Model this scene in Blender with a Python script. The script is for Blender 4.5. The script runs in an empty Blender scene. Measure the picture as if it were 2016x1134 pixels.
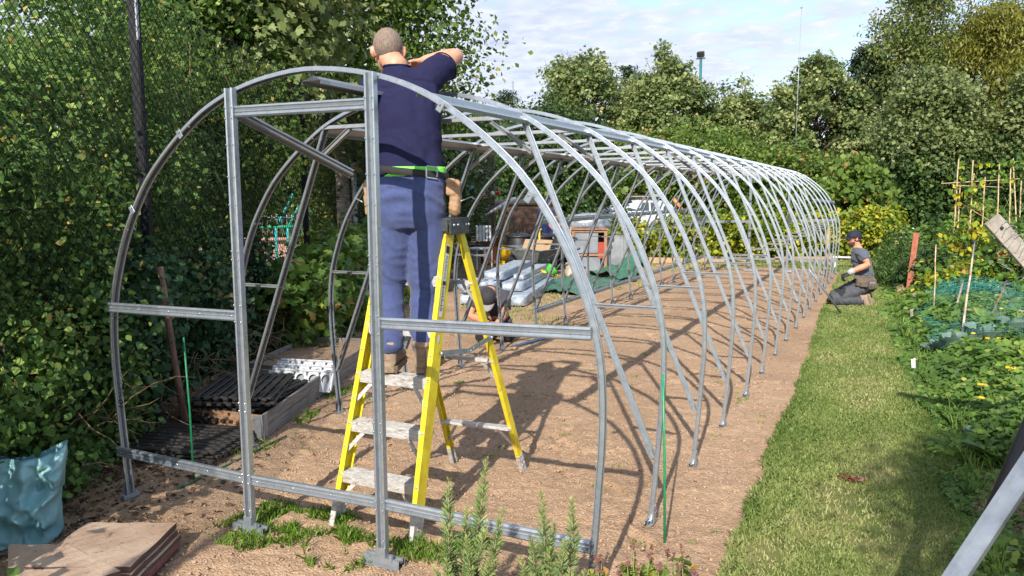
import bpy, bmesh, math, random
import numpy as np
from mathutils import Vector, Matrix
R = math.radians
rng = np.random.default_rng(7)
random.seed(7)
SC = bpy.context.scene
COL = SC.collection
# ------------------------------------------------------------------ camera
CAM_LOC = Vector((2.3856, -2.7997, 1.65))
YAW, PITCH, ROLL, FPX = -0.4549, 0.1168, -0.0061, 1530.5
cam_d = bpy.data.cameras.new('camera'); cam = bpy.data.objects.new('camera', cam_d); COL.objects.link(cam)
_f = Vector((math.sin(YAW)*math.cos(PITCH), math.cos(YAW)*math.cos(PITCH), -math.sin(PITCH)))
_r = Vector((math.cos(YAW), -math.sin(YAW), 0)); _u = _r.cross(_f)
_r2 = _r*math.cos(ROLL) + _u*math.sin(ROLL); _u2 = -_r*math.sin(ROLL) + _u*math.cos(ROLL)
cam.matrix_world = Matrix(((_r2.x, _u2.x, -_f.x, CAM_LOC.x), (_r2.y, _u2.y, -_f.y, CAM_LOC.y), (_r2.z, _u2.z, -_f.z, CAM_LOC.z), (0, 0, 0, 1)))
cam_d.sensor_width = 36.0; cam_d.lens = FPX/2016*36.0; cam_d.clip_end = 3000; cam_d.clip_start = 0.05
SC.camera = cam
# ------------------------------------------------------------------ sun, sky, exposure
SUN_EL, SUN_AZ = R(35), R(170)          # azimuth clockwise from +Y; the sun stands behind the camera
sun_dir = Vector((math.sin(SUN_AZ)*math.cos(SUN_EL), math.cos(SUN_AZ)*math.cos(SUN_EL), math.sin(SUN_EL)))
sl = bpy.data.lights.new('sun', 'SUN'); sl.energy = 4.2; sl.angle = R(0.53); sl.color = (1.0, 0.93, 0.82)
so = bpy.data.objects.new('sun', sl); COL.objects.link(so)
so.rotation_euler = sun_dir.to_track_quat('Z', 'Y').to_euler(); so.location = (5, -20, 30)
W = bpy.data.worlds.new('World'); SC.world = W; W.use_nodes = True
def sky_world():
    nt = W.node_tree; nt.nodes.clear(); N = nt.nodes.new; L = nt.links.new
    out = N('ShaderNodeOutputWorld'); sky = N('ShaderNodeTexSky'); sky.sky_type = 'NISHITA'; sky.sun_disc = False
    sky.sun_elevation = SUN_EL; sky.sun_rotation = SUN_AZ; sky.air_density = 1.0; sky.dust_density = 0.6; sky.ozone_density = 1.5
    bg = N('ShaderNodeBackground'); bg.inputs[1].default_value = 0.145; L(sky.outputs[0], bg.inputs[0])
    # a high layer of altocumulus, laid out on a plane above the place (by sky direction)
    tc = N('ShaderNodeTexCoord'); sep = N('ShaderNodeSeparateXYZ'); L(tc.outputs['Generated'], sep.inputs[0])
    def mth(op, a, b=None, c=None):
        m = N('ShaderNodeMath'); m.operation = op
        for i, v in enumerate((a, b, c)):
            if v is None: continue
            if isinstance(v, (int, float)): m.inputs[i].default_value = v
            else: L(v, m.inputs[i])
        return m.outputs[0]
    z = mth('MAXIMUM', sep.outputs[2], 0.0); zz = mth('ADD', z, 0.11)
    cx = mth('DIVIDE', sep.outputs[0], zz); cy = mth('DIVIDE', sep.outputs[1], zz)
    comb = N('ShaderNodeCombineXYZ'); L(cx, comb.inputs[0]); L(cy, comb.inputs[1])
    def noise(scale, det, rough, vec=comb.outputs[0], dist=0.0):
        n = N('ShaderNodeTexNoise'); n.inputs['Scale'].default_value = scale; n.inputs['Detail'].default_value = det
        n.inputs['Roughness'].default_value = rough; n.inputs['Distortion'].default_value = dist; L(vec, n.inputs['Vector']); return n.outputs[0]
    big = noise(0.75, 3, 0.5); puffs = noise(9.0, 4, 0.55, dist=0.3); mid = noise(3.0, 3, 0.5)
    # coverage falls off towards the right of the view (+X side of the sky) and near one low band
    side = N('ShaderNodeMapRange'); L(cx, side.inputs[0]); side.inputs[1].default_value = -1.6; side.inputs[2].default_value = 1.5; side.inputs[3].default_value = 0.46; side.inputs[4].default_value = -0.24
    cov = mth('ADD', mth('ADD', mth('MULTIPLY', mth('SUBTRACT', big, 0.5), 1.5), side.outputs[0]), mth('MULTIPLY', mth('SUBTRACT', puffs, 0.5), 1.3))
    cov = mth('ADD', cov, mth('MULTIPLY', mth('SUBTRACT', mid, 0.5), 0.7))
    ramp = N('ShaderNodeMapRange'); ramp.interpolation_type = 'SMOOTHSTEP'; L(cov, ramp.inputs[0]); ramp.inputs[1].default_value = -0.30; ramp.inputs[2].default_value = 0.34; ramp.inputs[3].default_value = 0.10; ramp.inputs[4].default_value = 0.93
    up = mth('GREATER_THAN', sep.outputs[2], 0.0)
    cr = N('ShaderNodeValToRGB'); L(puffs, cr.inputs[0]); cr.color_ramp.elements[0].position = 0.30; cr.color_ramp.elements[0].color = (0.45, 0.50, 0.635, 1)
    cr.color_ramp.elements[1].position = 0.68; cr.color_ramp.elements[1].color = (0.67, 0.695, 0.775, 1)
    cb = N('ShaderNodeBackground'); L(cr.outputs[0], cb.inputs[0]); cb.inputs[1].default_value = 0.84
    mx = N('ShaderNodeMixShader'); L(mth('MULTIPLY', ramp.outputs[0], up), mx.inputs[0]); L(bg.outputs[0], mx.inputs[1]); L(cb.outputs[0], mx.inputs[2])
    L(mx.outputs[0], out.inputs[0])
sky_world()
SC.view_settings.view_transform = 'Standard'; SC.view_settings.look = 'None'; SC.view_settings.gamma = 1.0
SC.view_settings.use_curve_mapping = False; SC.view_settings.exposure = 0.75
SC.cycles.max_bounces = 6; SC.cycles.transparent_max_bounces = 8; SC.cycles.diffuse_bounces = 3; SC.cycles.caustics_reflective = False; SC.cycles.caustics_refractive = False
SC.cycles.sample_clamp_indirect = 4.0
# ------------------------------------------------------------------ helpers
ORG = {}
def tag(o, label=None, cat=None, group=None, kind=None):
    if label: o['label'] = label
    if cat: o['category'] = cat
    if group: o['group'] = group
    if kind: o['kind'] = kind
    return o
def thing(name, label, cat, loc=(0, 0, 0), group=None):
    o = bpy.data.objects.new(name, None); COL.objects.link(o); o.location = loc; o.empty_display_size = 0.1
    ORG[o.name] = Vector(loc); return tag(o, label, cat, group)
def dup(root, loc=None, rotz=None, label=None, scale=None):
    r = root.copy(); COL.objects.link(r)
    if loc is not None: r.location = loc
    if rotz is not None: r.rotation_euler = (0, 0, rotz)
    if scale is not None: r.scale = (scale,)*3
    if label: r['label'] = label
    for ch in list(root.children):
        c = ch.copy(); COL.objects.link(c); c.parent = r
        for g in list(ch.children):
            d = g.copy(); COL.objects.link(d); d.parent = c
    return r
def link_mesh(name, me, parent=None):
    o = bpy.data.objects.new(name, me); COL.objects.link(o)
    if parent is not None:
        o.parent = parent; ORG[o.name] = ORG[parent.name]
    else: ORG[o.name] = Vector((0, 0, 0))
    return o
def frame(d, up=(0, 0, 1)):
    d = Vector(d).normalized(); up = Vector(up)
    if abs(d.dot(up.normalized())) > 0.985: up = Vector((1, 0, 0)) if abs(d.x) < 0.9 else Vector((0, 1, 0))
    s = d.cross(up).normalized(); t = s.cross(d).normalized()
    return s, t, d
class MB:
    def __init__(self): self.v = []; self.f = []; self.m = []; self.sm = []
    def add(self, vs, fs, mat=0, smooth=False):
        b = len(self.v); self.v.extend([tuple(x) for x in vs]); self.f.extend([tuple(i+b for i in f) for f in fs])
        self.m.extend([mat]*len(fs)); self.sm.extend([smooth]*len(fs)); return self
    def box(self, c, s, rot=None, mat=0, bev=0.0, taper=1.0):
        hx, hy, hz = s[0]/2, s[1]/2, s[2]/2
        M = rot if rot is not None else Matrix.Identity(3); c = Vector(c)
        if bev <= 0:
            vs = [M @ Vector((x*hx*(taper if z > 0 else 1), y*hy*(taper if z > 0 else 1), z*hz)) + c for z in (-1, 1) for x, y in ((-1, -1), (1, -1), (1, 1), (-1, 1))]
            return self.add(vs, [(3, 2, 1, 0), (4, 5, 6, 7), (0, 1, 5, 4), (1, 2, 6, 5), (2, 3, 7, 6), (3, 0, 4, 7)], mat)
        b = min(bev, hx*.9, hy*.9, hz*.9); rings = []
        for z, k in ((-hz, b), (-hz+b, 0), (hz-b, 0), (hz, b)):
            tp = taper if z > 0 else 1; X, Y = (hx-k)*tp, (hy-k)*tp; q = b*.6 if k == 0 else b*.3
            rings.append([(X-q, -Y, z), (X, -Y+q, z), (X, Y-q, z), (X-q, Y, z), (-X+q, Y, z), (-X, Y-q, z), (-X, -Y+q, z), (-X+q, -Y, z)])
        vs = [M @ Vector(p) + c for r in rings for p in r]; fs = [tuple(range(7, -1, -1)), tuple(range(24, 32))]
        for j in range(3):
            for i in range(8): fs.append((j*8+i, j*8+(i+1) % 8, j*8+8+(i+1) % 8, j*8+8+i))
        return self.add(vs, fs, mat)
    def beam(self, a, b, w, h, up=(0, 0, 1), mat=0, bev=0.0):
        a = Vector(a); b = Vector(b); s, t, d = frame(b-a, up)
        return self.box((a+b)/2, (w, h, (b-a).length), Matrix((s, t, d)).transposed(), mat, bev)
    def loft(self, rings, mat=0, caps=True, smooth=True):
        n = len(rings[0]); vs = [p for r in rings for p in r]; fs = []
        for j in range(len(rings)-1):
            for i in range(n): fs.append((j*n+i, j*n+(i+1) % n, (j+1)*n+(i+1) % n, (j+1)*n+i))
        if caps: fs.append(tuple(range(n-1, -1, -1))); fs.append(tuple(range((len(rings)-1)*n, len(rings)*n)))
        return self.add(vs, fs, mat, smooth)
    def tube(self, pts, r, n=8, mat=0, caps=True, flat=1.0, up=(0, 0, 1)):
        pts = [Vector(p) for p in pts]; k = len(pts); rr = list(r) if isinstance(r, (list, tuple)) else [r]*k; rings = []
        for i, p in enumerate(pts):
            d = pts[min(i+1, k-1)] - pts[max(i-1, 0)]
            if d.length < 1e-9: d = Vector((0, 0, 1))
            s, t, _ = frame(d, up)
            q = rr[i] if isinstance(rr[i], tuple) else (rr[i], rr[i]*flat)
            rings.append([p + s*(math.cos(a)*q[0]) + t*(math.sin(a)*q[1]) for a in [2*math.pi*j/n for j in range(n)]])
        return self.loft(rings, mat, caps)
    def lathe(self, prof, c=(0, 0, 0), n=24, mat=0, M=None, caps=True):
        c = Vector(c); M = M or Matrix.Identity(3)
        rings = [[M @ Vector((math.cos(a)*r, math.sin(a)*r, z)) + c for a in [2*math.pi*j/n for j in range(n)]] for r, z in prof]
        return self.loft(rings, mat, caps)
    def ball(self, c, r, n=10, mat=0, M=None):
        rx, ry, rz = r if isinstance(r, (tuple, list)) else (r, r, r); M = M or Matrix.Identity(3); c = Vector(c)
        k = max(4, n//2); rings = []
        for j in range(k+1):
            th = math.pi*(0.04+0.92*j/k); rings.append([M @ Vector((rx*math.sin(th)*math.cos(a), ry*math.sin(th)*math.sin(a), -rz*math.cos(th))) + c for a in [2*math.pi*i/n for i in range(n)]])
        return self.loft(rings, mat)
    def sheet(self, grid, mat=0, smooth=True, thick=0.0):
        nu, nv = len(grid), len(grid[0]); vs = [Vector(p) for row in grid for p in row]
        fs = [(i*nv+j, i*nv+j+1, (i+1)*nv+j+1, (i+1)*nv+j) for i in range(nu-1) for j in range(nv-1)]
        if thick > 0:
            nrm = [Vector((0, 0, 0)) for _ in vs]
            for f in fs:
                n_ = (vs[f[1]]-vs[f[0]]).cross(vs[f[3]]-vs[f[0]])
                for i in f: nrm[i] += n_
            b = len(vs); back = [v - n.normalized()*thick if n.length > 0 else v for v, n in zip(vs, nrm)]
            fs2 = [tuple(reversed([i+b for i in f])) for f in fs]
            bd = [i*nv for i in range(nu)] + [(nu-1)*nv+j for j in range(1, nv)] + [i*nv+nv-1 for i in range(nu-2, -1, -1)] + [j for j in range(nv-2, 0, -1)]
            for i in range(len(bd)):
                p, q = bd[i], bd[(i+1) % len(bd)]; fs2.append((p, q, q+b, p+b))
            vs = vs + back; fs = fs + fs2
        return self.add(vs, fs, mat, smooth)
    def mesh(self, name, mats, org=Vector((0, 0, 0))):
        me = bpy.data.meshes.new(name); ox, oy, oz = org
        me.from_pydata([(x-ox, y-oy, z-oz) for x, y, z in self.v], [], self.f)
        for m in (mats if isinstance(mats, (list, tuple)) else [mats]): me.materials.append(m)
        me.polygons.foreach_set('material_index', self.m); me.polygons.foreach_set('use_smooth', self.sm); me.update(); return me
    def build(self, name, mats, parent=None):
        return link_mesh(name, self.mesh(name, mats, ORG[parent.name] if parent is not None else Vector((0, 0, 0))), parent)
def npmesh(name, V, F, mat, parent=None, rnd=None, smooth=False, org=None):
    """fast mesh from numpy: V (n,3), F (m,k) of one arity; rnd = one number per face (leaf colour)"""
    me = bpy.data.meshes.new(name); F = np.asarray(F, np.int32); m, k = F.shape
    o_ = np.array(ORG[parent.name]) if parent is not None else np.zeros(3)
    if org is not None: o_ = np.array(org)
    me.vertices.add(len(V)); me.vertices.foreach_set('co', (np.asarray(V, np.float64)-o_).astype(np.float32).ravel())
    me.loops.add(m*k); me.loops.foreach_set('vertex_index', F.ravel())
    me.polygons.add(m); me.polygons.foreach_set('loop_start', np.arange(0, m*k, k, dtype=np.int32))
    me.polygons.foreach_set('loop_total', np.full(m, k, np.int32))
    if smooth: me.polygons.foreach_set('use_smooth', np.ones(m, bool))
    for q in (mat if isinstance(mat, (list, tuple)) else [mat]): me.materials.append(q)
    me.update(calc_edges=True)
    if rnd is not None:
        at = me.attributes.new('rnd', 'FLOAT', 'FACE'); at.data.foreach_set('value', np.asarray(rnd, np.float32))
    if org is not None:
        o = bpy.data.objects.new(name, me); COL.objects.link(o); return o
    return link_mesh(name, me, parent)
# numpy value noise
_LAT = np.random.default_rng(11).random((256, 256))
def vnoise(x, y):
    xi = np.floor(x).astype(int); yi = np.floor(y).astype(int); fx = x-xi; fy = y-yi
    fx = fx*fx*(3-2*fx); fy = fy*fy*(3-2*fy); a = xi % 256; b = (xi+1) % 256; c = yi % 256; d = (yi+1) % 256
    return (_LAT[a, c]*(1-fx)+_LAT[b, c]*fx)*(1-fy) + (_LAT[a, d]*(1-fx)+_LAT[b, d]*fx)*fy
def fbm(x, y, o=4, g=0.5):
    s = 0; a = 1; t = 0
    for i in range(o): s = s + a*vnoise(x*2**i+17.3*i, y*2**i+9.1*i); t += a; a *= g
    return s/t
# ------------------------------------------------------------------ materials
MATS = {}
def nmat(name):
    m = bpy.data.materials.new(name); m.use_nodes = True; nt = m.node_tree
    return m, nt, nt.nodes['Principled BSDF'], nt.nodes.new, nt.links.new
def rgba(c): return (c[0], c[1], c[2], 1)
def pmat(name, c1, c2=None, rough=0.6, metal=0.0, scale=20, detail=6, bump=0.0, bscale=None, ramp=(0.35, 0.65), spec=0.5, sheen=0.0, stretch=None, coat=0.0, trans=0.0, rough2=None, dirt=None):
    """base colour broken up by object-space noise, optional bump"""
    m, nt, b, N, L = nmat(name); tc = N('ShaderNodeTexCoord'); vec = tc.outputs['Object']
    if stretch:
        mp = N('ShaderNodeMapping'); mp.inputs['Scale'].default_value = stretch; L(vec, mp.inputs[0]); vec = mp.outputs[0]
    n = N('ShaderNodeTexNoise'); n.inputs['Scale'].default_value = scale; n.inputs['Detail'].default_value = detail; n.inputs['Roughness'].default_value = 0.6; L(vec, n.inputs['Vector'])
    if c2 is not None:
        r = N('ShaderNodeValToRGB'); r.color_ramp.elements[0].position = ramp[0]; r.color_ramp.elements[1].position = ramp[1]
        r.color_ramp.elements[0].color = rgba(c1); r.color_ramp.elements[1].color = rgba(c2); L(n.outputs[0], r.inputs[0]); L(r.outputs[0], b.inputs['Base Color'])
    else: b.inputs['Base Color'].default_value = rgba(c1)
    if dirt:   # scuffs and mud with a shape of their own: (scale, threshold, colour)
        nd = N('ShaderNodeTexNoise'); nd.inputs['Scale'].default_value = dirt[0]; nd.inputs['Detail'].default_value = 9; nd.inputs['Roughness'].default_value = 0.72; nd.inputs['Distortion'].default_value = 0.6; L(vec, nd.inputs['Vector'])
        rd = N('ShaderNodeValToRGB'); rd.color_ramp.elements[0].position = dirt[1]; rd.color_ramp.elements[1].position = dirt[1]+.07; L(nd.outputs[0], rd.inputs[0]); md = N('ShaderNodeMix'); md.data_type = 'RGBA'; L(rd.outputs[0], md.inputs[0])
        src = b.inputs['Base Color'].links[0].from_socket if b.inputs['Base Color'].links else None
        if src: L(src, md.inputs[6])
        else: md.inputs[6].default_value = rgba(c1)
        md.inputs[7].default_value = rgba(dirt[2]); L(md.outputs[2], b.inputs['Base Color'])
    b.inputs['Roughness'].default_value = rough; b.inputs['Metallic'].default_value = metal; b.inputs['Specular IOR Level'].default_value = spec
    if rough2 is not None:
        mr = N('ShaderNodeMapRange'); L(n.outputs[0], mr.inputs[0]); mr.inputs[1].default_value = .3; mr.inputs[2].default_value = .7; mr.inputs[3].default_value = rough; mr.inputs[4].default_value = rough2; L(mr.outputs[0], b.inputs['Roughness'])
    if coat: b.inputs['Coat Weight'].default_value = coat
    if sheen: b.inputs['Sheen Weight'].default_value = sheen
    if bump:
        n2 = N('ShaderNodeTexNoise'); n2.inputs['Scale'].default_value = bscale or scale*3; n2.inputs['Detail'].default_value = 8; L(vec, n2.inputs['Vector'])
        bp = N('ShaderNodeBump'); bp.inputs['Strength'].default_value = min(1, bump); bp.inputs['Distance'].default_value = 0.01*max(1, bump); L(n2.outputs[0], bp.inputs['Height']); L(bp.outputs[0], b.inputs['Normal'])
    MATS[name] = m; return m
def leafmat(name, cols, transl=0.35, rough=0.5, spec=0.35):
    """leaf colour picked per leaf by the 'rnd' attribute"""
    m, nt, b, N, L = nmat(name); a = N('ShaderNodeAttribute'); a.attribute_name = 'rnd'
    r = N('ShaderNodeValToRGB'); e = r.color_ramp.elements
    while len(e) < len(cols): e.new(0.5)
    for i, (p, c) in enumerate(cols): e[i].position = p; e[i].color = rgba(c)
    L(a.outputs['Fac'], r.inputs[0]); L(r.outputs[0], b.inputs['Base Color']); b.inputs['Roughness'].default_value = rough; b.inputs['Specular IOR Level'].default_value = spec
    if transl > 0:
        t = N('ShaderNodeBsdfTranslucent'); hs = N('ShaderNodeHueSaturation'); hs.inputs['Value'].default_value = 1.3; hs.inputs['Hue'].default_value = 0.49; L(r.outputs[0], hs.inputs['Color']); L(hs.outputs[0], t.inputs[0])
        mx = N('ShaderNodeMixShader'); mx.inputs[0].default_value = transl; L(b.outputs[0], mx.inputs[1]); L(t.outputs[0], mx.inputs[2]); L(mx.outputs[0], nt.nodes['Material Output'].inputs[0])
    MATS[name] = m; return m
# galvanised steel
M_GALV = pmat('galvanised_steel', (0.315, 0.35, 0.395), (0.37, 0.41, 0.46), rough=0.26, rough2=0.33, metal=0.60, scale=30, detail=3)
M_GALV_DULL = pmat('weathered_galvanised_steel', (0.29, 0.305, 0.325), (0.35, 0.365, 0.385), rough=0.34, rough2=0.42, metal=0.45, scale=25, detail=4)
M_ALU = pmat('scuffed_aluminium', (0.46, 0.44, 0.42), (0.66, 0.65, 0.64), rough=0.42, rough2=0.6, metal=0.4, scale=30, detail=5, bump=0.1, bscale=80, stretch=(1, 3, 3), dirt=(14, .56, (.26, .17, .11)))
M_INK = pmat('ink', (0.02, 0.02, 0.02), rough=0.7)
M_YELLOW = pmat('yellow_fibreglass', (0.60, 0.45, 0.02), (0.80, 0.65, 0.03), rough=0.42, scale=9, bump=0.05, bscale=90, dirt=(26, .60, (.20, .15, .07)))
M_BLACKPL = pmat('black_plastic', (0.012, 0.012, 0.014), (0.03, 0.03, 0.032), rough=0.45, scale=20, bump=0.1)
M_DKPLATE = pmat('charcoal_ladder_cap', (0.03, 0.034, 0.04), (0.06, 0.065, 0.075), rough=0.5, scale=40)
M_WHITE = pmat('white_plastic', (0.60, 0.63, 0.67), (0.70, 0.72, 0.75), rough=0.4, scale=8)
M_WOOD = pmat('pale_softwood', (0.30, 0.19, 0.10), (0.46, 0.32, 0.19), rough=0.75, scale=6, stretch=(2, 2, 14), bump=0.2)
M_GREYWOOD = pmat('grey_weathered_wood', (0.22, 0.19, 0.16), (0.40, 0.36, 0.31), rough=0.85, scale=5, stretch=(3, 3, 3), bump=0.3)
M_CANE = pmat('bamboo_cane', (0.38, 0.27, 0.13), (0.56, 0.44, 0.26), rough=0.55, scale=9)
M_GREENCANE = pmat('green_plastic_cane', (0.01, 0.20, 0.08), (0.015, 0.28, 0.11), rough=0.4, scale=30)
M_TERRA = pmat('terracotta', (0.42, 0.13, 0.05), (0.52, 0.19, 0.08), rough=0.8, scale=20)
M_BARK = pmat('bark', (0.05, 0.04, 0.03), (0.14, 0.11, 0.085), rough=0.9, scale=9, stretch=(3, 3, 1), bump=0.6)
M_BIRCH = pmat('pale_bark', (0.20, 0.16, 0.12), (0.50, 0.45, 0.40), rough=0.85, scale=6, stretch=(1, 1, 5), bump=0.4)
M_STEM = pmat('green_stem', (0.10, 0.16, 0.04), (0.20, 0.24, 0.08), rough=0.7, scale=15)
M_TWIG = pmat('brown_twig', (0.09, 0.055, 0.03), (0.22, 0.15, 0.09), rough=0.9, scale=20)
# ------------------------------------------------------------------ ground
def soil_mat():
    m, nt, b, N, L = nmat('dry_sandy_soil'); tc = N('ShaderNodeTexCoord')
    n1 = N('ShaderNodeTexNoise'); n1.inputs['Scale'].default_value = 1.1; n1.inputs['Detail'].default_value = 6; L(tc.outputs['Object'], n1.inputs['Vector'])
    n2 = N('ShaderNodeTexNoise'); n2.inputs['Scale'].default_value = 38; n2.inputs['Detail'].default_value = 8; n2.inputs['Roughness'].default_value = 0.7; L(tc.outputs['Object'], n2.inputs['Vector'])
    r1 = N('ShaderNodeValToRGB'); e = r1.color_ramp.elements; e[0].position = 0.30; e[0].color = (0.385, 0.262, 0.172, 1); e[1].position = 0.62; e[1].color = (0.495, 0.345, 0.232, 1); L(n1.outputs[0], r1.inputs[0])
    r2 = N('ShaderNodeValToRGB'); e = r2.color_ramp.elements; e[0].position = 0.25; e[0].color = (0.62, 0.56, 0.5, 1); e[1].position = 0.70; e[1].color = (1.12, 1.12, 1.12, 1); L(n2.outputs[0], r2.inputs[0])
    mx = N('ShaderNodeMix'); mx.data_type = 'RGBA'; mx.blend_type = 'MULTIPLY'; mx.inputs[0].default_value = 1; L(r1.outputs[0], mx.inputs[6]); L(r2.outputs[0], mx.inputs[7])
    L(mx.outputs[2], b.inputs['Base Color']); b.inputs['Roughness'].default_value = 0.95; b.inputs['Specular IOR Level'].default_value = 0.15
    n3 = N('ShaderNodeTexNoise'); n3.inputs['Scale'].default_value = 90; n3.inputs['Detail'].default_value = 8; L(tc.outputs['Object'], n3.inputs['Vector'])
    bp = N('ShaderNodeBump'); bp.inputs['Strength'].default_value = 0.9; bp.inputs['Distance'].default_value = 0.02; L(n3.outputs[0], bp.inputs['Height']); L(bp.outputs[0], b.inputs['Normal']); return m
M_SOIL = soil_mat()
M_CLOD = pmat('soil_crumb', (0.28, 0.18, 0.115), (0.47, 0.33, 0.23), rough=0.95, scale=25, bump=0.3, spec=0.1)
M_STONE = pmat('pebble', (0.26, 0.20, 0.16), (0.42, 0.35, 0.29), rough=0.85, scale=12, bump=0.2)
M_LAWN = pmat('worn_turf', (0.105, 0.135, 0.035), (0.24, 0.205, 0.09), rough=0.95, scale=2.3, detail=9, bump=0.7, bscale=70, ramp=(0.38, 0.72), spec=0.1)
M_VEG = pmat('planted_earth', (0.045, 0.045, 0.02), (0.13, 0.10, 0.055), rough=0.95, scale=4, detail=8, bump=0.6, spec=0.1)
M_FIELD = pmat('rough_ground', (0.07, 0.09, 0.03), (0.18, 0.15, 0.08), rough=0.95, scale=0.5, detail=8, spec=0.1)
def grid(us, vs, zf):
    U, V = np.meshgrid(us, vs); Z = zf(U, V); nu, nv = len(us), len(vs)
    P = np.stack([U, V, Z], -1).reshape(-1, 3); i = np.arange(nv-1)[:, None]*nu + np.arange(nu-1)[None, :]
    return P, np.stack([i, i+1, i+nu+1, i+nu], -1).reshape(-1, 4)
def soil_z(U, V):
    d = np.sqrt((U-2.4)**2+(V+2.8)**2); k = np.clip(1.15-d/16, .25, 1)
    z = 0.030*(fbm(U*2.1, V*2.1, 3)-.5) + 0.030*k*(fbm(U*9, V*9, 4, .55)-.5)
    rid = 1-np.abs(2*fbm(U*17+5, V*17, 3)-1); z = z + 0.020*k*(rid-.72)
    return z - 0.002
_fr = np.random.default_rng(5)
FEET = [(_fr.uniform(-1.25, 1.6), _fr.uniform(-.6, 9), _fr.uniform(0, 6.28), _fr.uniform(.008, .018)) for _ in range(150)]
def prints(P):
    # boot prints and kicked-up rims pressed into the loose soil
    for x, y, a, dp in FEET:
        k = np.where((np.abs(P[:, 0]-x) < .3) & (np.abs(P[:, 1]-y) < .3))[0]
        if len(k) == 0: continue
        dx, dy = P[k, 0]-x, P[k, 1]-y; s = (dx*np.cos(a)+dy*np.sin(a))/.13; t = (-dx*np.sin(a)+dy*np.cos(a))/.05; r = np.sqrt(s*s+t*t); P[k, 2] += dp*(-np.exp(-r**6)+.55*np.exp(-((r-1.25)/.22)**2))
def soil():
    us = np.arange(-4.6, 2.3, 0.017); vs = [-2.2]
    while vs[-1] < 16.6: vs.append(vs[-1] + max(0.014, 0.0042*(vs[-1]+2.8)))
    P, F = grid(us, np.array(vs), soil_z); prints(P); tag(npmesh('soil_bed', P, F, M_SOIL, smooth=True), kind='structure')
soil()
g = MB(); g.add([(-900, -300, -.075), (900, -300, -.075), (900, 1500, -.075), (-900, 1500, -.075)], [(0, 1, 2, 3)]); tag(g.build('ground', M_FIELD), kind='structure')
LE = np.array([(-3, 1.86), (.5, 1.79), (1.9, 1.752), (3.5, 1.745), (6.25, 1.655), (9.17, 1.55), (12, 1.50), (15.2, 1.46), (15.8, 0.6), (16.3, -3.5), (90, -3.5)])
RE = np.array([(-3, 2.95), (1, 2.87), (2.1, 2.83), (4, 2.72), (6, 2.62), (9, 2.48), (12, 2.5), (16, 2.6), (21, 3.4), (30, 6.5), (90, 14)])
def edgeL(v): return np.interp(v, LE[:, 0], LE[:, 1]) + 0.05*(fbm(v*1.7, v*0+3, 3)-.5) + 0.05*(fbm(v*9, v*0+8, 2)-.5)
def edgeR(v): return np.interp(v, RE[:, 0], RE[:, 1]) + 0.25*(fbm(v*1.2, v*0+30, 3)-.5)
def lawn_z(U, V): return 0.018 + 0.025*(fbm(U*1.5+40, V*1.5, 3)-.5)
def lawn():
    vs = [-2.6]
    while vs[-1] < 62: vs.append(vs[-1]+max(0.03, 0.012*(vs[-1]+2.8)))
    vs = np.array(vs); t = np.concatenate([[0, .012], np.linspace(.03, 1, 40)]); l = edgeL(vs)[:, None]; r = edgeR(vs)[:, None]+.15
    U = l + (r-l)*t[None, :]; V = np.repeat(vs[:, None], len(t), 1); Z = lawn_z(U, V); Z[:, 0] = -.03
    nu = len(t); i = np.arange(len(vs)-1)[:, None]*nu + np.arange(nu-1)[None, :]
    tag(npmesh('grass_path', np.stack([U, V, Z], -1).reshape(-1, 3), np.stack([i, i+1, i+nu+1, i+nu], -1).reshape(-1, 4), M_LAWN, smooth=True), kind='structure')
lawn()
def veg_z(U, V): return 0.0 + 0.06*(fbm(U*1.3+70, V*1.3, 3)-.45)
P_, F_ = grid(np.arange(2.4, 12, .08), np.arange(-2.5, 20, .1), veg_z); tag(npmesh('vegetable_bed', P_, F_, M_VEG, smooth=True), kind='structure')
P_, F_ = grid(np.arange(-16, -3.9, .12), np.arange(-2, 30, .15), lambda U, V: -.03+.05*(fbm(U, V, 3)-.5)); tag(npmesh('rough_earth', P_, F_, pmat('trodden_earth', (0.14, 0.10, 0.06), (0.30, 0.22, 0.14), rough=.95, scale=2, detail=9, bump=.6, spec=.1), smooth=True), kind='structure')
# ---- grass blades, crumbs, pebbles: nobody could count them
M_GRASS = leafmat('mown_grass', [(0, (0.117, 0.188, 0.039)), (.45, (0.233, 0.298, 0.085)), (.75, (0.363, 0.370, 0.150)), (1, (0.597, 0.493, 0.298))], transl=.3, rough=.5)
M_GRASS2 = leafmat('lush_grass', [(0, (0.07, 0.15, 0.015)), (.5, (0.14, 0.26, 0.03)), (.85, (0.22, 0.34, 0.05)), (1, (0.36, 0.33, 0.12))], transl=.35, rough=.45)
def blades(name, P, h, w, mat, rnd=None, lean=.6, curl=True):
    n = len(P); a = rng.uniform(0, 2*np.pi, n); s = np.stack([np.cos(a), np.sin(a), 0*a], -1); b = rng.uniform(0, 2*np.pi, n)
    ln = rng.uniform(.1, 1, n)*lean; d = np.stack([np.cos(b)*ln, np.sin(b)*ln, np.sqrt(np.maximum(.05, 1-ln**2))], -1)
    hw = (s*(w/2)[:, None]); mid = P + d*(h*.55)[:, None]; d2 = d.copy(); d2[:, 2] *= .35; tip = mid + d2*(h*.55)[:, None]
    V = np.stack([P-hw, P+hw, mid+hw*.75, tip, mid-hw*.75], 1).reshape(-1, 3)
    F = np.arange(n)[:, None]*5 + np.arange(5)[None, :]
    return tag(npmesh(name, V, F, mat, rnd=rng.random(n) if rnd is None else rnd), kind='stuff')
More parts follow.
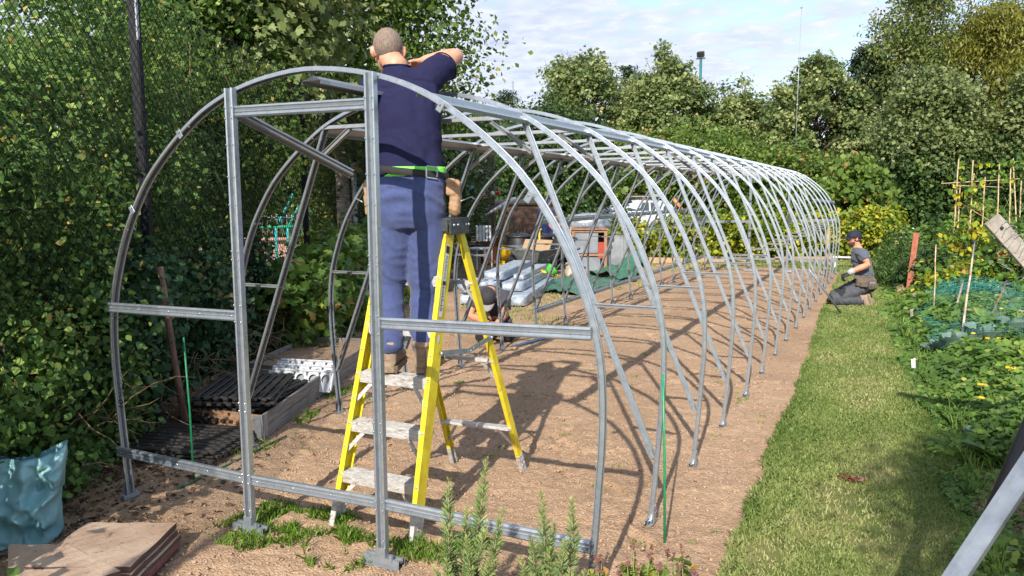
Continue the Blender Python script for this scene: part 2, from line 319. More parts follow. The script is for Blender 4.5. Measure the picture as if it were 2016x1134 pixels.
def lawn_grass():
    n = 210000; v = np.exp(rng.uniform(np.log(1.6), np.log(26), n))-2.8; u = edgeL(v)-.02 + (np.minimum(edgeR(v), 9)-edgeL(v)+.25)*rng.random(n)
    wear = fbm(u*2.2+9, v*1.6, 4); tall = fbm(u*1.1, v*1.1+50, 3); bare = ((u-2.2)**2/.12+(v-5.1)**2/.3 < 1) & (rng.random(n) < .5)
    k = (rng.random(n) > np.clip((wear-.55)*4, 0, .8)) & ~bare; u, v, wear, tall = u[k], v[k], wear[k], tall[k]; n = len(u)
    edge = np.exp(-((u-edgeL(v))/.07)**2) + .8*np.exp(-((u-edgeR(v)-.1)/.3)**2)
    h = (.014+.022*rng.random(n)+.014*edge*rng.random(n))*(.7+.8*tall); d = v+2.8; h *= 1+np.clip((d-8)/30, 0, 1); w = .0028+.0011*d*rng.uniform(.5, 1, n)
    rn = np.clip(rng.normal(.46, .14, n) + (wear-.5)*1.1 - edge*.2, 0, 1)
    blades('mown_grass', np.stack([u, v, lawn_z(u, v)-.004], -1), h, w, M_GRASS, rn, lean=.9)
lawn_grass()
def tuft_field(name, areas, mat, hmin, hmax, wmul=1.0, mean=.45):
    Ps, hs, rs = [], [], []
    for (u0, v0, ru, rv, n) in areas:
        a = rng.uniform(0, 2*np.pi, n); r = np.sqrt(rng.random(n)); u = u0+ru*r*np.cos(a); v = v0+rv*r*np.sin(a)
        keep = fbm(u*6, v*6, 3) > .43+.12*r**2; u, v = u[keep], v[keep]
        Ps.append(np.stack([u, v, soil_z(u, v)-.004], -1)); q = fbm(u*5+9, v*5, 2); hs.append(hmin+(hmax-hmin)*rng.random(len(u))*(.4+q)); rs.append(np.clip(rng.normal(mean, .22, len(u)), 0, 1))
    P = np.concatenate(Ps); h = np.concatenate(hs); d = np.hypot(P[:, 0]-2.4, P[:, 1]+2.8)
    blades(name, P, h, (.003+.0008*d)*wmul, mat, np.concatenate(rs), lean=.85)
tuft_field('grass_tufts', [(-.42, -.02, .22, .26, 1500), (-.15, .12, .3, .22, 2600), (.14, -.02, .2, .2, 1500), (.44, .12, .2, .14, 900), (-.48, .22, .12, .1, 300), (.62, .3, .12, .1, 250), (-.68, -.28, .09, .06, 90),
    (-1.35, 1.0, .12, .25, 200), (-1.5, 1.7, .1, .2, 260), (-1.75, 2.4, .1, .25, 260), (-1.4, 2.3, .15, .1, 90)], M_GRASS2, .02, .085)
tuft_field('dry_grass', [(-2.2, 6.3, .7, 1.2, 2600), (-2.9, 8.2, .9, 1.2, 2600), (-1.2, 6.6, .3, .5, 250), (-3.2, 11.2, 1.6, 1.8, 5200), (-4, 14.6, 2.6, 1.4, 7000), (-1.0, 16.2, 3.2, .55, 7000), (-1.5, 15.0, .9, .5, 700)], M_GRASS, .03, .08, mean=.6)
tuft_field('sprouting_weeds', [(rng.uniform(-1.2, 1.7), rng.uniform(.2, 5.5), .05, .05, 26) for _ in range(46)], M_GRASS2, .01, .035, wmul=1.3, mean=.5)
def crumbs(name, n, smin, smax, mat, box, pw=2.2):
    v = np.exp(rng.uniform(np.log(box[2]+2.8), np.log(box[3]+2.8), n))-2.8; u = rng.uniform(box[0], box[1], n); s = smin+(smax-smin)*rng.random(n)**pw
    o = np.array([(1, 0, 0), (-1, 0, 0), (0, 1, 0), (0, -1, 0), (0, 0, .8), (0, 0, -.8)]); F = np.array([(0, 2, 4), (2, 1, 4), (1, 3, 4), (3, 0, 4), (2, 0, 5), (1, 2, 5), (3, 1, 5), (0, 3, 5)])
    a = rng.uniform(0, 6.28, n); c, q = np.cos(a), np.sin(a); V = o[None]*(s[:, None, None])*rng.uniform(.55, 1.25, (n, 6, 1)); X = V[..., 0]*c[:, None]-V[..., 1]*q[:, None]; Y = V[..., 0]*q[:, None]+V[..., 1]*c[:, None]
    V = np.stack([X, Y, V[..., 2]], -1) + np.stack([u, v, soil_z(u, v)+s*.25], -1)[:, None]
    keep = u < edgeL(v)-.02; V = V[keep]; n = len(V)
    tag(npmesh(name, V.reshape(-1, 3), (F[None]+6*np.arange(n)[:, None, None]).reshape(-1, 3), mat, smooth=False), kind='stuff')
crumbs('soil_crumbs', 24000, .0015, .014, M_CLOD, (-3.2, 1.8, -1.2, 9))
crumbs('pebbles', 320, .003, .013, M_STONE, (-3.0, 1.8, -1.2, 7))
# ------------------------------------------------------------------ the polytunnel frame
HAT = [(-.033, .005), (-.033, 0), (-.020, 0), (-.016, .028), (-.0085, .028), (-.005, .017), (.005, .017), (.0085, .028), (.016, .028), (.020, 0), (.033, 0), (.033, .005)]
def hat_closed(k=1.0, t=.0022):
    pts = [Vector((a*k, b*k, 0)) for a, b in HAT]; off = []
    for i, p in enumerate(pts):
        d = (pts[min(i+1, len(pts)-1)]-pts[max(i-1, 0)]).normalized(); off.append(p + Vector((-d.y, d.x, 0))*t)
    return [(p.x, p.y) for p in pts] + [(p.x, p.y) for p in reversed(off)]
def sweep(mb, path, width_dir, out_fn, k=1.0, mat=0, closed_sec=None):
    """sweep the hat section along path; width_dir constant, out_fn(i) = outward direction"""
    sec = closed_sec or hat_closed(k); rings = []
    for i, p in enumerate(path):
        o = out_fn(i); rings.append([Vector(p) + Vector(width_dir)*a + o*b for a, b in sec])
    mb.loft(rings, mat, True, False)
def hat_beam(mb, a, b, width_dir, k=1.0, flip=1):
    a, b = Vector(a), Vector(b); d = (b-a).normalized(); w = Vector(width_dir); w = (w-d*w.dot(d)).normalized(); o = d.cross(w)*flip
    sweep(mb, [a, b], w, lambda i: o, k)
def screws(mb, pts, n, r=.0045):
    n = Vector(n).normalized(); s, t, d = frame(n)
    for p in pts: mb.box(Vector(p)+n*r*.6, (r*2, r*2, r*1.4), Matrix((s, t, d)).transposed(), 0, r*.5)
HP = [(1.350, -.02), (1.372, .20), (1.388, .40), (1.405, .645), (1.408, .72), (1.409, .85), (1.400, 1.0), (1.372, 1.15), (1.322, 1.30), (1.262, 1.44), (1.185, 1.575), (1.060, 1.745), (.892, 1.90), (.705, 2.035), (.555, 2.112), (.40, 2.165), (.22, 2.203), (0, 2.222)]
def hoop_path():
    # smooth the arch above the joint, keep the legs straight
    leg = HP[:4]; arch = HP[3:]; out = []
    pts = [Vector((x, 0, z)) for x, z in arch]
    for i in range(len(pts)-1):
        p0 = pts[max(i-1, 0)]; p1 = pts[i]; p2 = pts[i+1]; p3 = pts[i+2] if i+2 < len(pts) else Vector((-pts[i].x, 0, pts[i].z))
        for j in range(3):
            t = j/3; out.append(0.5*((2*p1)+(p2-p0)*t+(2*p0-5*p1+4*p2-p3)*t*t+(3*p1-p0-3*p2+p3)*t**3))
    right = [Vector((x, 0, z)) for x, z in leg[:3]] + out; top = Vector((0, 0, arch[-1][1]))
    return right + [top] + [Vector((-p.x, 0, p.z)) for p in reversed(right)]
HPATH = hoop_path()
def hoop_out(path, i):
    d = (path[min(i+1, len(path)-1)]-path[max(i-1, 0)]).normalized(); return Vector((d.z, 0, -d.x))  # outward from the arch
def make_hoop(bolts=True):
    mb = MB(); sweep(mb, [p - hoop_out(HPATH, i)*.012 for i, p in enumerate(HPATH)], (0, 1, 0), lambda i: hoop_out(HPATH, i), .72)
    if bolts:
        for s in (-1, 1):
            for z in (.60, .645, .69):
                x = np.interp(z, [.4, .645, .72], [1.388, 1.405, 1.408])
                for w in (-.022, .022): screws(mb, [(s*(x-.013), w, z)], (-s, 0, 0))
            for a, b in ((12, 13), (22, 23), (32, 33)):
                q = (HPATH[a]+HPATH[b])/2
                for w in (-.022, .022): screws(mb, [(s*q.x*.985, w, q.z-.014)], (-s*.7, 0, -.7))
    return mb
SP = .92; NH = 17
tun = thing('polytunnel_frame', 'large galvanised steel polytunnel frame of curved hoops standing on the bare soil bed', 'polytunnel frame', (0, 0, 0))
hoop_me = make_hoop().mesh('hoop', M_GALV); hoop_far = make_hoop(False).mesh('hoop', M_GALV)
def truss_meshes():
    out = []
    for s in (-1, 1):
        a = MB(); hat_beam(a, (s*.640, 0, 2.045), (s*1.352, 0, .34), (0, 1, 0), .74, flip=s)
        for t in (.03, .4, .62, .97): screws(a, [(s*(.64+.712*t)-s*.0, w, 2.045-1.705*t) for w in (-.022, .022)], (-s, 0, -.4))
        out.append(('diagonal_strut', a.mesh('diagonal_strut', M_GALV)))
        b = MB(); hat_beam(b, (s*1.378, 0, 1.108), (s*1.035, 0, 1.108), (0, 1, 0), .55, flip=s); out.append(('side_tie', b.mesh('side_tie', M_GALV_DULL)))
        c = MB(); hat_beam(c, (s*.705, 0, 1.885), (s*.47, 0, 2.052), (0, 1, 0), .72, flip=s); out.append(('short_brace', c.mesh('short_brace', M_GALV_DULL)))
    d = MB(); hat_beam(d, (-.66, 0, 2.050), (.66, 0, 2.050), (0, 1, 0), .75, flip=1); out.append(('collar_tie', d.mesh('collar_tie', M_GALV_DULL)))
    return out
TR = truss_meshes()
def foot_mb(s):
    f = MB(); hat_beam(f, (s*1.352, -.05, .006), (s*1.352, .05, .006), (1, 0, 0), .75, flip=-1); f.box((s*1.372, 0, .05), (.004, .05, .08)); screws(f, [(s*1.375, .012, .06), (s*1.375, -.012, .06)], (s, 0, 0)); return f
FT = [foot_mb(-1).mesh('base_foot', M_GALV), foot_mb(1).mesh('base_foot', M_GALV)]
jr = random.Random(4)
for k in range(NH):
    v = SP*k + (0 if k in (0, NH-1) else jr.uniform(-.015, .015))
    h = link_mesh('hoop', hoop_me if k < 6 else hoop_far, tun); h.location = (jr.uniform(-.006, .006) if k else 0, v, 0)
    def sub(nm, me):
        o = link_mesh(nm, me, tun); o.parent = h; return o
    for me in FT: sub('base_foot', me)
    if 0 < k < NH-1:
        for nm, me in TR: sub(nm, me)
def txt(body, name, size, M, mat, parent):
    cu = bpy.data.curves.new(name, 'FONT'); cu.body = body; cu.size = size; cu.align_x = 'CENTER'; cu.align_y = 'CENTER'; cu.extrude = .0003
    o = bpy.data.objects.new(name, cu); COL.objects.link(o); dg = bpy.context.evaluated_depsgraph_get(); me = bpy.data.meshes.new_from_object(o.evaluated_get(dg)); bpy.data.objects.remove(o)
    me.transform(M); me.materials.clear(); me.materials.append(mat); o = link_mesh(name, me, parent)
    if parent is not None: me.transform(Matrix.Translation(-ORG[parent.name]))
    return o
def basis(o, x, y): x = Vector(x).normalized(); y = Vector(y).normalized(); z = x.cross(y); return Matrix(((x.x, y.x, z.x, o[0]), (x.y, y.y, z.y, o[1]), (x.z, y.z, z.z, o[2]), (0, 0, 0, 1)))
# ---- part numbers inked on the steel
hoops = [o for o in tun.children if o.name.startswith('hoop')]
txt('TP 01', 'part_mark', .055, basis((-1.347, -.026, .58), (-.02, 0, -1), (1, 0, 0)) , M_INK, tun).location = (0, 0, 0)
txt('TP 01', 'part_mark', .05, basis((-1.347, SP*2-.026, .58), (-.02, 0, -1), (1, 0, 0)), M_INK, tun)
dd = Vector((-.712, 0, -1.705)).normalized()
def strut_mark(k, t):
    p = Vector((-.64, SP*k-.0185, 2.045)) + dd*t; txt('TM 19', 'part_mark', .036, basis(p+Vector((.012, -.009, 0)), dd, (.92, 0, -.38)), M_INK, tun)
strut_mark(1, 1.20); strut_mark(2, 1.20); strut_mark(3, 1.25)
# ---- front and rear frames: posts, rails, lintel
def post(x, v, top, face):
    mb = MB(); sec = [(-.025, -.002), (-.025, .026), (-.020, .030), (-.0145, .026), (-.012, .008), (.011, .008), (.0135, .026), (.019, .030), (.025, .026), (.025, -.002)]
    sec = [(a, b*face) for a, b in sec]; sec = sec if face > 0 else sec[::-1]
    mb.loft([[Vector((x+a, v+b, z)) for a, b in sec] for z in (-.02, top)], 0, True, False)
    for z in (.12, .26, .30, .62, .66, 1.06, 1.14, 1.36, 1.40, 1.62, 1.75, 1.9, 2.02, 2.07):
        if z < top: screws(mb, [(x-.020, v+.030*face, z), (x+.019, v+.030*face, z)], (0, face, 0), .0038)
    return mb
def rail(a, b, face, k=1.0):
    a, b = Vector(a), Vector(b); mb = MB(); hh = .026*k
    sec = [(-hh, -.004), (-hh, .012), (-hh*.72, .018), (-hh*.58, .012), (-hh*.25, .010), (-hh*.05, .014), (hh*.12, .010), (hh*.52, .012), (hh*.66, .018), (hh, .012), (hh, -.004)]
    mb.loft([[p + Vector((0, c*face, z)) for z, c in (sec if face > 0 else sec[::-1])] for p in (a, b)], 0, True, False)
    n = max(2, int((b-a).length/.22))
    for i in range(n+1):
        q = a.lerp(b, (i+.15)/(n+.3)); screws(mb, [q+Vector((0, .012*face, 0))], (0, face, 0), .0035)
    return mb
P1, P2, VL = -.4176, .3801, SP*(NH-1)
def end_frame(v, face):
    vv = v + (.034 if face > 0 else -.034)
    for x, t in ((P1, 2.16), (P2, 2.175)):
        p = post(x, vv, t, face).build('door_post', M_GALV, tun)
        f = MB(); hat_beam(f, (x-.10, vv+.01*face, .004), (x+.10, vv+.01*face, .004), (0, 1, 0), 1.25, flip=1); f.box((x, vv+.03*face, .045), (.05, .004, .08)); f.box((x+.06, vv+.034*face, .05), (.012, .012, .03))
        f.build('base_foot', M_GALV, p)
    for (a, b, z0, z1) in ((-1.38, P1-.025, .278, .270), (P1+.025, P2-.025, .268, .282), (P2+.025, 1.37, .282, .276), (-1.375, P1-.025, 1.075, 1.085), (P2+.025, 1.37, 1.105, 1.128)):
        rail((a, vv, z0), (b, vv, z1), face).build('cross_rail', M_GALV, tun)
    rail((P1+.025, vv, 2.052), (P2-.025, vv, 2.045), face).build('door_lintel', M_GALV, tun)
end_frame(0, -1); end_frame(VL, 1)
# ---- purlins: shallow folded plates along the roof
def purlin(u0, z0, v0, v1, tilt, wid=.125, z1=None):
    mb = MB(); w = Vector((math.cos(tilt), 0, math.sin(tilt))); o = Vector((-math.sin(tilt), 0, math.cos(tilt))); a = Vector((u0, v0, z0)); b = Vector((u0, v1, z1 if z1 is not None else z0)); h = wid/2
    sec = [(-h, -.018), (-h, 0), (-h*.25, .006), (-h*.12, .020), (h*.12, .020), (h*.25, .006), (h, 0), (h, -.018), (h-.002, -.018), (h-.002, -.003), (-h+.002, -.003), (-h+.002, -.018)]
    mb.loft([[p + w*x + o*y for x, y in reversed(sec)] for p in (a, b)], 0, True, False); return mb
for i in range(NH-1): purlin(.63, 2.062, SP*i+.003, SP*(i+1)-.003, -.46, .105).build('purlin', M_GALV, tun)
for i in range(1, NH-1): purlin(-.63, 2.050, SP*i+.003, SP*(i+1)-.003, .46, .105).build('purlin', M_GALV_DULL, tun)
purlin(.0, 2.178, .03, .89, 0, .11).build('ridge_plate', M_GALV_DULL, tun)
b = MB(); hat_beam(b, (-.53, .03, 2.085), (-.44, .86, 1.79), (0, 1, .3), .95, flip=1); b.build('loose_brace', M_GALV_DULL, tun)
for z, x in ((.29, -1.388), (1.36, -1.315)):
    b = MB(); hat_beam(b, (x-.03, SP*6, z), (x-.03, VL, z), (0, 0, 1), 1.0, flip=1); b.build('side_rail', M_GALV, tun)
b = MB(); hat_beam(b, (.86, VL-.5, 1.55), (1.27, VL-.05, 1.50), (0, 0, 1), .9, flip=1); b.build('corner_brace', M_GALV, tun)
# small lugs on the front hoop
for x, z, s in ((.715, 2.015, 1), (1.108, 1.648, 1), (-.775, 1.965, -1), (-1.150, 1.595, -1)):
    l = MB(); l.box((x, -.036, z), (.028, .004, .045), Matrix.Rotation(s*.6, 3, 'Y'), 0, .003); screws(l, [(x, -.039, z+.008)], (0, -1, 0), .004); l.build('fixing_lug', M_GALV, tun)
# ------------------------------------------------------------------ foliage tools
LM_HEDGE = leafmat('hedge_leaves', [(0, (0.052, 0.105, 0.034)), (.45, (0.111, 0.214, 0.052)), (.75, (0.233, 0.365, 0.087)), (.93, (0.428, 0.550, 0.143)), (1, (0.529, 0.407, 0.123))], transl=.42, rough=.55, spec=.22)
LM_IVY = leafmat('ivy_leaves', [(0, (0.021, 0.058, 0.026)), (.55, (0.043, 0.109, 0.043)), (.85, (0.099, 0.200, 0.067)), (1, (0.299, 0.233, 0.099))], transl=.2, rough=.5, spec=.3)
LM_MAPLE = leafmat('maple_leaves', [(0, (0.049, 0.098, 0.020)), (.5, (0.105, 0.182, 0.031)), (.85, (0.182, 0.266, 0.049)), (1, (0.420, 0.364, 0.070))], transl=.35)
LM_SYC = leafmat('sycamore_leaves', [(0, (0.073, 0.118, 0.039)), (.5, (0.174, 0.230, 0.076)), (.85, (0.308, 0.347, 0.129)), (1, (0.493, 0.482, 0.235))], transl=.32, rough=.5)
LM_WILLOW = leafmat('golden_willow_leaves', [(0, (0.098, 0.115, 0.016)), (.5, (0.207, 0.218, 0.034)), (1, (0.345, 0.322, 0.069))], transl=.35)
LM_GREYLEAF = leafmat('whitebeam_leaves', [(0, (0.065, 0.105, 0.032)), (.45, (0.15, 0.20, 0.065)), (.8, (0.25, 0.29, 0.115)), (1, (0.38, 0.38, 0.19))], transl=.28)
LM_PINE = leafmat('pine_needles', [(0, (0.022, 0.048, 0.025)), (.6, (0.056, 0.094, 0.044)), (1, (0.125, 0.150, 0.062))], transl=.1)
LM_BIRCH = leafmat('birch_leaves', [(0, (0.067, 0.113, 0.026)), (.6, (0.164, 0.209, 0.053)), (1, (0.359, 0.344, 0.120))], transl=.35)
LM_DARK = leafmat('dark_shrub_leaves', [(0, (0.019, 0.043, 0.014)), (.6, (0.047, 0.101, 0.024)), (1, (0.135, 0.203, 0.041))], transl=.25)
LM_BANK = leafmat('climbing_hop_leaves', [(0, (0.059, 0.112, 0.021)), (.5, (0.125, 0.205, 0.034)), (.88, (0.224, 0.290, 0.053)), (1, (0.396, 0.224, 0.079))], transl=.35)
LM_LIME = leafmat('yellow_green_leaves', [(0, (0.07, 0.14, 0.016)), (.38, (0.16, 0.23, 0.022)), (.72, (0.37, 0.37, 0.028)), (1, (0.54, 0.46, 0.04))], transl=.3)
LM_SQUASH = leafmat('bramble_leaves', [(0, (0.054, 0.114, 0.026)), (.55, (0.114, 0.210, 0.042)), (.88, (0.204, 0.300, 0.066)), (.96, (0.504, 0.456, 0.048)), (1, (0.408, 0.240, 0.084))], transl=.35, rough=.45)
KITE = np.array([(0, 0, 0), (.36, .45, .07), (0, 1, -.08), (-.36, .45, .07)])
NARROW = np.array([(0, 0, 0), (.13, .5, .03), (0, 1, -.12), (-.13, .5, .03)])
OVAL = np.array([(0, 0, 0), (.30, .22, .06), (.36, .55, .07), (0, 1, -.10), (-.36, .55, .07), (-.30, .22, .06)])
LOBED = np.array([(0, 0, 0), (.22, -.10, .03), (.50, .18, .06), (.30, .40, .05), (.42, .72, .02), (.14, .66, .05), (0, 1, -.1), (-.14, .66, .05), (-.42, .72, .02), (-.30, .40, .05), (-.50, .18, .06), (-.22, -.10, .03)])
def unit(a): return a/np.maximum(np.linalg.norm(a, axis=1, keepdims=True), 1e-9)
def leaf_verts(C, Nn, S, shape, hang=.35):
    n = len(C); Nn = unit(Nn); t = rng.normal(size=(n, 3)); t[:, 2] -= hang*1.5; t = unit(t - Nn*np.sum(t*Nn, 1, keepdims=True)); s = np.cross(t, Nn)
    k = len(shape); V = C[:, None] + S[:, None, None]*(s[:, None]*shape[None, :, 0:1] + t[:, None]*(shape[None, :, 1:2]-.5) + Nn[:, None]*shape[None, :, 2:3])
    return V.reshape(-1, 3), np.arange(n*k).reshape(n, k)
def clumps(blobs, n, per, cr, up=.45, inner=.5, flat=1.0):
    B = np.array(blobs, float); w = B[:, 3]*B[:, 4]+B[:, 4]*B[:, 5]; w = w/w.sum(); nc = max(1, int(n/per)); bi = rng.choice(len(B), nc, p=w)
    d = rng.normal(size=(nc, 3)); d[:, 2] += .15; d = unit(d); rad = inner+(1-inner)*rng.random(nc)**.5; rad = np.where(rng.random(nc) < .10, rng.uniform(1.0, 1.35, nc), rad); C = B[bi, :3]+d*rad[:, None]*B[bi, 3:6]
    base = np.clip(rng.normal(.45, .21, nc), 0, 1); m = nc*per; ci = np.repeat(np.arange(nc), per)
    off = rng.normal(size=(m, 3))*cr; off[:, 2] *= flat; P = C[ci]+off; Nn = d[ci]*.55 + np.array([0, 0, up]) + rng.normal(size=(m, 3))*.55
    return P, Nn, np.clip(base[ci]+rng.normal(0, .17, m), 0, 1)
def foliage(name, mat, parent, blobs, n, size, per=40, cr=.3, shape=KITE, up=.45, inner=.5, hang=.35, flat=.75, clip=None, svar=.5):
    P, Nn, rn = clumps(blobs, n, per, cr, up, inner, flat)
    if clip is not None: k = clip(P); P, Nn, rn = P[k], Nn[k], rn[k]
    S = size*(1-svar+2*svar*rng.random(len(P))); V, F = leaf_verts(P, Nn, S, shape, hang)
    return npmesh(name, V, F, mat, parent, rnd=rn)
def auto_blobs(c, z0, z1, w, n, prof=None, seed=0, br=(.22, .36)):
    r_ = np.random.default_rng(seed); out = []
    for i in range(n):
        t = (i+.5)/n*.92+.04+r_.uniform(-.04, .04); e = w/2*(prof(t) if prof else math.sin(math.pi*min(1, max(0, .12+.83*t)))**.7); a = i*2.4+r_.uniform(-.5, .5)
        b = w*r_.uniform(*br)*(.65+.35*e/(w/2)); q = max(0, e-b*.75); out.append((c[0]+q*math.cos(a), c[1]+q*math.sin(a), min(z0+(z1-z0)*t, z1-b*.7), b, b, b*r_.uniform(.75, 1.1)))
    return out
def limb_tree(name, root, base, blobs, r0, mat, split=.35):
    mb = MB(); b = Vector(base); top = max(q[2] for q in blobs); cx = sum(q[0] for q in blobs)/len(blobs); cy = sum(q[1] for q in blobs)/len(blobs); rr = random.Random(name+str(base))
    pts = []; H = top-b.z
    for i in range(8):
        t = i/7; pts.append(Vector((b.x+(cx-b.x)*t+rr.uniform(-.04, .04)*H*.3, b.y+(cy-b.y)*t+rr.uniform(-.04, .04)*H*.3, b.z+H*t*.95)))
    pts[0] = b; mb.tube(pts, [r0*(1-.85*i/7) for i in range(8)], 8)
    for q in blobs:
        t = max(.12, min(.9, (q[2]-b.z)/H*.75)); i = min(6, int(t*7)); s = pts[i].lerp(pts[i+1], t*7-i); e = Vector(q[:3]); m = s.lerp(e, .55)+Vector((0, 0, -.06*(e-s).length))
        mb.tube([s, m, e, e+(e-s)*.25], [r0*.34*(1-.5*t), r0*.22, r0*.10, r0*.03], 5)
    return mb.build('trunk', mat, root)
def tree(name, label, cat, c, z0, z1, w, lmat, n, leaf, nb=16, per=40, cr=None, group=None, prof=None, seed=1, r0=.14, bark=None, shape=KITE, inner=.5, hang=.35, ground=0.0, up=.45, br=(.22, .36), flat=.75, crown='crown', shoots=0, clip=None):
    root = thing(name, label, cat, (c[0], c[1], ground), group); bl = auto_blobs(c, z0, z1, w, nb, prof, seed, br); rs_ = random.Random(seed)
    tops = sorted(bl, key=lambda q: -q[2])[:max(4, nb//2)]
    for i in range(shoots):   # upright leading shoots that break the outline
        q = rs_.choice(tops); k = rs_.uniform(.10, .18)*q[3]*2; bl.append((q[0]+rs_.uniform(-.7, .7)*q[3], q[1]-rs_.uniform(0, .6)*q[3], q[2]+q[5]*rs_.uniform(.65, 1.15), k, k, q[5]*rs_.uniform(.4, .75)))
    limb_tree(name, root, (c[0], c[1], ground-.1), bl, r0, bark or M_BARK)
    foliage(crown, lmat, root, bl, n, leaf, per, cr or w*.075, shape, up, inner, hang, flat, clip); return root
# ------------------------------------------------------------------ chain-link fence along the left
FA = Vector((-2.44, 1.07, 0)); FD = Vector((-.433, .9014, 0)).normalized(); FN = Vector((.9014, .433, 0)).normalized()
def fp(a, n=0.0, z=0.0): return FA + FD*a + FN*n + Vector((0, 0, z))
fence = thing('chain_link_fence', 'tall black chain link fence with dark steel posts running behind the hedge leaves', 'fence', tuple(FA))
M_FENCE = pmat('black_coated_steel', (0.007, 0.008, 0.010), (0.015, 0.016, 0.019), rough=.75, scale=30, spec=.15)
M_POST = pmat('dark_painted_steel', (0.006, 0.007, 0.011), (0.014, 0.015, 0.021), rough=.6, scale=20, spec=.25)
POSTS = [-6.2, -3.1, 0, 4.25, 8.3, 12.4]
for a in POSTS:
    m = MB(); o = fp(a); M = Matrix((FD, FN, Vector((0, 0, 1)))).transposed(); H = 3.2 if a > 0 else 3.5
    m.box(o+Vector((0, 0, H/2-.1)), (.010, .055, H), M); m.box(o+FD*.028+FN*.028+Vector((0, 0, H/2-.1)), (.055, .010, H), M)
    m.build('post', M_POST, fence)
m = MB(); m.beam(fp(-.01, .040, 2.75), fp(-.01, .040, 3.5), .03, .010, FN); m.build('post_extension', M_GALV_DULL, fence)
def chain():
    m = MB(); L0, L1, z0, z1, s, r = -6.2, 13.5, .05, 3.1, .072, .0023
    for fam in (1, -1):
        k = L0-(z1-z0) if fam > 0 else L0
        while k < (L1 if fam > 0 else L1+(z1-z0)):
            a0, a1 = k, k+fam*(z1-z0); lo, hi = z0, z1
            if fam > 0:
                if a0 < L0: lo = z0+(L0-a0); a0 = L0
                if a1 > L1: hi = z1-(a1-L1); a1 = L1
            else:
                if a0 > L1: lo = z0+(a0-L1); a0 = L1
                if a1 < L0: hi = z1-(L0-a1); a1 = L0
            if hi-lo > .02:
                p, q = fp(a0, .046+fam*.002, lo), fp(a1, .046+fam*.002, hi); m.tube([p, q], r, 3, caps=False)
            k += s*1.12
    return m.build('wire_mesh', M_FENCE, fence)
chain()
m = MB()
for z in (.12, 1.6, 3.08): m.tube([fp(-6.2, .05, z), fp(13.5, .05, z)], .0028, 4)
m.build('line_wire', M_FENCE, fence)
# ------------------------------------------------------------------ hedge plants on and behind the fence
def hedge_plant(name, label, cat, a0, a1, n0, n1, zt, lmat, n, leaf, step=.5, per=26, cr=.13, shape=KITE, seed=0, z0=.1, group=None, rb=.36, stems=7, hang=.4, up=.35, inner=.45, amin=None):
    r_ = random.Random(seed); am = (a0+a1)/2; o = fp(am, (n0+n1)/2); root = thing(name, label, cat, tuple(o), group); bl = []
    na = max(1, int((a1-a0)/step)); nz = max(1, int((zt-z0)/step))
    for i in range(na):
        top = zt*(1+r_.uniform(-.12, .06))
        for j in range(nz+1):
            q = fp(a0+(i+.5)*(a1-a0)/na+r_.uniform(-.15, .15), r_.uniform(n0, n1), z0+(j+.3)*(top-z0)/(nz+1)+r_.uniform(-.12, .12)); rr = rb*r_.uniform(.7, 1.25); bl.append((q.x, q.y, max(.12, q.z), rr, rr, rr*r_.uniform(.8, 1.2)))
    m = MB()
    for i in range(stems):
        a = r_.uniform(a0+.1, a1-.1); nn = r_.uniform(n0, n1); pts = [fp(a, nn, -.05)]
        for j in range(1, 7): pts.append(fp(a+r_.uniform(-.14, .14)*j*.6, nn+r_.uniform(-.08, .08), zt*.95*j/6))
        m.tube(pts, [.018*(1-.12*j) for j in range(7)], 5)
    m.build('stems', M_TWIG, root); foliage('leaves', lmat, root, bl, n, leaf, per, cr, shape, up, inner, hang, .8, clip=lambda P: (P[:, 2] > .02) & ((P[:, 0]-FA.x)*FD.x+(P[:, 1]-FA.y)*FD.y < (99 if amin is None else amin))); return root
hedge_plant('hawthorn_hedge', 'overgrown dark green hawthorn hedge pressed through the fence at the far left edge', 'hedge', -2.2, .2, -1.2, -.28, 2.62, LM_HEDGE, 60000, .042, seed=1, rb=.38)
hedge_plant('mixed_hedge', 'tall mixed hedge behind the fence between the two dark posts, with scattered orange leaves', 'hedge', .1, 2.6, -1.3, -.32, 3.3, LM_HEDGE, 50000, .044, seed=2, rb=.38)
hedge_plant('ivy', 'low dark ivy spilling through the foot of the fence behind the black trays', 'ivy', -.9, 2.7, -.30, .0, 1.2, LM_IVY, 24000, .056, seed=3, rb=.24, shape=OVAL, cr=.1)
hedge_plant('bramble', 'dark leafy bramble at the left edge behind the turquoise bag', 'bramble', -2.4, -.6, -.22, .04, 1.15, LM_HEDGE, 17000, .040, seed=4, rb=.22, shape=OVAL, cr=.10)
hedge_plant('hop_vine', 'bright hop vine with yellowing leaves climbing the fence near the second post', 'vine', 2.5, 3.8, -.9, -.15, 3.1, LM_MAPLE, 16000, .055, seed=5, rb=.34, z0=1.5)
hedge_plant('squash_plant', 'big leaved green squash plant sprawling below the fence behind the planter boards', 'squash plant', 2.2, 4.4, .05, .55, .95, LM_SQUASH, 5200, .105, seed=6, rb=.26, shape=LOBED, cr=.13, per=18, hang=.8, up=.6)
hedge_plant('raspberry_bush', 'leafy green raspberry bush with yellow leaves behind the man on the ladder', 'bush', 4.3, 7.2, .05, .65, 1.1, LM_SQUASH, 9500, .085, seed=7, rb=.3, shape=LOBED, cr=.13, per=18, hang=.7, up=.55)
hedge_plant('nettle_patch', 'dark leafy nettle patch at the far end of the fence behind the steel bundles', 'nettles', 7.2, 12.5, .05, .9, 1.25, LM_DARK, 15000, .09, seed=8, rb=.36, cr=.16, per=20, hang=.7)
hedge_plant('boundary_hedge', 'clipped green hedge beside the fence nearest the viewer', 'hedge', -6.4, -2.3, -.7, .05, 1.48, LM_HEDGE, 13000, .085, seed=9, rb=.42, amin=-2.55)
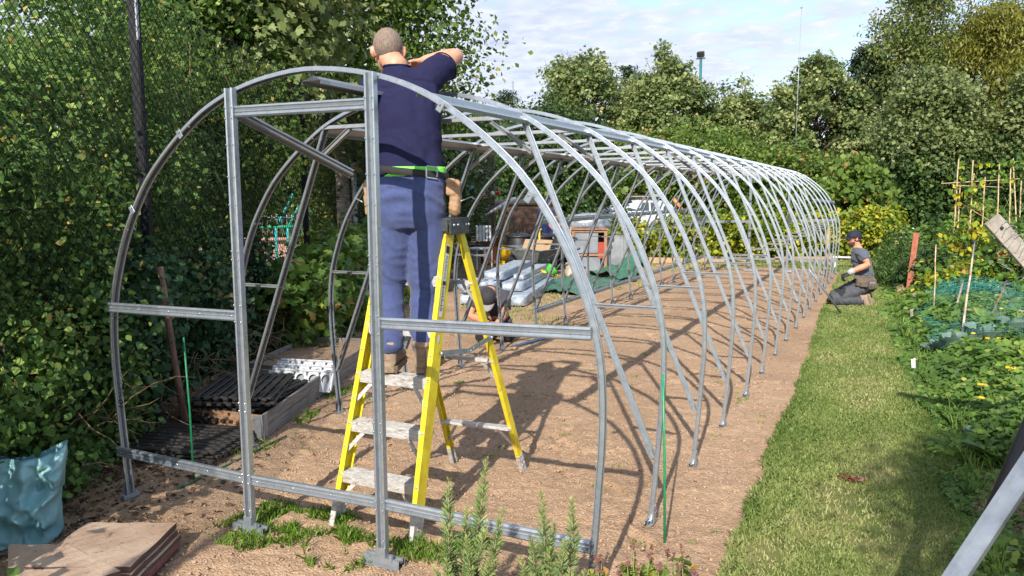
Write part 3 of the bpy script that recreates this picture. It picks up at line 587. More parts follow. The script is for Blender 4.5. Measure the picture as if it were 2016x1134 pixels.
# leaf litter and roots at the foot of the hedge
def litter():
    n = 5200; a = rng.uniform(-2.2, 4.5, n); nn = rng.exponential(.28, n)+.02; P = np.array([tuple(fp(x, y, 0)) for x, y in zip(a, nn)]); P[:, 2] = soil_z(P[:, 0], P[:, 1])+.006; N_ = np.stack([rng.normal(0, .45, n), rng.normal(0, .45, n), np.ones(n)], -1)
    V, F = leaf_verts(P, N_, rng.uniform(.02, .055, n), KITE, 0); m = leafmat('leaf_litter', [(0, (.05, .032, .02)), (.6, (.14, .085, .045)), (1, (.30, .20, .10))], transl=.1, rough=.8); tag(npmesh('leaf_litter', V, F, m, rnd=rng.random(n)), kind='stuff')
litter()
def dead_stems():
    m = MB(); r_ = random.Random(5)
    for i in range(150):
        a = r_.uniform(-1.6, 2.6); n0 = r_.uniform(.05, .4); p = fp(a, n0, r_.uniform(.02, .5)); pts = [p]; d = Vector((r_.uniform(-1, 1), r_.uniform(-1, 1), r_.uniform(-.8, .5))).normalized()
        for j in range(4): d = (d+Vector((r_.uniform(-.5, .5), r_.uniform(-.5, .5), r_.uniform(-.5, .3)))).normalized(); q = pts[-1]+d*r_.uniform(.06, .14); q.z = max(.012, q.z); pts.append(q)
        m.tube(pts, [.004, .0035, .003, .0025, .0015], 4)
    tag(m.build('dead_stems', M_TWIG), kind='stuff')
dead_stems()
# ------------------------------------------------------------------ trees beyond the fence
dome = lambda t: math.sin(math.pi*min(1, .18+.80*t))**.6
tree('field_maple', 'big dark green field maple towering behind the fence above the man on the ladder', 'tree', (-7.25, 9.3), 2.4, 9.2, 5.1, LM_MAPLE, 46000, .105, nb=30, per=46, cr=.30, seed=21, r0=.16, shape=KITE, bark=M_BIRCH, prof=lambda t: .62+.38*math.sin(math.pi*min(1, t*.9+.1)), br=(.17, .27))
tree('elder_tree', 'leafy elder behind the fence at the top left with gaps of sky', 'tree', (-5.3, 3.9), 2.0, 4.5, 2.4, LM_HEDGE, 14000, .07, nb=16, per=30, cr=.2, seed=22, r0=.06)
tree('ivy_clad_tree', 'tree with broad light leaves and rusty seed clusters behind the fence near the top left', 'tree', (-5.3, 5.0), 2.6, 5.6, 2.6, LM_SYC, 15000, .10, nb=15, per=30, cr=.2, seed=23, r0=.07, shape=LOBED)
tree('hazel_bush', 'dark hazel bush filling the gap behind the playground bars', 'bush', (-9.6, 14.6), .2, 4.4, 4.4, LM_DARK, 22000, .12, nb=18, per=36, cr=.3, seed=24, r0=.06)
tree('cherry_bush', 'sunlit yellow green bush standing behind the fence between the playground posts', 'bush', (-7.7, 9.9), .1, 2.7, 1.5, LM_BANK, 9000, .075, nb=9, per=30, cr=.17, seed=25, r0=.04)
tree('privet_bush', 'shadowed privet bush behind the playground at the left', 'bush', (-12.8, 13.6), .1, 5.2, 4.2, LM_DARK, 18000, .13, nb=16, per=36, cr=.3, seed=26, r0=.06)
# ------------------------------------------------------------------ trees round the far side
tree('sycamore', 'rounded sycamore, the largest of the trees behind the parked car', 'tree', (-12.9, 36.8), .6, 8.7, 6.4, LM_SYC, 40000, .19, nb=40, per=60, cr=.25, inner=.7, shoots=18, seed=31, r0=.16, prof=dome, br=(.11, .21))
tree('sycamore', 'pointed sycamore with a narrow top just left of the floodlight', 'tree', (-8.6, 38.9), .6, 8.7, 6.0, LM_SYC, 36000, .19, nb=36, per=60, cr=.24, inner=.7, shoots=18, seed=32, r0=.15, prof=lambda t: math.sin(math.pi*min(1, .25+.72*t))**.8, br=(.11, .21))
tree('sycamore', 'low bushy sycamore below the floodlight pole', 'tree', (-5.4, 41.4), .5, 6.5, 5.6, LM_SYC, 30000, .19, nb=30, per=60, cr=.25, inner=.7, shoots=14, seed=33, r0=.13, prof=dome)
tree('sycamore', 'tall pale sycamore beside the thin aerial mast', 'tree', (-1.2, 40.2), .5, 8.4, 5.2, LM_SYC, 34000, .19, nb=34, per=60, cr=.24, inner=.7, shoots=18, seed=34, r0=.14, prof=lambda t: math.sin(math.pi*min(1, .22+.74*t))**.8, br=(.11, .21))
tree('sycamore', 'small dark sycamore filling the dip left of the aerial mast', 'tree', (-3.6, 43.4), .5, 6.6, 4.8, LM_SYC, 24000, .18, nb=16, per=34, cr=.30, shoots=12, seed=35, r0=.12, prof=dome)
tree('sycamore', 'dark lower sycamore between the two big rounded trees', 'tree', (-11.2, 42.0), .5, 7.9, 4.6, LM_SYC, 22000, .18, nb=16, per=34, cr=.30, shoots=12, seed=36, r0=.12, prof=dome)
tree('birch_tree', 'tall loose birch with drooping sprays rising out of the picture at the right', 'tree', (3.1, 42.5), 3.6, 12.6, 4.6, LM_BIRCH, 22000, .15, nb=22, per=30, cr=.36, seed=37, r0=.14, bark=M_BIRCH, prof=lambda t: .5+.5*math.sin(math.pi*min(1, t*.95)), br=(.13, .22), hang=1.2)
tree('golden_willow', 'golden yellow willow at the upper right edge', 'tree', (6.5, 41.7), .8, 10.6, 6.0, LM_WILLOW, 60000, .24, nb=26, per=40, cr=.34, seed=38, r0=.17, shape=NARROW, prof=dome, br=(.15, .26), hang=1.6)
tree('whitebeam', 'pale leaved whitebeam standing in front of the golden willow', 'tree', (3.7, 36.0), 2.0, 6.5, 4.6, LM_GREYLEAF, 24000, .17, nb=20, per=30, cr=.30, shoots=10, seed=39, r0=.13, prof=dome)
tree('pine_tree', 'dark open pine between the birch and the tall pale sycamore', 'tree', (1.0, 42.6), 2.0, 9.2, 4.6, LM_PINE, 34000, .28, nb=24, per=60, cr=.22, seed=40, r0=.14, shape=NARROW, prof=lambda t: 1-.72*t, br=(.12, .2), flat=.4)
tree('whitebeam', 'grey green whitebeam cut by the right edge of the picture', 'tree', (7.6, 36.4), 2.2, 6.6, 3.0, LM_GREYLEAF, 14000, .17, nb=14, per=30, cr=.3, seed=41, r0=.12, prof=dome)
tree('pine_tree', 'distant dark pine behind the maple beside the open sky', 'tree', (-24.4, 51.3), 1, 9.4, 3.6, LM_PINE, 10000, .36, nb=16, per=50, cr=.28, seed=42, r0=.14, shape=NARROW, prof=lambda t: 1-.75*t, br=(.13, .22), flat=.4)
tree('pine_tree', 'thin pine top poking out behind the largest sycamore', 'tree', (-16.0, 55.4), 1, 11.6, 3.4, LM_PINE, 9000, .36, nb=15, per=50, cr=.28, seed=43, r0=.14, shape=NARROW, prof=lambda t: 1-.8*t, br=(.12, .2), flat=.4)
tree('ash_tree', 'light green ash tree at the edge of the open sky behind the clock screen', 'tree', (-16.6, 33.2), .4, 5.9, 4.4, LM_SYC, 15000, .2, nb=16, per=34, cr=.3, seed=44, r0=.11, prof=dome)
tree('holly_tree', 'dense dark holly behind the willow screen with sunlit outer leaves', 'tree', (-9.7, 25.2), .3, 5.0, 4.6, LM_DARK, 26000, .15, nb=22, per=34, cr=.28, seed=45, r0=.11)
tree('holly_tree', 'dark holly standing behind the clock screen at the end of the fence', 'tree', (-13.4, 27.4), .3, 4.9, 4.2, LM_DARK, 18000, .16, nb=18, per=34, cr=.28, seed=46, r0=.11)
GB = 'ivy covered bushes along the far boundary'
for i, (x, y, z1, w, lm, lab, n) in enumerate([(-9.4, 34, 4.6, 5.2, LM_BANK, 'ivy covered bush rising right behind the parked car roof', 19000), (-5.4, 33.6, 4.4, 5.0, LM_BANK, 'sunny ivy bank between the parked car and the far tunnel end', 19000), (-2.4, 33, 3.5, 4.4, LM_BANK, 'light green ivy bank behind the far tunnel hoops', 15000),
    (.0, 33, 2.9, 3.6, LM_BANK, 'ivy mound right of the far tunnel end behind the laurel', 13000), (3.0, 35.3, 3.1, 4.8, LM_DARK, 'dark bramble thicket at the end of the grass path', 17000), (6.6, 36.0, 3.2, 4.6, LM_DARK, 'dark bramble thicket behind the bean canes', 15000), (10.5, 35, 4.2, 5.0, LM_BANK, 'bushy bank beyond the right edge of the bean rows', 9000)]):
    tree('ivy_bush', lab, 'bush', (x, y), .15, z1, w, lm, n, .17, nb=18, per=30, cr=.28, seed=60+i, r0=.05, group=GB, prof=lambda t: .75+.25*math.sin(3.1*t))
tree('laurel_bush', 'laurel bush with long drooping leaves at the end of the tunnel right side', 'bush', (1.25, 26), .15, 2.75, 2.1, LM_BANK, 5200, .22, nb=13, per=20, cr=.18, seed=70, r0=.04, shape=OVAL, hang=2.0)
GL = 'yellow leaved bushes across the far end'
for i, (x, y, w, h, lab) in enumerate([(-3.75, 16.75, 1.05, .98, 'yellow leaved currant bush beside the potting bench'), (-2.55, 16.95, 1.15, 1.08, 'bushy yellow green currant in front of the car wheel'), (-1.2, 17.1, 1.1, 1.06, 'yellow green currant bush behind the left far door post'), (-.1, 18.0, 1.1, 1.1, 'yellow green currant bush between the far door posts'), (.85, 18.5, 1.1, 1.1, 'yellow green currant bush behind the far right hoop legs'), (1.75, 19.6, 1.2, 1.2, 'large lime yellow currant bush right behind the kneeling man'), (2.15, 22.2, 1.2, 1.1, 'dark topped currant bush at the back of the yellow row')]):
    tree('currant_bush', lab, 'bush', (x, y), .08, h, w, LM_LIME, 4200, .105, nb=10, per=22, cr=.12, seed=80+i, r0=.015, group=GL, shape=OVAL, hang=.8, up=.6)
def wood():
    bl = []; r_ = random.Random(3)
    for i in range(90):
        a = r_.uniform(-1.15, .42); d = r_.uniform(54, 66); x, y = 2.4+math.sin(a)*d, -2.8+math.cos(a)*d; h = r_.uniform(3.5, 6.2); bl.append((x, y, h*.5, 2.2, 2.2, h*.5))
    o = foliage('distant_wood', LM_DARK, None, bl, 60000, .42, 30, .5, KITE, .4, .6, .4); tag(o, kind='stuff')
wood()
# ------------------------------------------------------------------ step ladder
def step_ladder():
    root = thing('step_ladder', 'yellow fibreglass step ladder with scuffed aluminium treads standing inside the first bay of the frame', 'step ladder', (.165, .75, 0))
    FL, FR, TL, TR_ = Vector((-.115, .222, -.01)), Vector((.386, .222, -.01)), Vector((-.035, .63, 1.50)), Vector((.365, .63, 1.50))
    RL, RR, SL, SR = Vector((-.03, 1.275, -.005)), Vector((.448, 1.325, -.005)), Vector((-.035, .715, 1.50)), Vector((.365, .725, 1.50))
    def chan(a, b, s, w, h, name):
        d = (b-a).normalized(); x = Vector((s, 0, 0)); x = (x-d*x.dot(d)).normalized(); y = d.cross(x)*(-s); y = y if y.y > 0 else -y
        sec = [(0, -h/2), (0, h/2), (-w, h/2), (-w, h/2-.006), (-.006, h/2-.006), (-.006, -h/2+.006), (-w, -h/2+.006), (-w, -h/2)]
        mb = MB(); n0 = a+d*.115; mb.loft([[p + x*q + y*r for q, r in (sec if s > 0 else sec[::-1])] for p in (n0, b)], 0, True, False); o = mb.build(name, M_YELLOW, root)
        bt = MB(); k = 1.06; bt.loft([[p + x*(q*k+.002) + y*r*k for q, r in (sec if s > 0 else sec[::-1])] for p in (a, a+d*.125)], 0, True, False)
        for t in (.03, .06): bt.box(a+d*(t+.03)+x*.004+y*.012, (.006, .01, .01)); bt.box(a+d*(t+.03)+x*.004-y*.012, (.006, .01, .01))
        bt.build('foot_cap', M_ALU, o); return d, x, y
    f1 = chan(FL, TL, -1, .028, .078, 'front_rail'); f2 = chan(FR, TR_, 1, .028, .078, 'front_rail')
    chan(RL, SL, -1, .024, .046, 'rear_rail'); chan(RR, SR, 1, .024, .046, 'rear_rail')
    for i, z in enumerate((.262, .512, .757, 1.005, 1.255)):
        t = (z+.01)/1.51; a = FL.lerp(TL, t)+Vector((.004, 0, 0)); b = FR.lerp(TR_, t)-Vector((.004, 0, 0)); m = MB(); c = (a+b)/2; w = b.x-a.x
        m.box(c+Vector((0, .005, -.004)), (w, .085, .006))
        for q in range(6): m.box(c+Vector((0, -.03+.014*q, .0005)), (w-.004, .006, .005))
        m.box(c+Vector((0, -.040, -.026)), (w, .005, .052)); m.box(c+Vector((0, .047, -.02)), (w, .004, .03))
        for q in (-.12, .12): m.ball(c+Vector((q, -.044, -.03)), .006, 6)
        o = m.build('tread', M_ALU, root)
        if i < 3:
            for s, e in ((1, FR.lerp(TR_, max(0, t-.10))), (-1, FL.lerp(TL, max(0, t-.10)))):
                br = MB(); br.beam(c+Vector((s*(w/2-.11), -.028, -.03)), e-Vector((s*.012, .02, 0)), .020, .005, (0, 1, 0)); br.build('tread_brace', M_ALU, o)
    rv = MB()
    for z in (.262, .40, .512, .64, .757, .88, 1.005, 1.255):
        for P, Q, s in ((FL, TL, -1), (FR, TR_, 1)): q = P.lerp(Q, (z+.0)/1.51); rv.ball(q+Vector((-s*.012, -.040, .0)), (.007, .005, .007), 8)
    rv.build('rivets', M_GALV, root)
    for i, z in enumerate((.30, .74, 1.20)):
        t = z/1.505; a, b = RL.lerp(SL, t), RR.lerp(SR, t); m = MB(); m.beam(a+Vector((.004, -.01, 0)), b-Vector((.004, .01, 0)), .05 if i == 0 else .03, .02, (0, 0, 1)); o = m.build('rear_bar', M_ALU, root)
        for s, P, Q in ((-1, RL, SL), (1, RR, SR)):
            br = MB(); q = P.lerp(Q, max(0, t-.09)); c = (a+b)/2+Vector((s*.14, -.005, -.012)); br.beam(c, q-Vector((s*.01, .01, 0)), .018, .004, (0, 1, 0)); br.build('rear_brace', M_ALU, o)
    for s, P, Q, A, B in ((1, FR, TR_, RR, SR), (-1, FL, TL, RL, SL)):
        a = P.lerp(Q, .585)+Vector((s*.008, .02, 0)); b = A.lerp(B, .585)+Vector((s*.008, 0, 0)); mid = a.lerp(b, .55)-Vector((0, 0, .035)); m = MB()
        m.beam(a, mid, .026, .005, (s, 0, 0)); m.beam(mid+Vector((s*.006, -.03, .003)), b, .026, .005, (s, 0, 0))
        for q in (a, mid, mid+Vector((0, .03, .01)), b): m.ball(q+Vector((s*.006, 0, 0)), .009, 8)
        m.build('spreader', M_GALV, root)
    m = MB(); m.box((.165, .665, 1.535), (.462, .20, .022), None, 0, .006); m.box((.165+.228, .665, 1.505), (.012, .19, .085), None, 0, .004); m.box((.165-.228, .665, 1.505), (.012, .19, .085), None, 0, .004); m.box((.165, .563, 1.51), (.44, .006, .06))
    for yy in (.60, .64, .72, .75): m.ball((.40, yy, 1.51), .008, 8, 1)
    m.build('top_cap', [M_DKPLATE, M_GALV], root)
    # warning sticker on the outer face of the right rail
    d, x, y = f2; lb = MB(); lk = MB(); lab = pmat('sticker_paper', (.62, .62, .60), (.72, .72, .70), rough=.5, scale=30)
    def patch(mbx, t0, t1, y0, y1, o=.0015):
        a, b = FR+d*t0+x*o, FR+d*t1+x*o; mbx.add([a+y*y0, a+y*y1, b+y*y1, b+y*y0], [(0, 1, 2, 3)])
    patch(lb, 1.10, 1.47, -.030, .006); lb.build('warning_sticker', lab, root)
    patch(lk, 1.425, 1.462, -.027, .003, .003); rr = random.Random(8)
    for i in range(15): t = 1.13+i*.009; patch(lk, t, t+.004, -.026, -.026+rr.uniform(.012, .027), .003)
    for i in range(14): t = 1.29+i*.009; patch(lk, t, t+.003, -.026+rr.uniform(0, .006), rr.uniform(-.01, .003), .003)
    patch(lk, 1.262, 1.282, -.027, .003, .003); lk.build('sticker_print', M_INK, root)
    bg = MB(); ps = []; c = FR+d*.99+x*.0015
    bg.add([c+d*(.022*math.cos(q))+y*(.013*math.sin(q)-.006) for q in [i*math.pi/8 for i in range(16)]], [tuple(range(16))]); bg.build('rating_sticker', lab, root)
step_ladder()
# ------------------------------------------------------------------ people
def skinmat(name, c1, c2):
    m = pmat(name, c1, c2, rough=.5, scale=14, detail=5, bump=.08, bscale=300, spec=.4); b = m.node_tree.nodes['Principled BSDF']; b.inputs['Subsurface Weight'].default_value = .12; b.inputs['Subsurface Radius'].default_value = (.01, .004, .002); return m
M_SKIN = skinmat('sunburnt_skin', (.52, .235, .15), (.64, .33, .22)); M_SKIN2 = skinmat('tanned_skin', (.46, .20, .115), (.58, .28, .17))
M_NAVY = pmat('navy_cotton', (.013, .0135, .047), (.017, .0175, .058), rough=.9, scale=160, bump=.12, bscale=500, spec=.2)
M_TROUS = pmat('blue_sweatpants', (.044, .062, .165), (.056, .077, .195), rough=.9, scale=60, bump=.15, bscale=420, sheen=.2)
M_GREYT = pmat('slate_cotton', (.062, .078, .108), (.088, .105, .14), rough=.85, scale=60, bump=.12, bscale=420, sheen=.15)
M_PLUM = pmat('charcoal_plum_cotton', (.034, .030, .044), (.055, .048, .066), rough=.85, scale=60, bump=.12, bscale=400, sheen=.15)
M_GREYW = pmat('grey_work_cloth', (.05, .053, .064), (.082, .086, .10), rough=.85, scale=50, bump=.15, bscale=300)
M_BLACKW = pmat('black_work_cloth', (.010, .010, .012), (.022, .022, .025), rough=.85, scale=50, bump=.15, bscale=300)
M_SUEDE = pmat('tan_suede', (.30, .175, .095), (.42, .27, .16), rough=.9, scale=20, bump=.2, bscale=200)
M_DSUEDE = pmat('brown_leather', (.075, .055, .042), (.14, .105, .08), rough=.75, scale=16, bump=.2, bscale=150)
M_BOOT = pmat('brown_boot_leather', (.22, .15, .105), (.36, .26, .185), rough=.75, scale=25, bump=.2, bscale=200)
M_SOLE = pmat('dusty_boot_sole', (.17, .12, .08), (.30, .22, .15), rough=.9, scale=30, bump=.3)
M_HIVIS = pmat('hi_vis_green', (.16, .72, .06), (.24, .82, .10), rough=.7, scale=20)
M_LACE = pmat('black_webbing', (.012, .012, .013), (.024, .024, .025), rough=.8, scale=80)
M_HAIR = pmat('greying_cropped_hair', (.17, .12, .092), (.27, .205, .165), rough=.9, scale=120, detail=3, bump=.6, bscale=260, stretch=(1, 1, .35))
M_EYE = pmat('eye_white', (.75, .72, .68), rough=.3); M_CAP = pmat('navy_cap_cloth', (.008, .009, .022), (.014, .015, .034), rough=.8, scale=60, bump=.1, bscale=400)
M_GLOVE = pmat('black_work_glove', (.014, .014, .015), (.035, .035, .037), rough=.7, scale=30, bump=.2, bscale=160); M_CUFF = pmat('grey_glove_cuff', (.30, .31, .33), (.42, .43, .45), rough=.8, scale=40)
M_STUB = pmat('dark_stubble', (.045, .028, .02), (.10, .06, .042), rough=.85, scale=120, bump=.4, bscale=300); M_DGREY = pmat('dark_grey_cap', (.022, .021, .028), (.036, .034, .042), rough=.85, scale=60); M_BRIM = pmat('grey_cap_brim', (.20, .19, .20), (.27, .26, .27), rough=.85, scale=60)
def remesh(mb, name, mats, parent, voxel=.009, smooth=4, disp=None):
    me0 = mb.mesh('tmp', []); ob = bpy.data.objects.new('tmp', me0); COL.objects.link(ob)
    r = ob.modifiers.new('r', 'REMESH'); r.mode = 'VOXEL'; r.voxel_size = voxel; r.use_smooth_shade = True
    s = ob.modifiers.new('s', 'SMOOTH'); s.factor = .5; s.iterations = smooth
    dg = bpy.context.evaluated_depsgraph_get(); me = bpy.data.meshes.new_from_object(ob.evaluated_get(dg)); bpy.data.objects.remove(ob); me.name = name
    n = len(me.vertices); co = np.empty(n*3, np.float32); me.vertices.foreach_get('co', co); co = co.reshape(-1, 3).astype(float)
    if disp is not None:
        no = np.empty(n*3, np.float32); me.vertex_normals.foreach_get('vector', no); no = no.reshape(-1, 3); co = co + no*disp(co)[:, None]
    co -= np.array(ORG[parent.name]); me.vertices.foreach_set('co', co.astype(np.float32).ravel()); me.materials.clear()
    for q in (mats if isinstance(mats, (list, tuple)) else [mats]): me.materials.append(q)
    me.polygons.foreach_set('use_smooth', np.ones(len(me.polygons), bool)); me.update(); return link_mesh(name, me, parent)
def folds(amp, d1, d2, f1=16., f2=4., seed=0.):
    d1 = np.array(Vector(d1).normalized()); d2 = np.array(Vector(d2).normalized())
    def fn(co):
        s = co@d1; t = co@d2; w = fbm(t*5+seed, s*5, 2)*1.6; r = 1-np.abs(2*fbm(s*f1+w*2+seed, t*f2+seed*2, 3)-1); return amp*(r**4-.35)*1.5 + amp*.45*(fbm(s*26, t*26, 2)-.5)
    return fn
class Ax:
    def __init__(self, F, U=(0, 0, 1)):
        U = Vector(U).normalized(); F = Vector(F); self.F = (F-U*F.dot(U)).normalized(); self.U = U; self.R = self.F.cross(U).normalized(); self.M = Matrix((self.R, self.F, self.U)).transposed()
    def at(self, o, r=0, f=0, u=0): return Vector(o)+self.R*r+self.F*f+self.U*u
def torso(mb, rings, n=18, p=2.4):
    out = []
    for c, R_, F_, a, b in rings:
        r = []
        for i in range(n):
            t = 2*math.pi*i/n; ct, st = math.cos(t), math.sin(t); r.append(Vector(c)+Vector(R_)*(a*math.copysign(abs(ct)**(2/p), ct))+Vector(F_)*(b*math.copysign(abs(st)**(2/p), st)))
        out.append(r)
    mb.loft(out)
def head(mb, c, A, s=1.0):
    M = A.M; b = lambda r, f, u, R3: mb.ball(A.at(c, r*s, f*s, u*s), tuple(q*s for q in R3), 16, 0, M)
    b(0, -.008, .028, (.076, .096, .092)); b(0, .028, -.040, (.058, .066, .070)); b(0, .060, -.088, (.026, .022, .022)); b(0, .082, .028, (.045, .014, .014)); b(0, .083, -.062, (.026, .014, .012))
    mb.tube([A.at(c, 0, .086*s, .022*s), A.at(c, 0, .104*s, -.004*s), A.at(c, 0, .116*s, -.026*s)], [.008*s, .011*s, .014*s], 8)
    for k in (-1, 1):
        b(k*.016, .094, -.030, (.010, .012, .009)); b(k*.046, .066, -.012, (.022, .022, .024))
        mb.tube([A.at(c, k*.074*s, -.004*s, .022*s), A.at(c, k*.088*s, -.020*s, .016*s), A.at(c, k*.087*s, -.020*s, -.006*s), A.at(c, k*.076*s, -.006*s, -.034*s)], [.010*s, .012*s, .011*s, .008*s], 8)
        b(k*.080, -.012, -.004, (.008, .017, .028))
def eyes(root, par, c, A, s=1.0):
    m = MB()
    for k in (-1, 1): m.ball(A.at(c, k*.032*s, .080*s, .008*s), .0115*s, 10, 0); m.ball(A.at(c, k*.032*s, .0885*s, .008*s), .0055*s, 8, 1)
    m.build('eyes', [M_EYE, M_INK], par)
def hand(mb, w, d, pn, thumb, curl=.5, s=1.0):
    """palm, five unequal bent fingers; d = hand direction, pn = palm side, thumb = side of the thumb"""
    d = Vector(d).normalized(); pn = Vector(pn); pn = (pn-d*pn.dot(d)).normalized(); x = d.cross(pn).normalized(); x = x if x.dot(Vector(thumb)) > 0 else -x; w = Vector(w)
    mb.loft([[w+d*t*s + x*(math.cos(q)*a*s) + pn*(math.sin(q)*b*s) for q in [i*math.pi/5 for i in range(10)]] for t, a, b in ((-.01, .026, .021), (.02, .034, .017), (.06, .042, .015), (.09, .041, .012))])
    for i, (o, L) in enumerate(((.031, .072), (.011, .080), (-.010, .075), (-.030, .058))):
        p = w+d*.082*s+x*o*s; ang = curl*.5; pts = [p]; dd = d
        for j, fr in enumerate((.45, .32, .23)):
            ang = curl*(.55+.75*j)+i*.04; dd = d*math.cos(ang)+pn*math.sin(ang); p = p+dd*L*fr*s; pts.append(p)
        mb.tube(pts, [.0095*s, .009*s, .008*s, .0065*s], 7)
    p = w+d*.03*s+x*.032*s; t1 = (d*.55+x*.8+pn*.25).normalized(); t2 = (d*.85+x*.3+pn*.5).normalized(); mb.tube([p-t1*.012*s, p+t1*.034*s, p+t1*.034*s+t2*.030*s, p+t1*.034*s+t2*.05*s], [.013*s, .011*s, .0095*s, .007*s], 7)
def boot(parent, heel, F, U=(0, 0, 1), s=1.0, toe_up=0.0, hi=.13):
    A = Ax(F, U); m = MB(); h = Vector(heel)
    def ring(f, u, a, b): return [A.at(h, a*math.cos(t)*s, f*s, (u+b*math.sin(t))*s) for t in [i*math.pi/7 for i in range(14)]]
    m.loft([ring(-.035, .05, .018, .03), ring(-.028, .055, .034, .05), ring(.02, .065, .040, .055), ring(.08, .058, .043, .046), ring(.14, .046, .048, .036), ring(.19, .042, .047, .032), ring(.225, .038, .034, .025), ring(.24, .034, .014, .012)])
    m.tube([A.at(h, 0, .008*s, .06*s), A.at(h, 0, .004*s, .10*s), A.at(h, 0, 0, hi*s)], [(.040*s, .050*s), (.041*s, .048*s), (.047*s, .054*s)], 12, up=tuple(A.F))
    m.tube([A.at(h, 0, 0, (hi-.012)*s), A.at(h, 0, 0, (hi+.008)*s)], [(.052*s, .058*s), (.050*s, .056*s)], 12, up=tuple(A.F))
    o = remesh(m, 'boot', M_BOOT, parent, .006, 3)
    q = MB(); pr = [(-.036, .022), (-.02, .036), (.03, .040), (.09, .040), (.14, .046), (.19, .047), (.225, .036), (.243, .016)]
    out = [(a, f) for f, a in pr] + [(-a, f) for f, a in reversed(pr)]
    q.loft([[A.at(h, a*1.06*s, f*s, u*s) for a, f in out] for u in (-.002, .012, .024)], 0, True, False)
    for i in range(7): q.box(A.at(h, 0, (-.02+.035*i)*s, -.003*s), (.07*s, .014*s, .008*s), A.M)
    q.build('sole', M_SOLE, o)
    l = MB()
    for i in range(4): f, u = .095-.018*i, .102+.012*i; l.tube([A.at(h, -.028*s, (f-.03)*s, u*s), A.at(h, 0, f*s, (u+.004)*s), A.at(h, .028*s, (f-.03)*s, u*s)], .0035*s, 5)
    l.tube([A.at(h, .0, .06*s, .13*s), A.at(h, .03*s, .075*s, .12*s), A.at(h, .045*s, .07*s, .09*s), A.at(h, .03*s, .07*s, .08*s)], .003*s, 5); l.build('laces', M_LACE, o); return o
def cap(root, c, A, mat, brim_mat, s=1.0, tilt=0.0):
    m = MB(); rings = []
    for j in range(9):
        th = j/8*math.pi/2; r = math.cos(th)**.8; rings.append([A.at(c, .086*s*r*math.cos(t), (-.008+.107*r*math.sin(t))*s, (.030+.093*math.sin(th))*s) for t in [2*math.pi*i/20 for i in range(20)]])
    rings.insert(0, [A.at(c, .087*s*math.cos(t), (-.008+.108*math.sin(t))*s, .012*s) for t in [2*math.pi*i/20 for i in range(20)]])
    m.loft(rings); m.ball(A.at(c, 0, -.008*s, .124*s), (.009*s, .009*s, .006*s), 8); o = m.build('cap', mat, root)
    b = MB(); g = []
    for i in range(11):
        t = -1+2*i/10; row = []
        for j in range(5):
            v = j/4; x = t*.078*(1-.18*v); y = .085*math.sqrt(max(0, 1-(t*.86)**2))+.012+v*.075*math.sqrt(max(0.05, 1-t*t*.85)); row.append(A.at(c, x*s, y*s, (.020-.010*v-.022*t*t)*s))
        g.append(row)
    b.sheet(g, 0, True, .004); b.build('cap_brim', brim_mat, o); return o
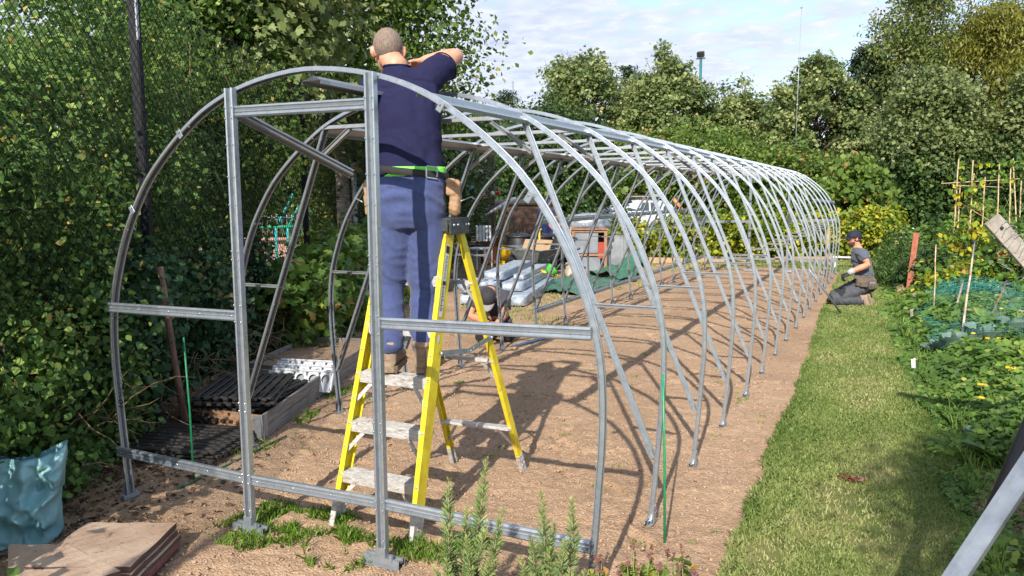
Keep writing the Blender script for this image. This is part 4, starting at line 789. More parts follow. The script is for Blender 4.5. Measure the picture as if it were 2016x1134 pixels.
# ---- the man on the ladder, seen from behind
def man_ladder():
    root = thing('person', 'man in navy t-shirt and blue sweatpants standing on the ladder, back turned, right elbow raised', 'person', (.19, .47, .76))
    A = Ax((-.47, .88, 0)); R_, F_ = A.R, A.F
    neck, hd = Vector((.040, .650, 2.325)), Vector((-.030, .680, 2.405)); HA = Ax((-.60, .80, 0), (-.16, .16, 1)); hd = hd+HA.U*.0
    ls, rs = Vector((-.060, .590, 2.205)), Vector((.205, .730, 2.285)); re, rw = Vector((.225, .945, 2.405)), Vector((.02, .955, 2.400)); le, lw = Vector((-.125, .70, 2.005)), Vector((-.075, .90, 2.11))
    b = MB(); head(b, hd, HA, 1.0)
    b.tube([neck-Vector((0, 0, .06)), neck, hd-HA.U*.03-HA.F*.01], [.075, .062, .060], 14)
    torso(b, [((.178, .54, 1.60), R_, F_, .14, .09), ((.17, .57, 1.80), R_, F_, .14, .10), ((.115, .61, 2.05), R_, F_, .15, .10), ((.085, .64, 2.20), R_, F_, .13, .08), ((.055, .65, 2.28), R_, F_, .07, .06)])
    for sh, el, wr in ((rs, re, rw), (ls, le, lw)):
        fd = (wr-el).normalized(); b.tube([Vector((.085, .64, 2.19)).lerp(sh, .6), sh, sh.lerp(el, .5), el, el.lerp(wr, .3), el.lerp(wr, .75), wr], [.05, .056, .051, .044, .046, .034, .029], 12); hand(b, wr+fd*.006, fd+Vector((0, 0, -.35)), (0, -.3, -1), (-.3, 0, .3), 1.0)
    body = remesh(b, 'body', M_SKIN, root, .0075, 3); eyes(root, body, hd, HA)
    hm = MB(); hf = []
    nn, kk = 40, 22; vs = []
    for j in range(kk+1):
        th = math.pi*.80*j/kk
        for i in range(nn):
            t = 2*math.pi*i/nn; q = (math.sin(th)*math.cos(t), math.sin(th)*math.sin(t), math.cos(th)); vs.append(HA.at(hd, q[0]*.0785, -.008+q[1]*.0985, .028+q[2]*.0945))
    for j in range(kk):
        for i in range(nn):
            t = 2*math.pi*(i+.5)/nn; th = math.pi*.80*(j+.5)/kk; f = math.sin(th)*math.sin(t); u = math.cos(th); side = abs(math.sin(th)*math.cos(t))
            if f > .55 and u < .55 or (side > .80 and u < .02 and f > -.35) or u < -.72+.25*max(0, f+.6): continue
            if f > -.2 and u < -.1 and side < .99 and f > -.05: continue
            hf.append((j*nn+i, (j+1)*nn+i, (j+1)*nn+(i+1) % nn, j*nn+(i+1) % nn))
    hm.add(vs, hf, 0, True); hm.build('hair', M_HAIR, body)
    s = MB()
    torso(s, [((.180, .552, 1.755), R_, F_, .168, .122), ((.175, .565, 1.80), R_, F_, .164, .120), ((.150, .59, 1.92), R_, F_, .165, .122), ((.115, .61, 2.04), R_, F_, .180, .124), ((.092, .63, 2.155), R_*.985+Vector((0, 0, .17)), F_, .182, .112), ((.083, .645, 2.235), R_*.97+Vector((0, 0, .22)), F_, .160, .088), ((.066, .65, 2.292), R_*.97+Vector((0, 0, .22)), F_, .105, .070), ((.045, .652, 2.322), R_, F_, .070, .066)])
    s.tube([Vector((.10, .65, 2.17)).lerp(rs, .5), rs+Vector((0, 0, -.006)), rs.lerp(re, .36)+Vector((.004, -.004, -.006)), rs.lerp(re, .50)+Vector((.004, -.004, -.008))], [.085, .086, .076, .074], 16)
    s.tube([Vector((.08, .63, 2.15)).lerp(ls, .5), ls, ls.lerp(le, .45), ls.lerp(le, .86)], [.085, .080, .074, .073], 16)
    remesh(s, 't_shirt', M_NAVY, root, .010, 4, folds(.015, (.50, .25, .80), (.8, .45, -.5), 7, 1.8, 3.3))
    hm_ = MB(); e0, d0 = rs.lerp(re, .50)+Vector((.004, -.004, -.008)), (re-rs).normalized(); s_, t_, _ = frame(d0); hm_.tube([e0+s_*(.0745*math.cos(a))+t_*(.0745*math.sin(a))-d0*.004 for a in [2*math.pi*i/28 for i in range(29)]], .0045, 6); ts_ = bpy.data.objects[[o.name for o in root.children if o.name.startswith('t_shirt')][0]]; hm_.build('sleeve_hem', M_NAVY, ts_); hm_ = MB()
    hm_.tube([A.at((.180, .552, 1.752), .168*math.cos(a), .122*math.sin(a), 0) for a in [2*math.pi*i/40 for i in range(41)]], .0055, 6); hm_.build('shirt_hem', M_NAVY, ts_); hm_ = MB(); hm_.tube([A.at((.042, .652, 2.322), .068*math.cos(a), .064*math.sin(a), 0) for a in [2*math.pi*i/28 for i in range(29)]], .006, 6); hm_.build('collar', M_NAVY, ts_)
    t = MB(); cr = Vector((.178, .535, 1.51))
    torso(t, [((.182, .555, 1.790), R_, F_, .163, .118), ((.180, .55, 1.74), R_, F_, .178, .132), ((.178, .535, 1.66), R_, F_, .190, .145), ((.178, .53, 1.58), R_, F_, .192, .140), ((.178, .53, 1.50), R_, F_, .172, .115)])
    for sgn, hip, kn, an in ((-1, A.at(cr, -.085, 0, .03), Vector((.060, .500, 1.20)), Vector((.118, .42, .885))), (1, A.at(cr, .088, 0, .03), Vector((.240, .575, 1.20)), Vector((.283, .495, .885)))):
        t.tube([hip+Vector((0, 0, .06)), hip-Vector((0, 0, .05)), hip.lerp(kn, .55), kn, kn.lerp(an, .40), kn.lerp(an, .80), an, an-Vector((0, 0, .012))], [.10, .103, .098, .089, .084, .076, .066, .054], 18)
    remesh(t, 'sweatpants', M_TROUS, root, .010, 4, folds(.010, (.1, .1, 1), (.8, .5, .35), 9, 4, 7.1))
    for an, F in ((Vector((.118, .415, .775)), (-.42, .9, 0)), (Vector((.284, .475, .775)), (-.30, .95, 0))): boot(root, an, F, s=1.14)
    sh = MB(); torso(sh, [((.184, .553, 1.746), R_, F_, .178, .130), ((.183, .554, 1.802), R_, F_, .174, .127)]); remesh(sh, 'hi_vis_vest_tail', M_HIVIS, root, .010, 2)
    be = MB(); n = 30
    for k in range(n):
        pass
    rings = []
    for a, b_, z in ((.187, .146, 1.757), (.189, .148, 1.761), (.187, .146, 1.787), (.184, .143, 1.791)): rings.append([A.at((.184, .553, z), a*math.cos(q), b_*math.sin(q), .02*math.cos(q)*-1) for q in [2*math.pi*i/n for i in range(n)]])
    be.loft(rings, 0, False); bo = be.build('tool_belt', M_LACE, root)
    bk = MB()
    for du in (-.028, .028): bk.beam(A.at((.184, .553, 1.775), .085, -.140, du), A.at((.184, .553, 1.768), .135, -.116, du), .006, .006)
    for q, f in ((.085, -.136), (.135, -.112)): bk.beam(A.at((.184, .553, 1.75), q, f, 0), A.at((.184, .553, 1.798), q, f, 0), .006, .006)
    bk.build('buckle', M_GALV, bo)
    for q, f, nm in ((.198, .0, 1), (-.192, .02, -1)):
        pc = MB()
        for dz, w, d_, h in ((-.09, .06, .13, .17), (-.13, .07, .11, .12)): pc.box(A.at((.184, .553, 1.745), q+nm*(.02 if h < .18 else 0), f, dz), (w*.8, d_, h), A.M @ Matrix.Rotation(nm*.10, 3, 'Y'), 0, .014)
        pc.box(A.at((.184, .553, 1.70), q, f, .0), (.05, .15, .09), A.M, 0, .01); po = remesh(pc, 'tool_pouch', M_SUEDE, bo, .006, 2, folds(.003, (.3, .2, 1), (.8, .5, 0), 12, 8, 2.))
        wi = MB(); wi.tube([A.at((.184, .553, 1.63), q+nm*.05, f-.09, 0), A.at((.184, .553, 1.65), q+nm*.10, f-.03, 0), A.at((.184, .553, 1.64), q+nm*.12, f+.05, .0)], .003, 5); wi.build('wire_loop', M_GALV, po)
man_ladder()
# ---- the man kneeling at the right, in profile
def man_kneel():
    root = thing('person', 'man kneeling on the grass edge in grey t-shirt, black cap, knee-pad trousers and work gloves', 'person', (1.95, 9.8, 0))
    A = Ax((-.898, -.439, 0)); R_, F_ = A.R, A.F   # R is away from the viewer
    pel = Vector((2.04, 9.915, .335)); up = Vector((-.16, 0, 1)).normalized(); hd = Vector((1.872, 9.907, .995)); HA = Ax(A.F*1.0+Vector((0, 0, .10)))
    b = MB(); head(b, hd, HA, 1.0); b.tube([Vector((1.935, 9.92, .83)), Vector((1.91, 9.92, .90)), hd-HA.U*.03-HA.F*.012], [.075, .060, .058], 14)
    torso(b, [((2.03, 9.917, .42), R_, F_, .14, .10), ((2.0, 9.918, .56), R_, F_, .14, .10), ((1.965, 9.92, .74), R_, F_, .15, .10), ((1.945, 9.92, .84), R_, F_, .09, .07)])
    shL, elL, wrL, haL = Vector((2.015, 9.745, .765)), Vector((2.085, 9.66, .630)), Vector((1.850, 9.60, .520)), Vector((1.765, 9.57, .43))
    shR, elR, wrR = Vector((1.93, 10.09, .76)), Vector((1.90, 10.15, .52)), Vector((1.83, 9.97, .46))
    for sh, el, wr in ((shL, elL, wrL), (shR, elR, wrR)): b.tube([Vector((1.955, 9.92, .78)).lerp(sh, .6), sh, sh.lerp(el, .5), el, el.lerp(wr, .35), wr, wr+(wr-el).normalized()*.03], [.055, .062, .058, .049, .050, .034, .030], 12)
    body = remesh(b, 'body', M_SKIN2, root, .0075, 3); eyes(root, body, hd, HA)
    g = MB(); hand(g, wrL+Vector((-.02, -.005, -.012)), (haL-wrL), (-.4, -.1, -.9), (-.6, -.2, .6), 1.15, 1.12); g1 = remesh(g, 'glove', M_GLOVE, root, .006, 2)
    q = MB(); q.tube([wrL+(elL-wrL)*.22, wrL+(elL-wrL)*.02, wrL+(haL-wrL)*.25], [.046, .043, .040], 14); q.build('glove_cuff', M_CUFF, g1)
    g = MB(); hand(g, wrR, (-.9, -.5, -.1), (-.2, -.1, -1), (0, -1, .3), 1.2, 1.12); g2 = remesh(g, 'glove', M_GLOVE, root, .006, 2)
    q = MB(); q.tube([wrR+(elR-wrR)*.2, wrR+(elR-wrR)*.0], [.044, .041], 14); q.build('glove_cuff', M_CUFF, g2)
    cap(body, hd, HA, M_CAP, M_CAP, 1.04)
    bd = MB(); M = HA.M; bd.ball(HA.at(hd, 0, .024, -.058), (.0605, .0685, .058), 20, 0, M); bd.ball(HA.at(hd, 0, .06, -.090), (.030, .025, .025), 14, 0, M)
    be = remesh(bd, 'beard', M_STUB, body, .006, 2)
    hr = MB(); hr.ball(HA.at(hd, 0, -.026, .0), (.079, .083, .062), 18, 0, M); hr.build('hair', M_STUB, body)
    s = MB(); torso(s, [((2.045, 9.915, .40), R_, F_, .168, .118), ((2.03, 9.917, .47), R_, F_, .165, .122), ((2.01, 9.917, .56), R_, F_, .165, .118), ((1.985, 9.92, .68), R_, F_, .180, .122), ((1.965, 9.92, .77), R_, F_, .175, .108), ((1.945, 9.92, .835), R_, F_, .115, .080), ((1.93, 9.92, .862), R_, F_, .072, .066)])
    for sh, el in ((shL, elL), (shR, elR)): s.tube([Vector((1.96, 9.92, .77)).lerp(sh, .5), sh, sh.lerp(el, .40), sh.lerp(el, .55)], [.085, .086, .078, .078], 16)
    remesh(s, 't_shirt', M_GREYT, root, .010, 4, folds(.010, (.5, .1, .9), (.6, .5, -.4), 12, 4, 5.5))
    t = MB(); torso(t, [((2.05, 9.915, .425), R_, F_, .160, .118), ((2.06, 9.915, .35), R_, F_, .178, .135), ((2.06, 9.91, .27), R_, F_, .172, .135), ((2.04, 9.91, .215), R_, F_, .15, .11)]); pads = []
    for sgn, hip, kn, an in ((1, A.at(pel, -.10, .0, -.03), Vector((1.62, 9.575, .105)), Vector((2.035, 9.765, .085))), (2, A.at(pel, .10, .02, -.03), Vector((1.60, 9.85, .10)), Vector((2.045, 9.99, .085)))):
        t.tube([hip, hip.lerp(kn, .35), hip.lerp(kn, .75), kn, kn-A.F*-.02], [.105, .104, .092, .084, .06], 16); t.tube([kn+Vector((0, 0, -.01)), kn.lerp(an, .3), kn.lerp(an, .7), an], [.080, .082, .078, .066], 16); pads.append((hip, kn, an))
    tr = remesh(t, 'work_trousers', M_GREYW, root, .010, 4, folds(.011, (.85, .3, .4), (.1, .3, 1), 13, 5, 1.7))
    bl = MB()
    for hip, kn, an in pads:
        bl.tube([hip.lerp(kn, .50)+Vector((0, 0, .012)), hip.lerp(kn, .82)+Vector((0, 0, .008)), kn+A.F*.012, kn.lerp(an, .22)+Vector((0, 0, -.018))], [.085, .092, .090, .074], 16); bl.tube([hip+Vector((.03, .0, .02)), hip.lerp(kn, .18)], [.108, .108], 16)
    remesh(bl, 'black_panels', M_BLACKW, tr, .010, 4, folds(.006, (.85, .3, .4), (.1, .3, 1), 13, 5, 1.7))
    for an in (Vector((2.075, 9.765, .10)), Vector((2.085, 9.99, .10))):
        boot(root, an+Vector((.045, .02, .055)), (.30, .14, -.92), (-.898, -.42, -.28), 1.08, hi=.12)
    be = MB(); rings = []
    for z, k in ((.425, 1.0), (.43, 1.03), (.465, 1.03), (.47, 1.0)): rings.append([A.at((2.045, 9.915, z), .178*k*math.cos(q), .130*k*math.sin(q), .0) for q in [2*math.pi*i/30 for i in range(30)]])
    be.loft(rings, 0, False); bo = be.build('tool_belt', M_LACE, root)
    p = MB(); c = A.at((2.045, 9.915, .36), -.195, .115, 0); p.box(c, (.06, .20, .15), A.M @ Matrix.Rotation(.12, 3, 'X'), 0, .025); p.box(A.at(c, -.035, -.01, -.02), (.05, .12, .10), A.M, 0, .02); p.box(A.at(c, -.005, -.14, -.02), (.055, .13, .17), A.M @ Matrix.Rotation(-.1, 3, 'X'), 0, .02); p.box(A.at(c, 0, -.02, .085), (.03, .30, .05), A.M, 0, .008)
    po = remesh(p, 'tool_pouch', M_DSUEDE, bo, .008, 3, folds(.004, (.3, .2, 1), (.8, .5, 0), 12, 8, 2.))
    st = MB()
    for i in range(4): o = A.at(c, -.036, -.095-.022*i, -.02); st.tube([A.at(o, 0, 0, .05), A.at(o, -.004, 0, 0), A.at(o, 0, 0, -.05)], .003, 5)
    st.build('pouch_loops', M_GALV, po)
man_kneel()
# ---- the man crouching in the tunnel, head bowed towards us
def man_crouch():
    root = thing('person', 'man crouched on his knees behind the ladder, head bowed in a dark cap', 'person', (-1.66, 5.0, 0))
    A = Ax((.28, -.96, 0)); R_, F_ = A.R, A.F; R_ = -R_ if R_.x < 0 else R_
    pel = Vector((-1.83, 5.30, .20)); hd = Vector((-1.66, 4.865, .515)); HA = Ax((.20, -.62, -.76), (.22, -.72, .62))
    b = MB(); head(b, hd, HA, 1.0); nk = Vector((-1.70, 4.985, .585)); b.tube([nk+Vector((-.02, .06, -.02)), nk, hd-HA.U*.03], [.075, .062, .058], 14)
    sp = [((-1.83, 5.29, .25), .14, .10), ((-1.82, 5.24, .36), .14, .10), ((-1.775, 5.12, .49), .15, .10), ((-1.725, 5.03, .565), .12, .08)]
    def ring(c, a, b_, i):
        ax = (Vector(sp[min(i+1, 3)][0])-Vector(sp[max(i-1, 0)][0])).normalized(); r = Vector((.93, .33, 0)); f = ax.cross(r).normalized(); return (c, r, f, a, b_)
    torso(b, [ring(c, a, q, i) for i, (c, a, q) in enumerate(sp)])
    arms = ((Vector((-1.885, 4.965, .520)), Vector((-1.86, 4.80, .315)), Vector((-1.635, 4.74, .275)), Vector((1, .05, -.15))), (Vector((-1.565, 5.10, .525)), Vector((-1.505, 4.96, .325)), Vector((-1.505, 4.78, .265)), Vector((-.35, -.9, -.2))))
    for sh, el, wr, hdv in arms:
        b.tube([Vector((-1.74, 5.05, .54)).lerp(sh, .6), sh, sh.lerp(el, .5), el, el.lerp(wr, .35), wr], [.052, .058, .054, .045, .046, .030], 12); hand(b, wr, hdv, (0, .2, -1), (0, -.5, .8), 1.0)
    body = remesh(b, 'body', M_SKIN2, root, .0075, 3); eyes(root, body, hd, HA); cap(body, hd, HA, M_DGREY, M_BRIM, 1.03)
    s = MB(); sp = [((-1.835, 5.31, .27), .172, .125), ((-1.825, 5.25, .37), .172, .125), ((-1.79, 5.14, .485), .188, .120), ((-1.74, 5.045, .555), .165, .098), ((-1.712, 5.00, .582), .085, .075)]
    def ring2(c, a, b_, i):
        ax = (Vector(sp[min(i+1, 4)][0])-Vector(sp[max(i-1, 0)][0])).normalized(); r = Vector((.93, .33, 0)); f = ax.cross(r).normalized(); return (c, r, f, a, b_)
    torso(s, [ring2(c, a, q, i) for i, (c, a, q) in enumerate(sp)])
    for sh, el, wr, _ in arms: s.tube([Vector((-1.75, 5.07, .53)).lerp(sh, .5), sh, sh.lerp(el, .45), sh.lerp(el, .66)], [.085, .082, .074, .072], 16)
    remesh(s, 't_shirt', M_PLUM, root, .010, 4, folds(.009, (.6, .2, .8), (.7, .5, -.4), 10, 4, 9.5))
    t = MB(); torso(t, [((-1.84, 5.34, .30), (.93, .33, 0), (-.33, .93, 0), .165, .12), ((-1.85, 5.35, .20), (.93, .33, 0), (-.33, .93, 0), .178, .14), ((-1.85, 5.34, .12), (.93, .33, 0), (-.33, .93, 0), .15, .11)])
    for hip, kn, an in ((Vector((-1.93, 5.28, .19)), Vector((-1.745, 4.86, .085)), Vector((-1.97, 5.28, .075))), (Vector((-1.74, 5.36, .19)), Vector((-1.485, 5.03, .085)), Vector((-1.72, 5.42, .075)))):
        t.tube([hip, hip.lerp(kn, .5), kn, kn+(kn-hip)*.06], [.10, .094, .080, .055], 16); t.tube([kn, kn.lerp(an, .5), an], [.076, .074, .062], 16)
    remesh(t, 'work_trousers', M_BLACKW, root, .010, 4, folds(.009, (.85, .3, .4), (.1, .3, 1), 13, 5, 1.7))
    for an, F in ((Vector((-2.0, 5.34, .13)), (.25, -.35, -.9)), (Vector((-1.75, 5.47, .13)), (.25, -.35, -.9))): boot(root, an, F, (-.5, .85, -.25), 1.0, hi=.1)
    k = MB(); k.box((-1.455, 4.985, .20), (.035, .15, .17), Matrix.Rotation(.35, 3, 'Z'), 0, .02); k.build('knee_pad', M_DKPLATE, root)
man_crouch()
# ------------------------------------------------------------------ things lying about on the left
M_PLY = pmat('muddy_plywood', (.43, .29, .20), (.60, .45, .34), rough=.9, scale=5, detail=9, bump=.35, bscale=60, spec=.15, dirt=(16, .58, (.22, .14, .095))); M_PLYE = pmat('dark_plywood_edge', (.065, .038, .030), (.15, .085, .065), rough=.9, scale=12, bump=.3, stretch=(4, 4, 30))
M_PLYR = pmat('reddish_plywood_edge', (.16, .055, .06), (.25, .10, .10), rough=.9, scale=14, bump=.3)
def ply(pts, z0, z1, label, edge, lift=0.0):
    q = [Vector((x, y, 0)) for x, y in pts]; c = sum(q, Vector())/4; root = None; m = MB(); n = 10
    top = [[q[0].lerp(q[1], i/n).lerp(q[3].lerp(q[2], i/n), j/n)+Vector((0, 0, z1+.004*math.sin(i*1.3+j*.9)*.5+lift*i/n)) for j in range(n+1)] for i in range(n+1)]
    m.sheet(top, 0); b = [top[0][j] for j in range(n+1)]+[top[i][n] for i in range(1, n+1)]+[top[n][j] for j in range(n-1, -1, -1)]+[top[i][0] for i in range(n-1, 0, -1)]
    for i in range(len(b)):
        p, r = b[i], b[(i+1) % len(b)]; d = Vector((0, 0, z1-z0)); m.add([p-d, r-d, r, p], [(0, 1, 2, 3)], 1)
    m.add([top[0][0]-Vector((0, 0, z1-z0)), top[n][0]-Vector((0, 0, z1-z0)), top[n][n]-Vector((0, 0, z1-z0)), top[0][n]-Vector((0, 0, z1-z0))], [(3, 2, 1, 0)], 1)
    o = m.build('plywood_board', [M_PLY, edge]); tag(o, label, 'board', 'muddy plywood boards stacked at the bottom left')
def sh(pts, dx, dy): return [(x+dx, y+dy) for x, y in pts]
PL = [(-.975, -.515), (-.590, -.338), (-.400, -.735), (-.800, -.925)]
ply(PL, .105, .130, 'muddy plywood board on top of the bottom left stack, half in shade', M_PLYE)
ply(sh(PL, .012, -.006), .079, .102, 'plywood board second from the top of the bottom left stack', M_PLYE)
ply(sh(PL, .022, .004), .054, .076, 'plywood board third from the top of the bottom left stack', M_PLYE)
ply(sh(PL, .030, -.012), .026, .051, 'red edged plywood board near the bottom of the stack', M_PLYR)
ply(sh(PL, .020, -.02), .002, .023, 'lowest plywood board of the stack lying on the soil', M_PLYE)
ply([(-1.12, -.80), (-.835, -.715), (-.40, -.78), (-.55, -1.15)], .092, .112, 'tilted plywood sheet in the bottom left corner overlapping the stack', M_PLYE, .022)
# ---- turquoise woven bag
def bag():
    M = pmat('turquoise_woven_plastic', (.17, .36, .40), (.31, .54, .57), rough=.42, scale=4, detail=7, bump=.8, bscale=9, spec=.5); m = MB(); c = Vector((-1.53, -.66, 0)); rings = []; n = 120
    ax, ay = Vector((.80, .60, 0)), Vector((-.60, .80, 0))   # the wide side faces the viewer
    for j in range(40):
        t = j/39; r = []
        for i in range(n):
            a = 2*math.pi*i/n; ca, sa = math.cos(a), math.sin(a); w = .33+.045*t**1.5-.015*math.sin(t*5); d = .17-.09*t**1.5+.02*math.sin(t*4)
            x = w*math.copysign(abs(ca)**.55, ca); y = d*math.copysign(abs(sa)**.7, sa); cr = float(fbm(np.array(x*7+20.+t*1.5), np.array(t*2.4-x*2+(3. if sa > 0 else 9.)), 3)); cr = (1-abs(2*cr-1))**3-.45; cr2 = float(fbm(np.array(x*15+5.), np.array(t*5.5+x*6+(3. if sa > 0 else 9.)), 2)); cr2 = (1-abs(2*cr2-1))**4-.4; q = (.11*cr+.035*cr2)*(.45+t*(1-t)*2.0)
            r.append(c+ax*(x+.3*q)+ay*(y-q*1.3)+Vector((0, 0, t*(.40+.065*max(0, ca)**2+.012*math.sin(a*3)))))
        rings.append(r)
    inner = [[c+(p-c)*.985 for p in rings[-1]], [c+Vector(((p-c).x*.93, (p-c).y*.93, .25)) for p in rings[-1]]]
    m.loft(rings+inner, 0, True); tag(m.build('woven_bag', M), 'crumpled turquoise woven plastic bag standing open at the left edge', 'bag')
bag()
# ---- black ventilated floor trays
def trays():
    M = pmat('dirty_black_tray_plastic', (.014, .013, .013), (.050, .044, .040), rough=.55, scale=12, bump=.3, bscale=60); r_ = random.Random(2)
    me = []
    m = MB(); L, Wd = .86, .56
    for i in range(9): m.box((0, -Wd/2+.03+(Wd-.06)*i/8, 0), (L, .042, .016), None, 0, .004)
    for i in range(5): m.box((-L/2+.05+(L-.1)*i/4, 0, -.012), (.05, Wd, .012))
    for i in range(8): m.box((L/2+.012, -Wd/2+.05+(Wd-.1)*i/7, -.004), (.04, .035, .022), None, 0, .004); m.box((-L/2-.012, -Wd/2+.05+(Wd-.1)*i/7, -.004), (.04, .035, .022), None, 0, .004)
    tray = m.mesh('plastic_tray', M)
    def put(c, rz, label, group, tilt=0, z=0):
        o = bpy.data.objects.new('plastic_tray', tray); COL.objects.link(o); o.location = (c[0], c[1], z); o.rotation_euler = (tilt, r_.uniform(-.03, .03), rz); tag(o, label, 'tray', group)
    for k in range(4): put((-1.86+r_.uniform(-.03, .05), .66+r_.uniform(-.04, .04)), .30+r_.uniform(-.12, .12), ['lowest black slatted tray lying on the soil by the planter', 'second black slatted tray up from the soil beside the planter', 'third black slatted tray of the low stack beside the planter', 'black slatted tray on top of the low stack beside the planter'][k], 'black slatted trays on the ground', z=.028+.025*k)
    n = 9
    for k in range(n): put((-1.96+r_.uniform(-.03, .03), 1.50+r_.uniform(-.03, .03)), 1.86+r_.uniform(-.06, .06)+(.25 if k > 6 else 0), 'uppermost black slatted tray heaped inside the wooden planter' if k == n-1 else 'black slatted tray stacked below others inside the wooden planter', 'black slatted trays stacked in the planter', z=.045+.025*k, tilt=.05 if k > 6 else 0)
trays()
# ---- wooden collar planters
def planter(name, label, A, B, C, D, h, m1, m2, zinc=True):
    A, B, C, D = [Vector((*p, 0)) for p in (A, B, C, D)]; root = thing(name, label, 'planter', tuple((A+B+C+D)/4)); up = Vector((0, 0, 1))
    for p, q, mt in ((A, B, m1), (B, C, m2), (C, D, m2), (D, A, m1)):
        b = MB(); n = 2
        for i in range(n): b.beam(p+up*(h*(i+.5)/n), q+up*(h*(i+.5)/n), .022, h/n-.003, (0, 0, 1), 0, .003)
        pl = b.build('side_board', mt, root)
    for p in (A, B, C, D):
        z = MB(); d1 = (B-A).normalized() if p in (A, B) else (C-D).normalized()
        for s, d in ((1, (B-A).normalized()), (1, (C-B).normalized())):
            w = d if (p-A).length < 1e-6 or ((p-B).length < 1e-6 and d != (B-A).normalized()) else -d
            if (p-D).length < 1e-6 and abs(d.dot((B-A).normalized())) > .9: w = d
            nn = Vector((d.y, -d.x, 0)); c = p+w*.03+up*(h/2); out = nn if nn.dot(c-(A+B+C+D)/4) > 0 else -nn; z.box(c+out*.0135, (.07, .003, h*.96), Matrix((d, out, up)).transposed())
            for k in (.2, .8): z.ball(p+w*.05+up*(h*k)+out*.016, .005, 6)
        z.tube([p+up*.0, p+up*(h+.004)], .008, 8); z.build('hinge_plate', M_GALV_DULL, root)
    return root
M_PWOOD = pmat('planter_pine', (.27, .145, .075), (.42, .255, .15), rough=.8, scale=4, stretch=(1.5, 1.5, 12), bump=.2); M_PGREY = pmat('greyed_planter_pine', (.15, .13, .115), (.28, .25, .225), rough=.85, scale=4, stretch=(1.5, 1.5, 12), bump=.25)
planter('wooden_planter', 'low pine collar planter full of black trays beside the left hoops', (-2.36, 1.06), (-1.435, 1.10), (-1.90, 2.30), (-2.80, 2.15), .175, M_PWOOD, M_PGREY)
planter('wooden_planter', 'second grey collar planter behind the first, below the squash leaves', (-2.80, 2.36), (-1.925, 2.36), (-2.46, 3.80), (-3.2, 3.6), .175, M_PGREY, M_PGREY)
g = MB(); P_ = []
gm = MB(); gm.add([(-2.79, 2.37, .12), (-1.94, 2.37, .12), (-2.47, 3.78, .12), (-3.19, 3.59, .12)], [(0, 1, 2, 3)]); tag(gm.build('planter_soil', M_SOIL), kind='structure')
# ---- white plastic sheets with holes, leaning in the planter
def holed():
    me = MB(); nx, cw, ch, r, k = 5, .115, .15, .038, 12
    for i in range(nx):
        cx = (i-(nx-1)/2)*cw; sq = []; ho = []
        for a in range(k):
            t = 2*math.pi*a/k; ca, sa = math.cos(t), math.sin(t); s = min((cw/2)/max(1e-6, abs(ca)), (ch/2)/max(1e-6, abs(sa))); sq.append((cx+ca*s, sa*s)); ho.append((cx+ca*r, .02+sa*r))
        for y in (0, .012):
            me.add([(x, y, z) for x, z in sq]+[(x, y, z) for x, z in ho], [(a, (a+1) % k, k+(a+1) % k, k+a) if y == 0 else (k+a, k+(a+1) % k, (a+1) % k, a) for a in range(k)])
        me.add([(x, 0, z) for x, z in ho]+[(x, .012, z) for x, z in ho], [(a, (a+1) % k, k+(a+1) % k, k+a) for a in range(k)])
    W2 = nx*cw/2; me.box((0, .032, .0), (W2*2, .006, ch), None, 1); me.box((0, .006, ch/2+.010), (W2*2-.04, .030, .022), None, 0, .009); me.box((0, .006, -ch/2-.006), (W2*2, .014, .014))
    for s in (-1, 1): me.box((s*(W2+.004), .006, 0), (.014, .022, ch), None, 0, .005)
    mesh = me.mesh('perforated_sheet', [M_WHITE, pmat('grey_hole_backing', (.26, .28, .30), (.34, .36, .38), rough=.5)])  # darkness inside the holes is put into this grey backing's colour
    for k_, (x, y, lab) in enumerate([(-2.03, 2.16, 'white plastic panel with round holes, nearest of the row in the planter'), (-2.09, 2.27, 'white plastic panel with round holes, middle of the row in the planter'), (-2.14, 2.38, 'white plastic panel with round holes, rearmost of the row in the planter')]):
        o = bpy.data.objects.new('perforated_sheet', mesh); COL.objects.link(o); o.location = (x, y, .13+.015*k_); o.rotation_euler = (-.42, 0, .22); tag(o, lab, 'panel', 'white holed panels leaning in the planter')
holed()
m = MB(); m.tube([(-2.035, 1.00, .0), (-2.045, .985, .12), (-2.07, .95, .5), (-2.10, .90, 1.19)], [(.045, .018), (.040, .018), (.026, .02), (.022, .02)], 8, up=(0, 1, 0)); tag(m.build('wooden_pole', pmat('rusty_brown_pole', (.11, .06, .045), (.24, .145, .10), rough=.85, scale=6, stretch=(4, 4, 1), bump=.3)), 'brown wooden pole with a wide foot leaning back against the hedge', 'pole')
def cane(name, label, cat, a, b, r, mat, group=None, knots=0):
    m = MB(); a, b = Vector(a), Vector(b); n = max(2, knots+1); pts, rr = [], []
    for i in range(n+1):
        t = i/n; p = a.lerp(b, t); w = .004*math.sin(i*2.1+r*900)*(1 if 0 < i < n else 0); p = p+Vector((w, w*.6, 0))
        if knots and 0 < i < n: pts += [p-(b-a).normalized()*.006, p, p+(b-a).normalized()*.006]; rr += [r*(1-.2*t), r*(1.3-.2*t), r*(1-.2*t)]
        else: pts.append(p); rr.append(r*(1-.2*t))
    m.tube(pts, rr, 7); return tag(m.build(name, mat), label, cat, group)
cane('green_cane', 'upright green plastic cane in front of the left planter', 'cane', (-1.268, .363, -.03), (-1.288, .363, .85), .0065, M_GREENCANE)
cane('green_cane', 'upright green plastic cane beside the right front hoop leg', 'cane', (1.471, .726, -.03), (1.445, .735, .815), .007, M_GREENCANE)
cane('green_cane', 'dark green cane lying on the soil in front of the planter', 'cane', (-1.209, .196, .010), (-1.325, 1.215, .014), .007, pmat('dull_green_cane', (.02, .10, .06), (.05, .15, .10), rough=.6))
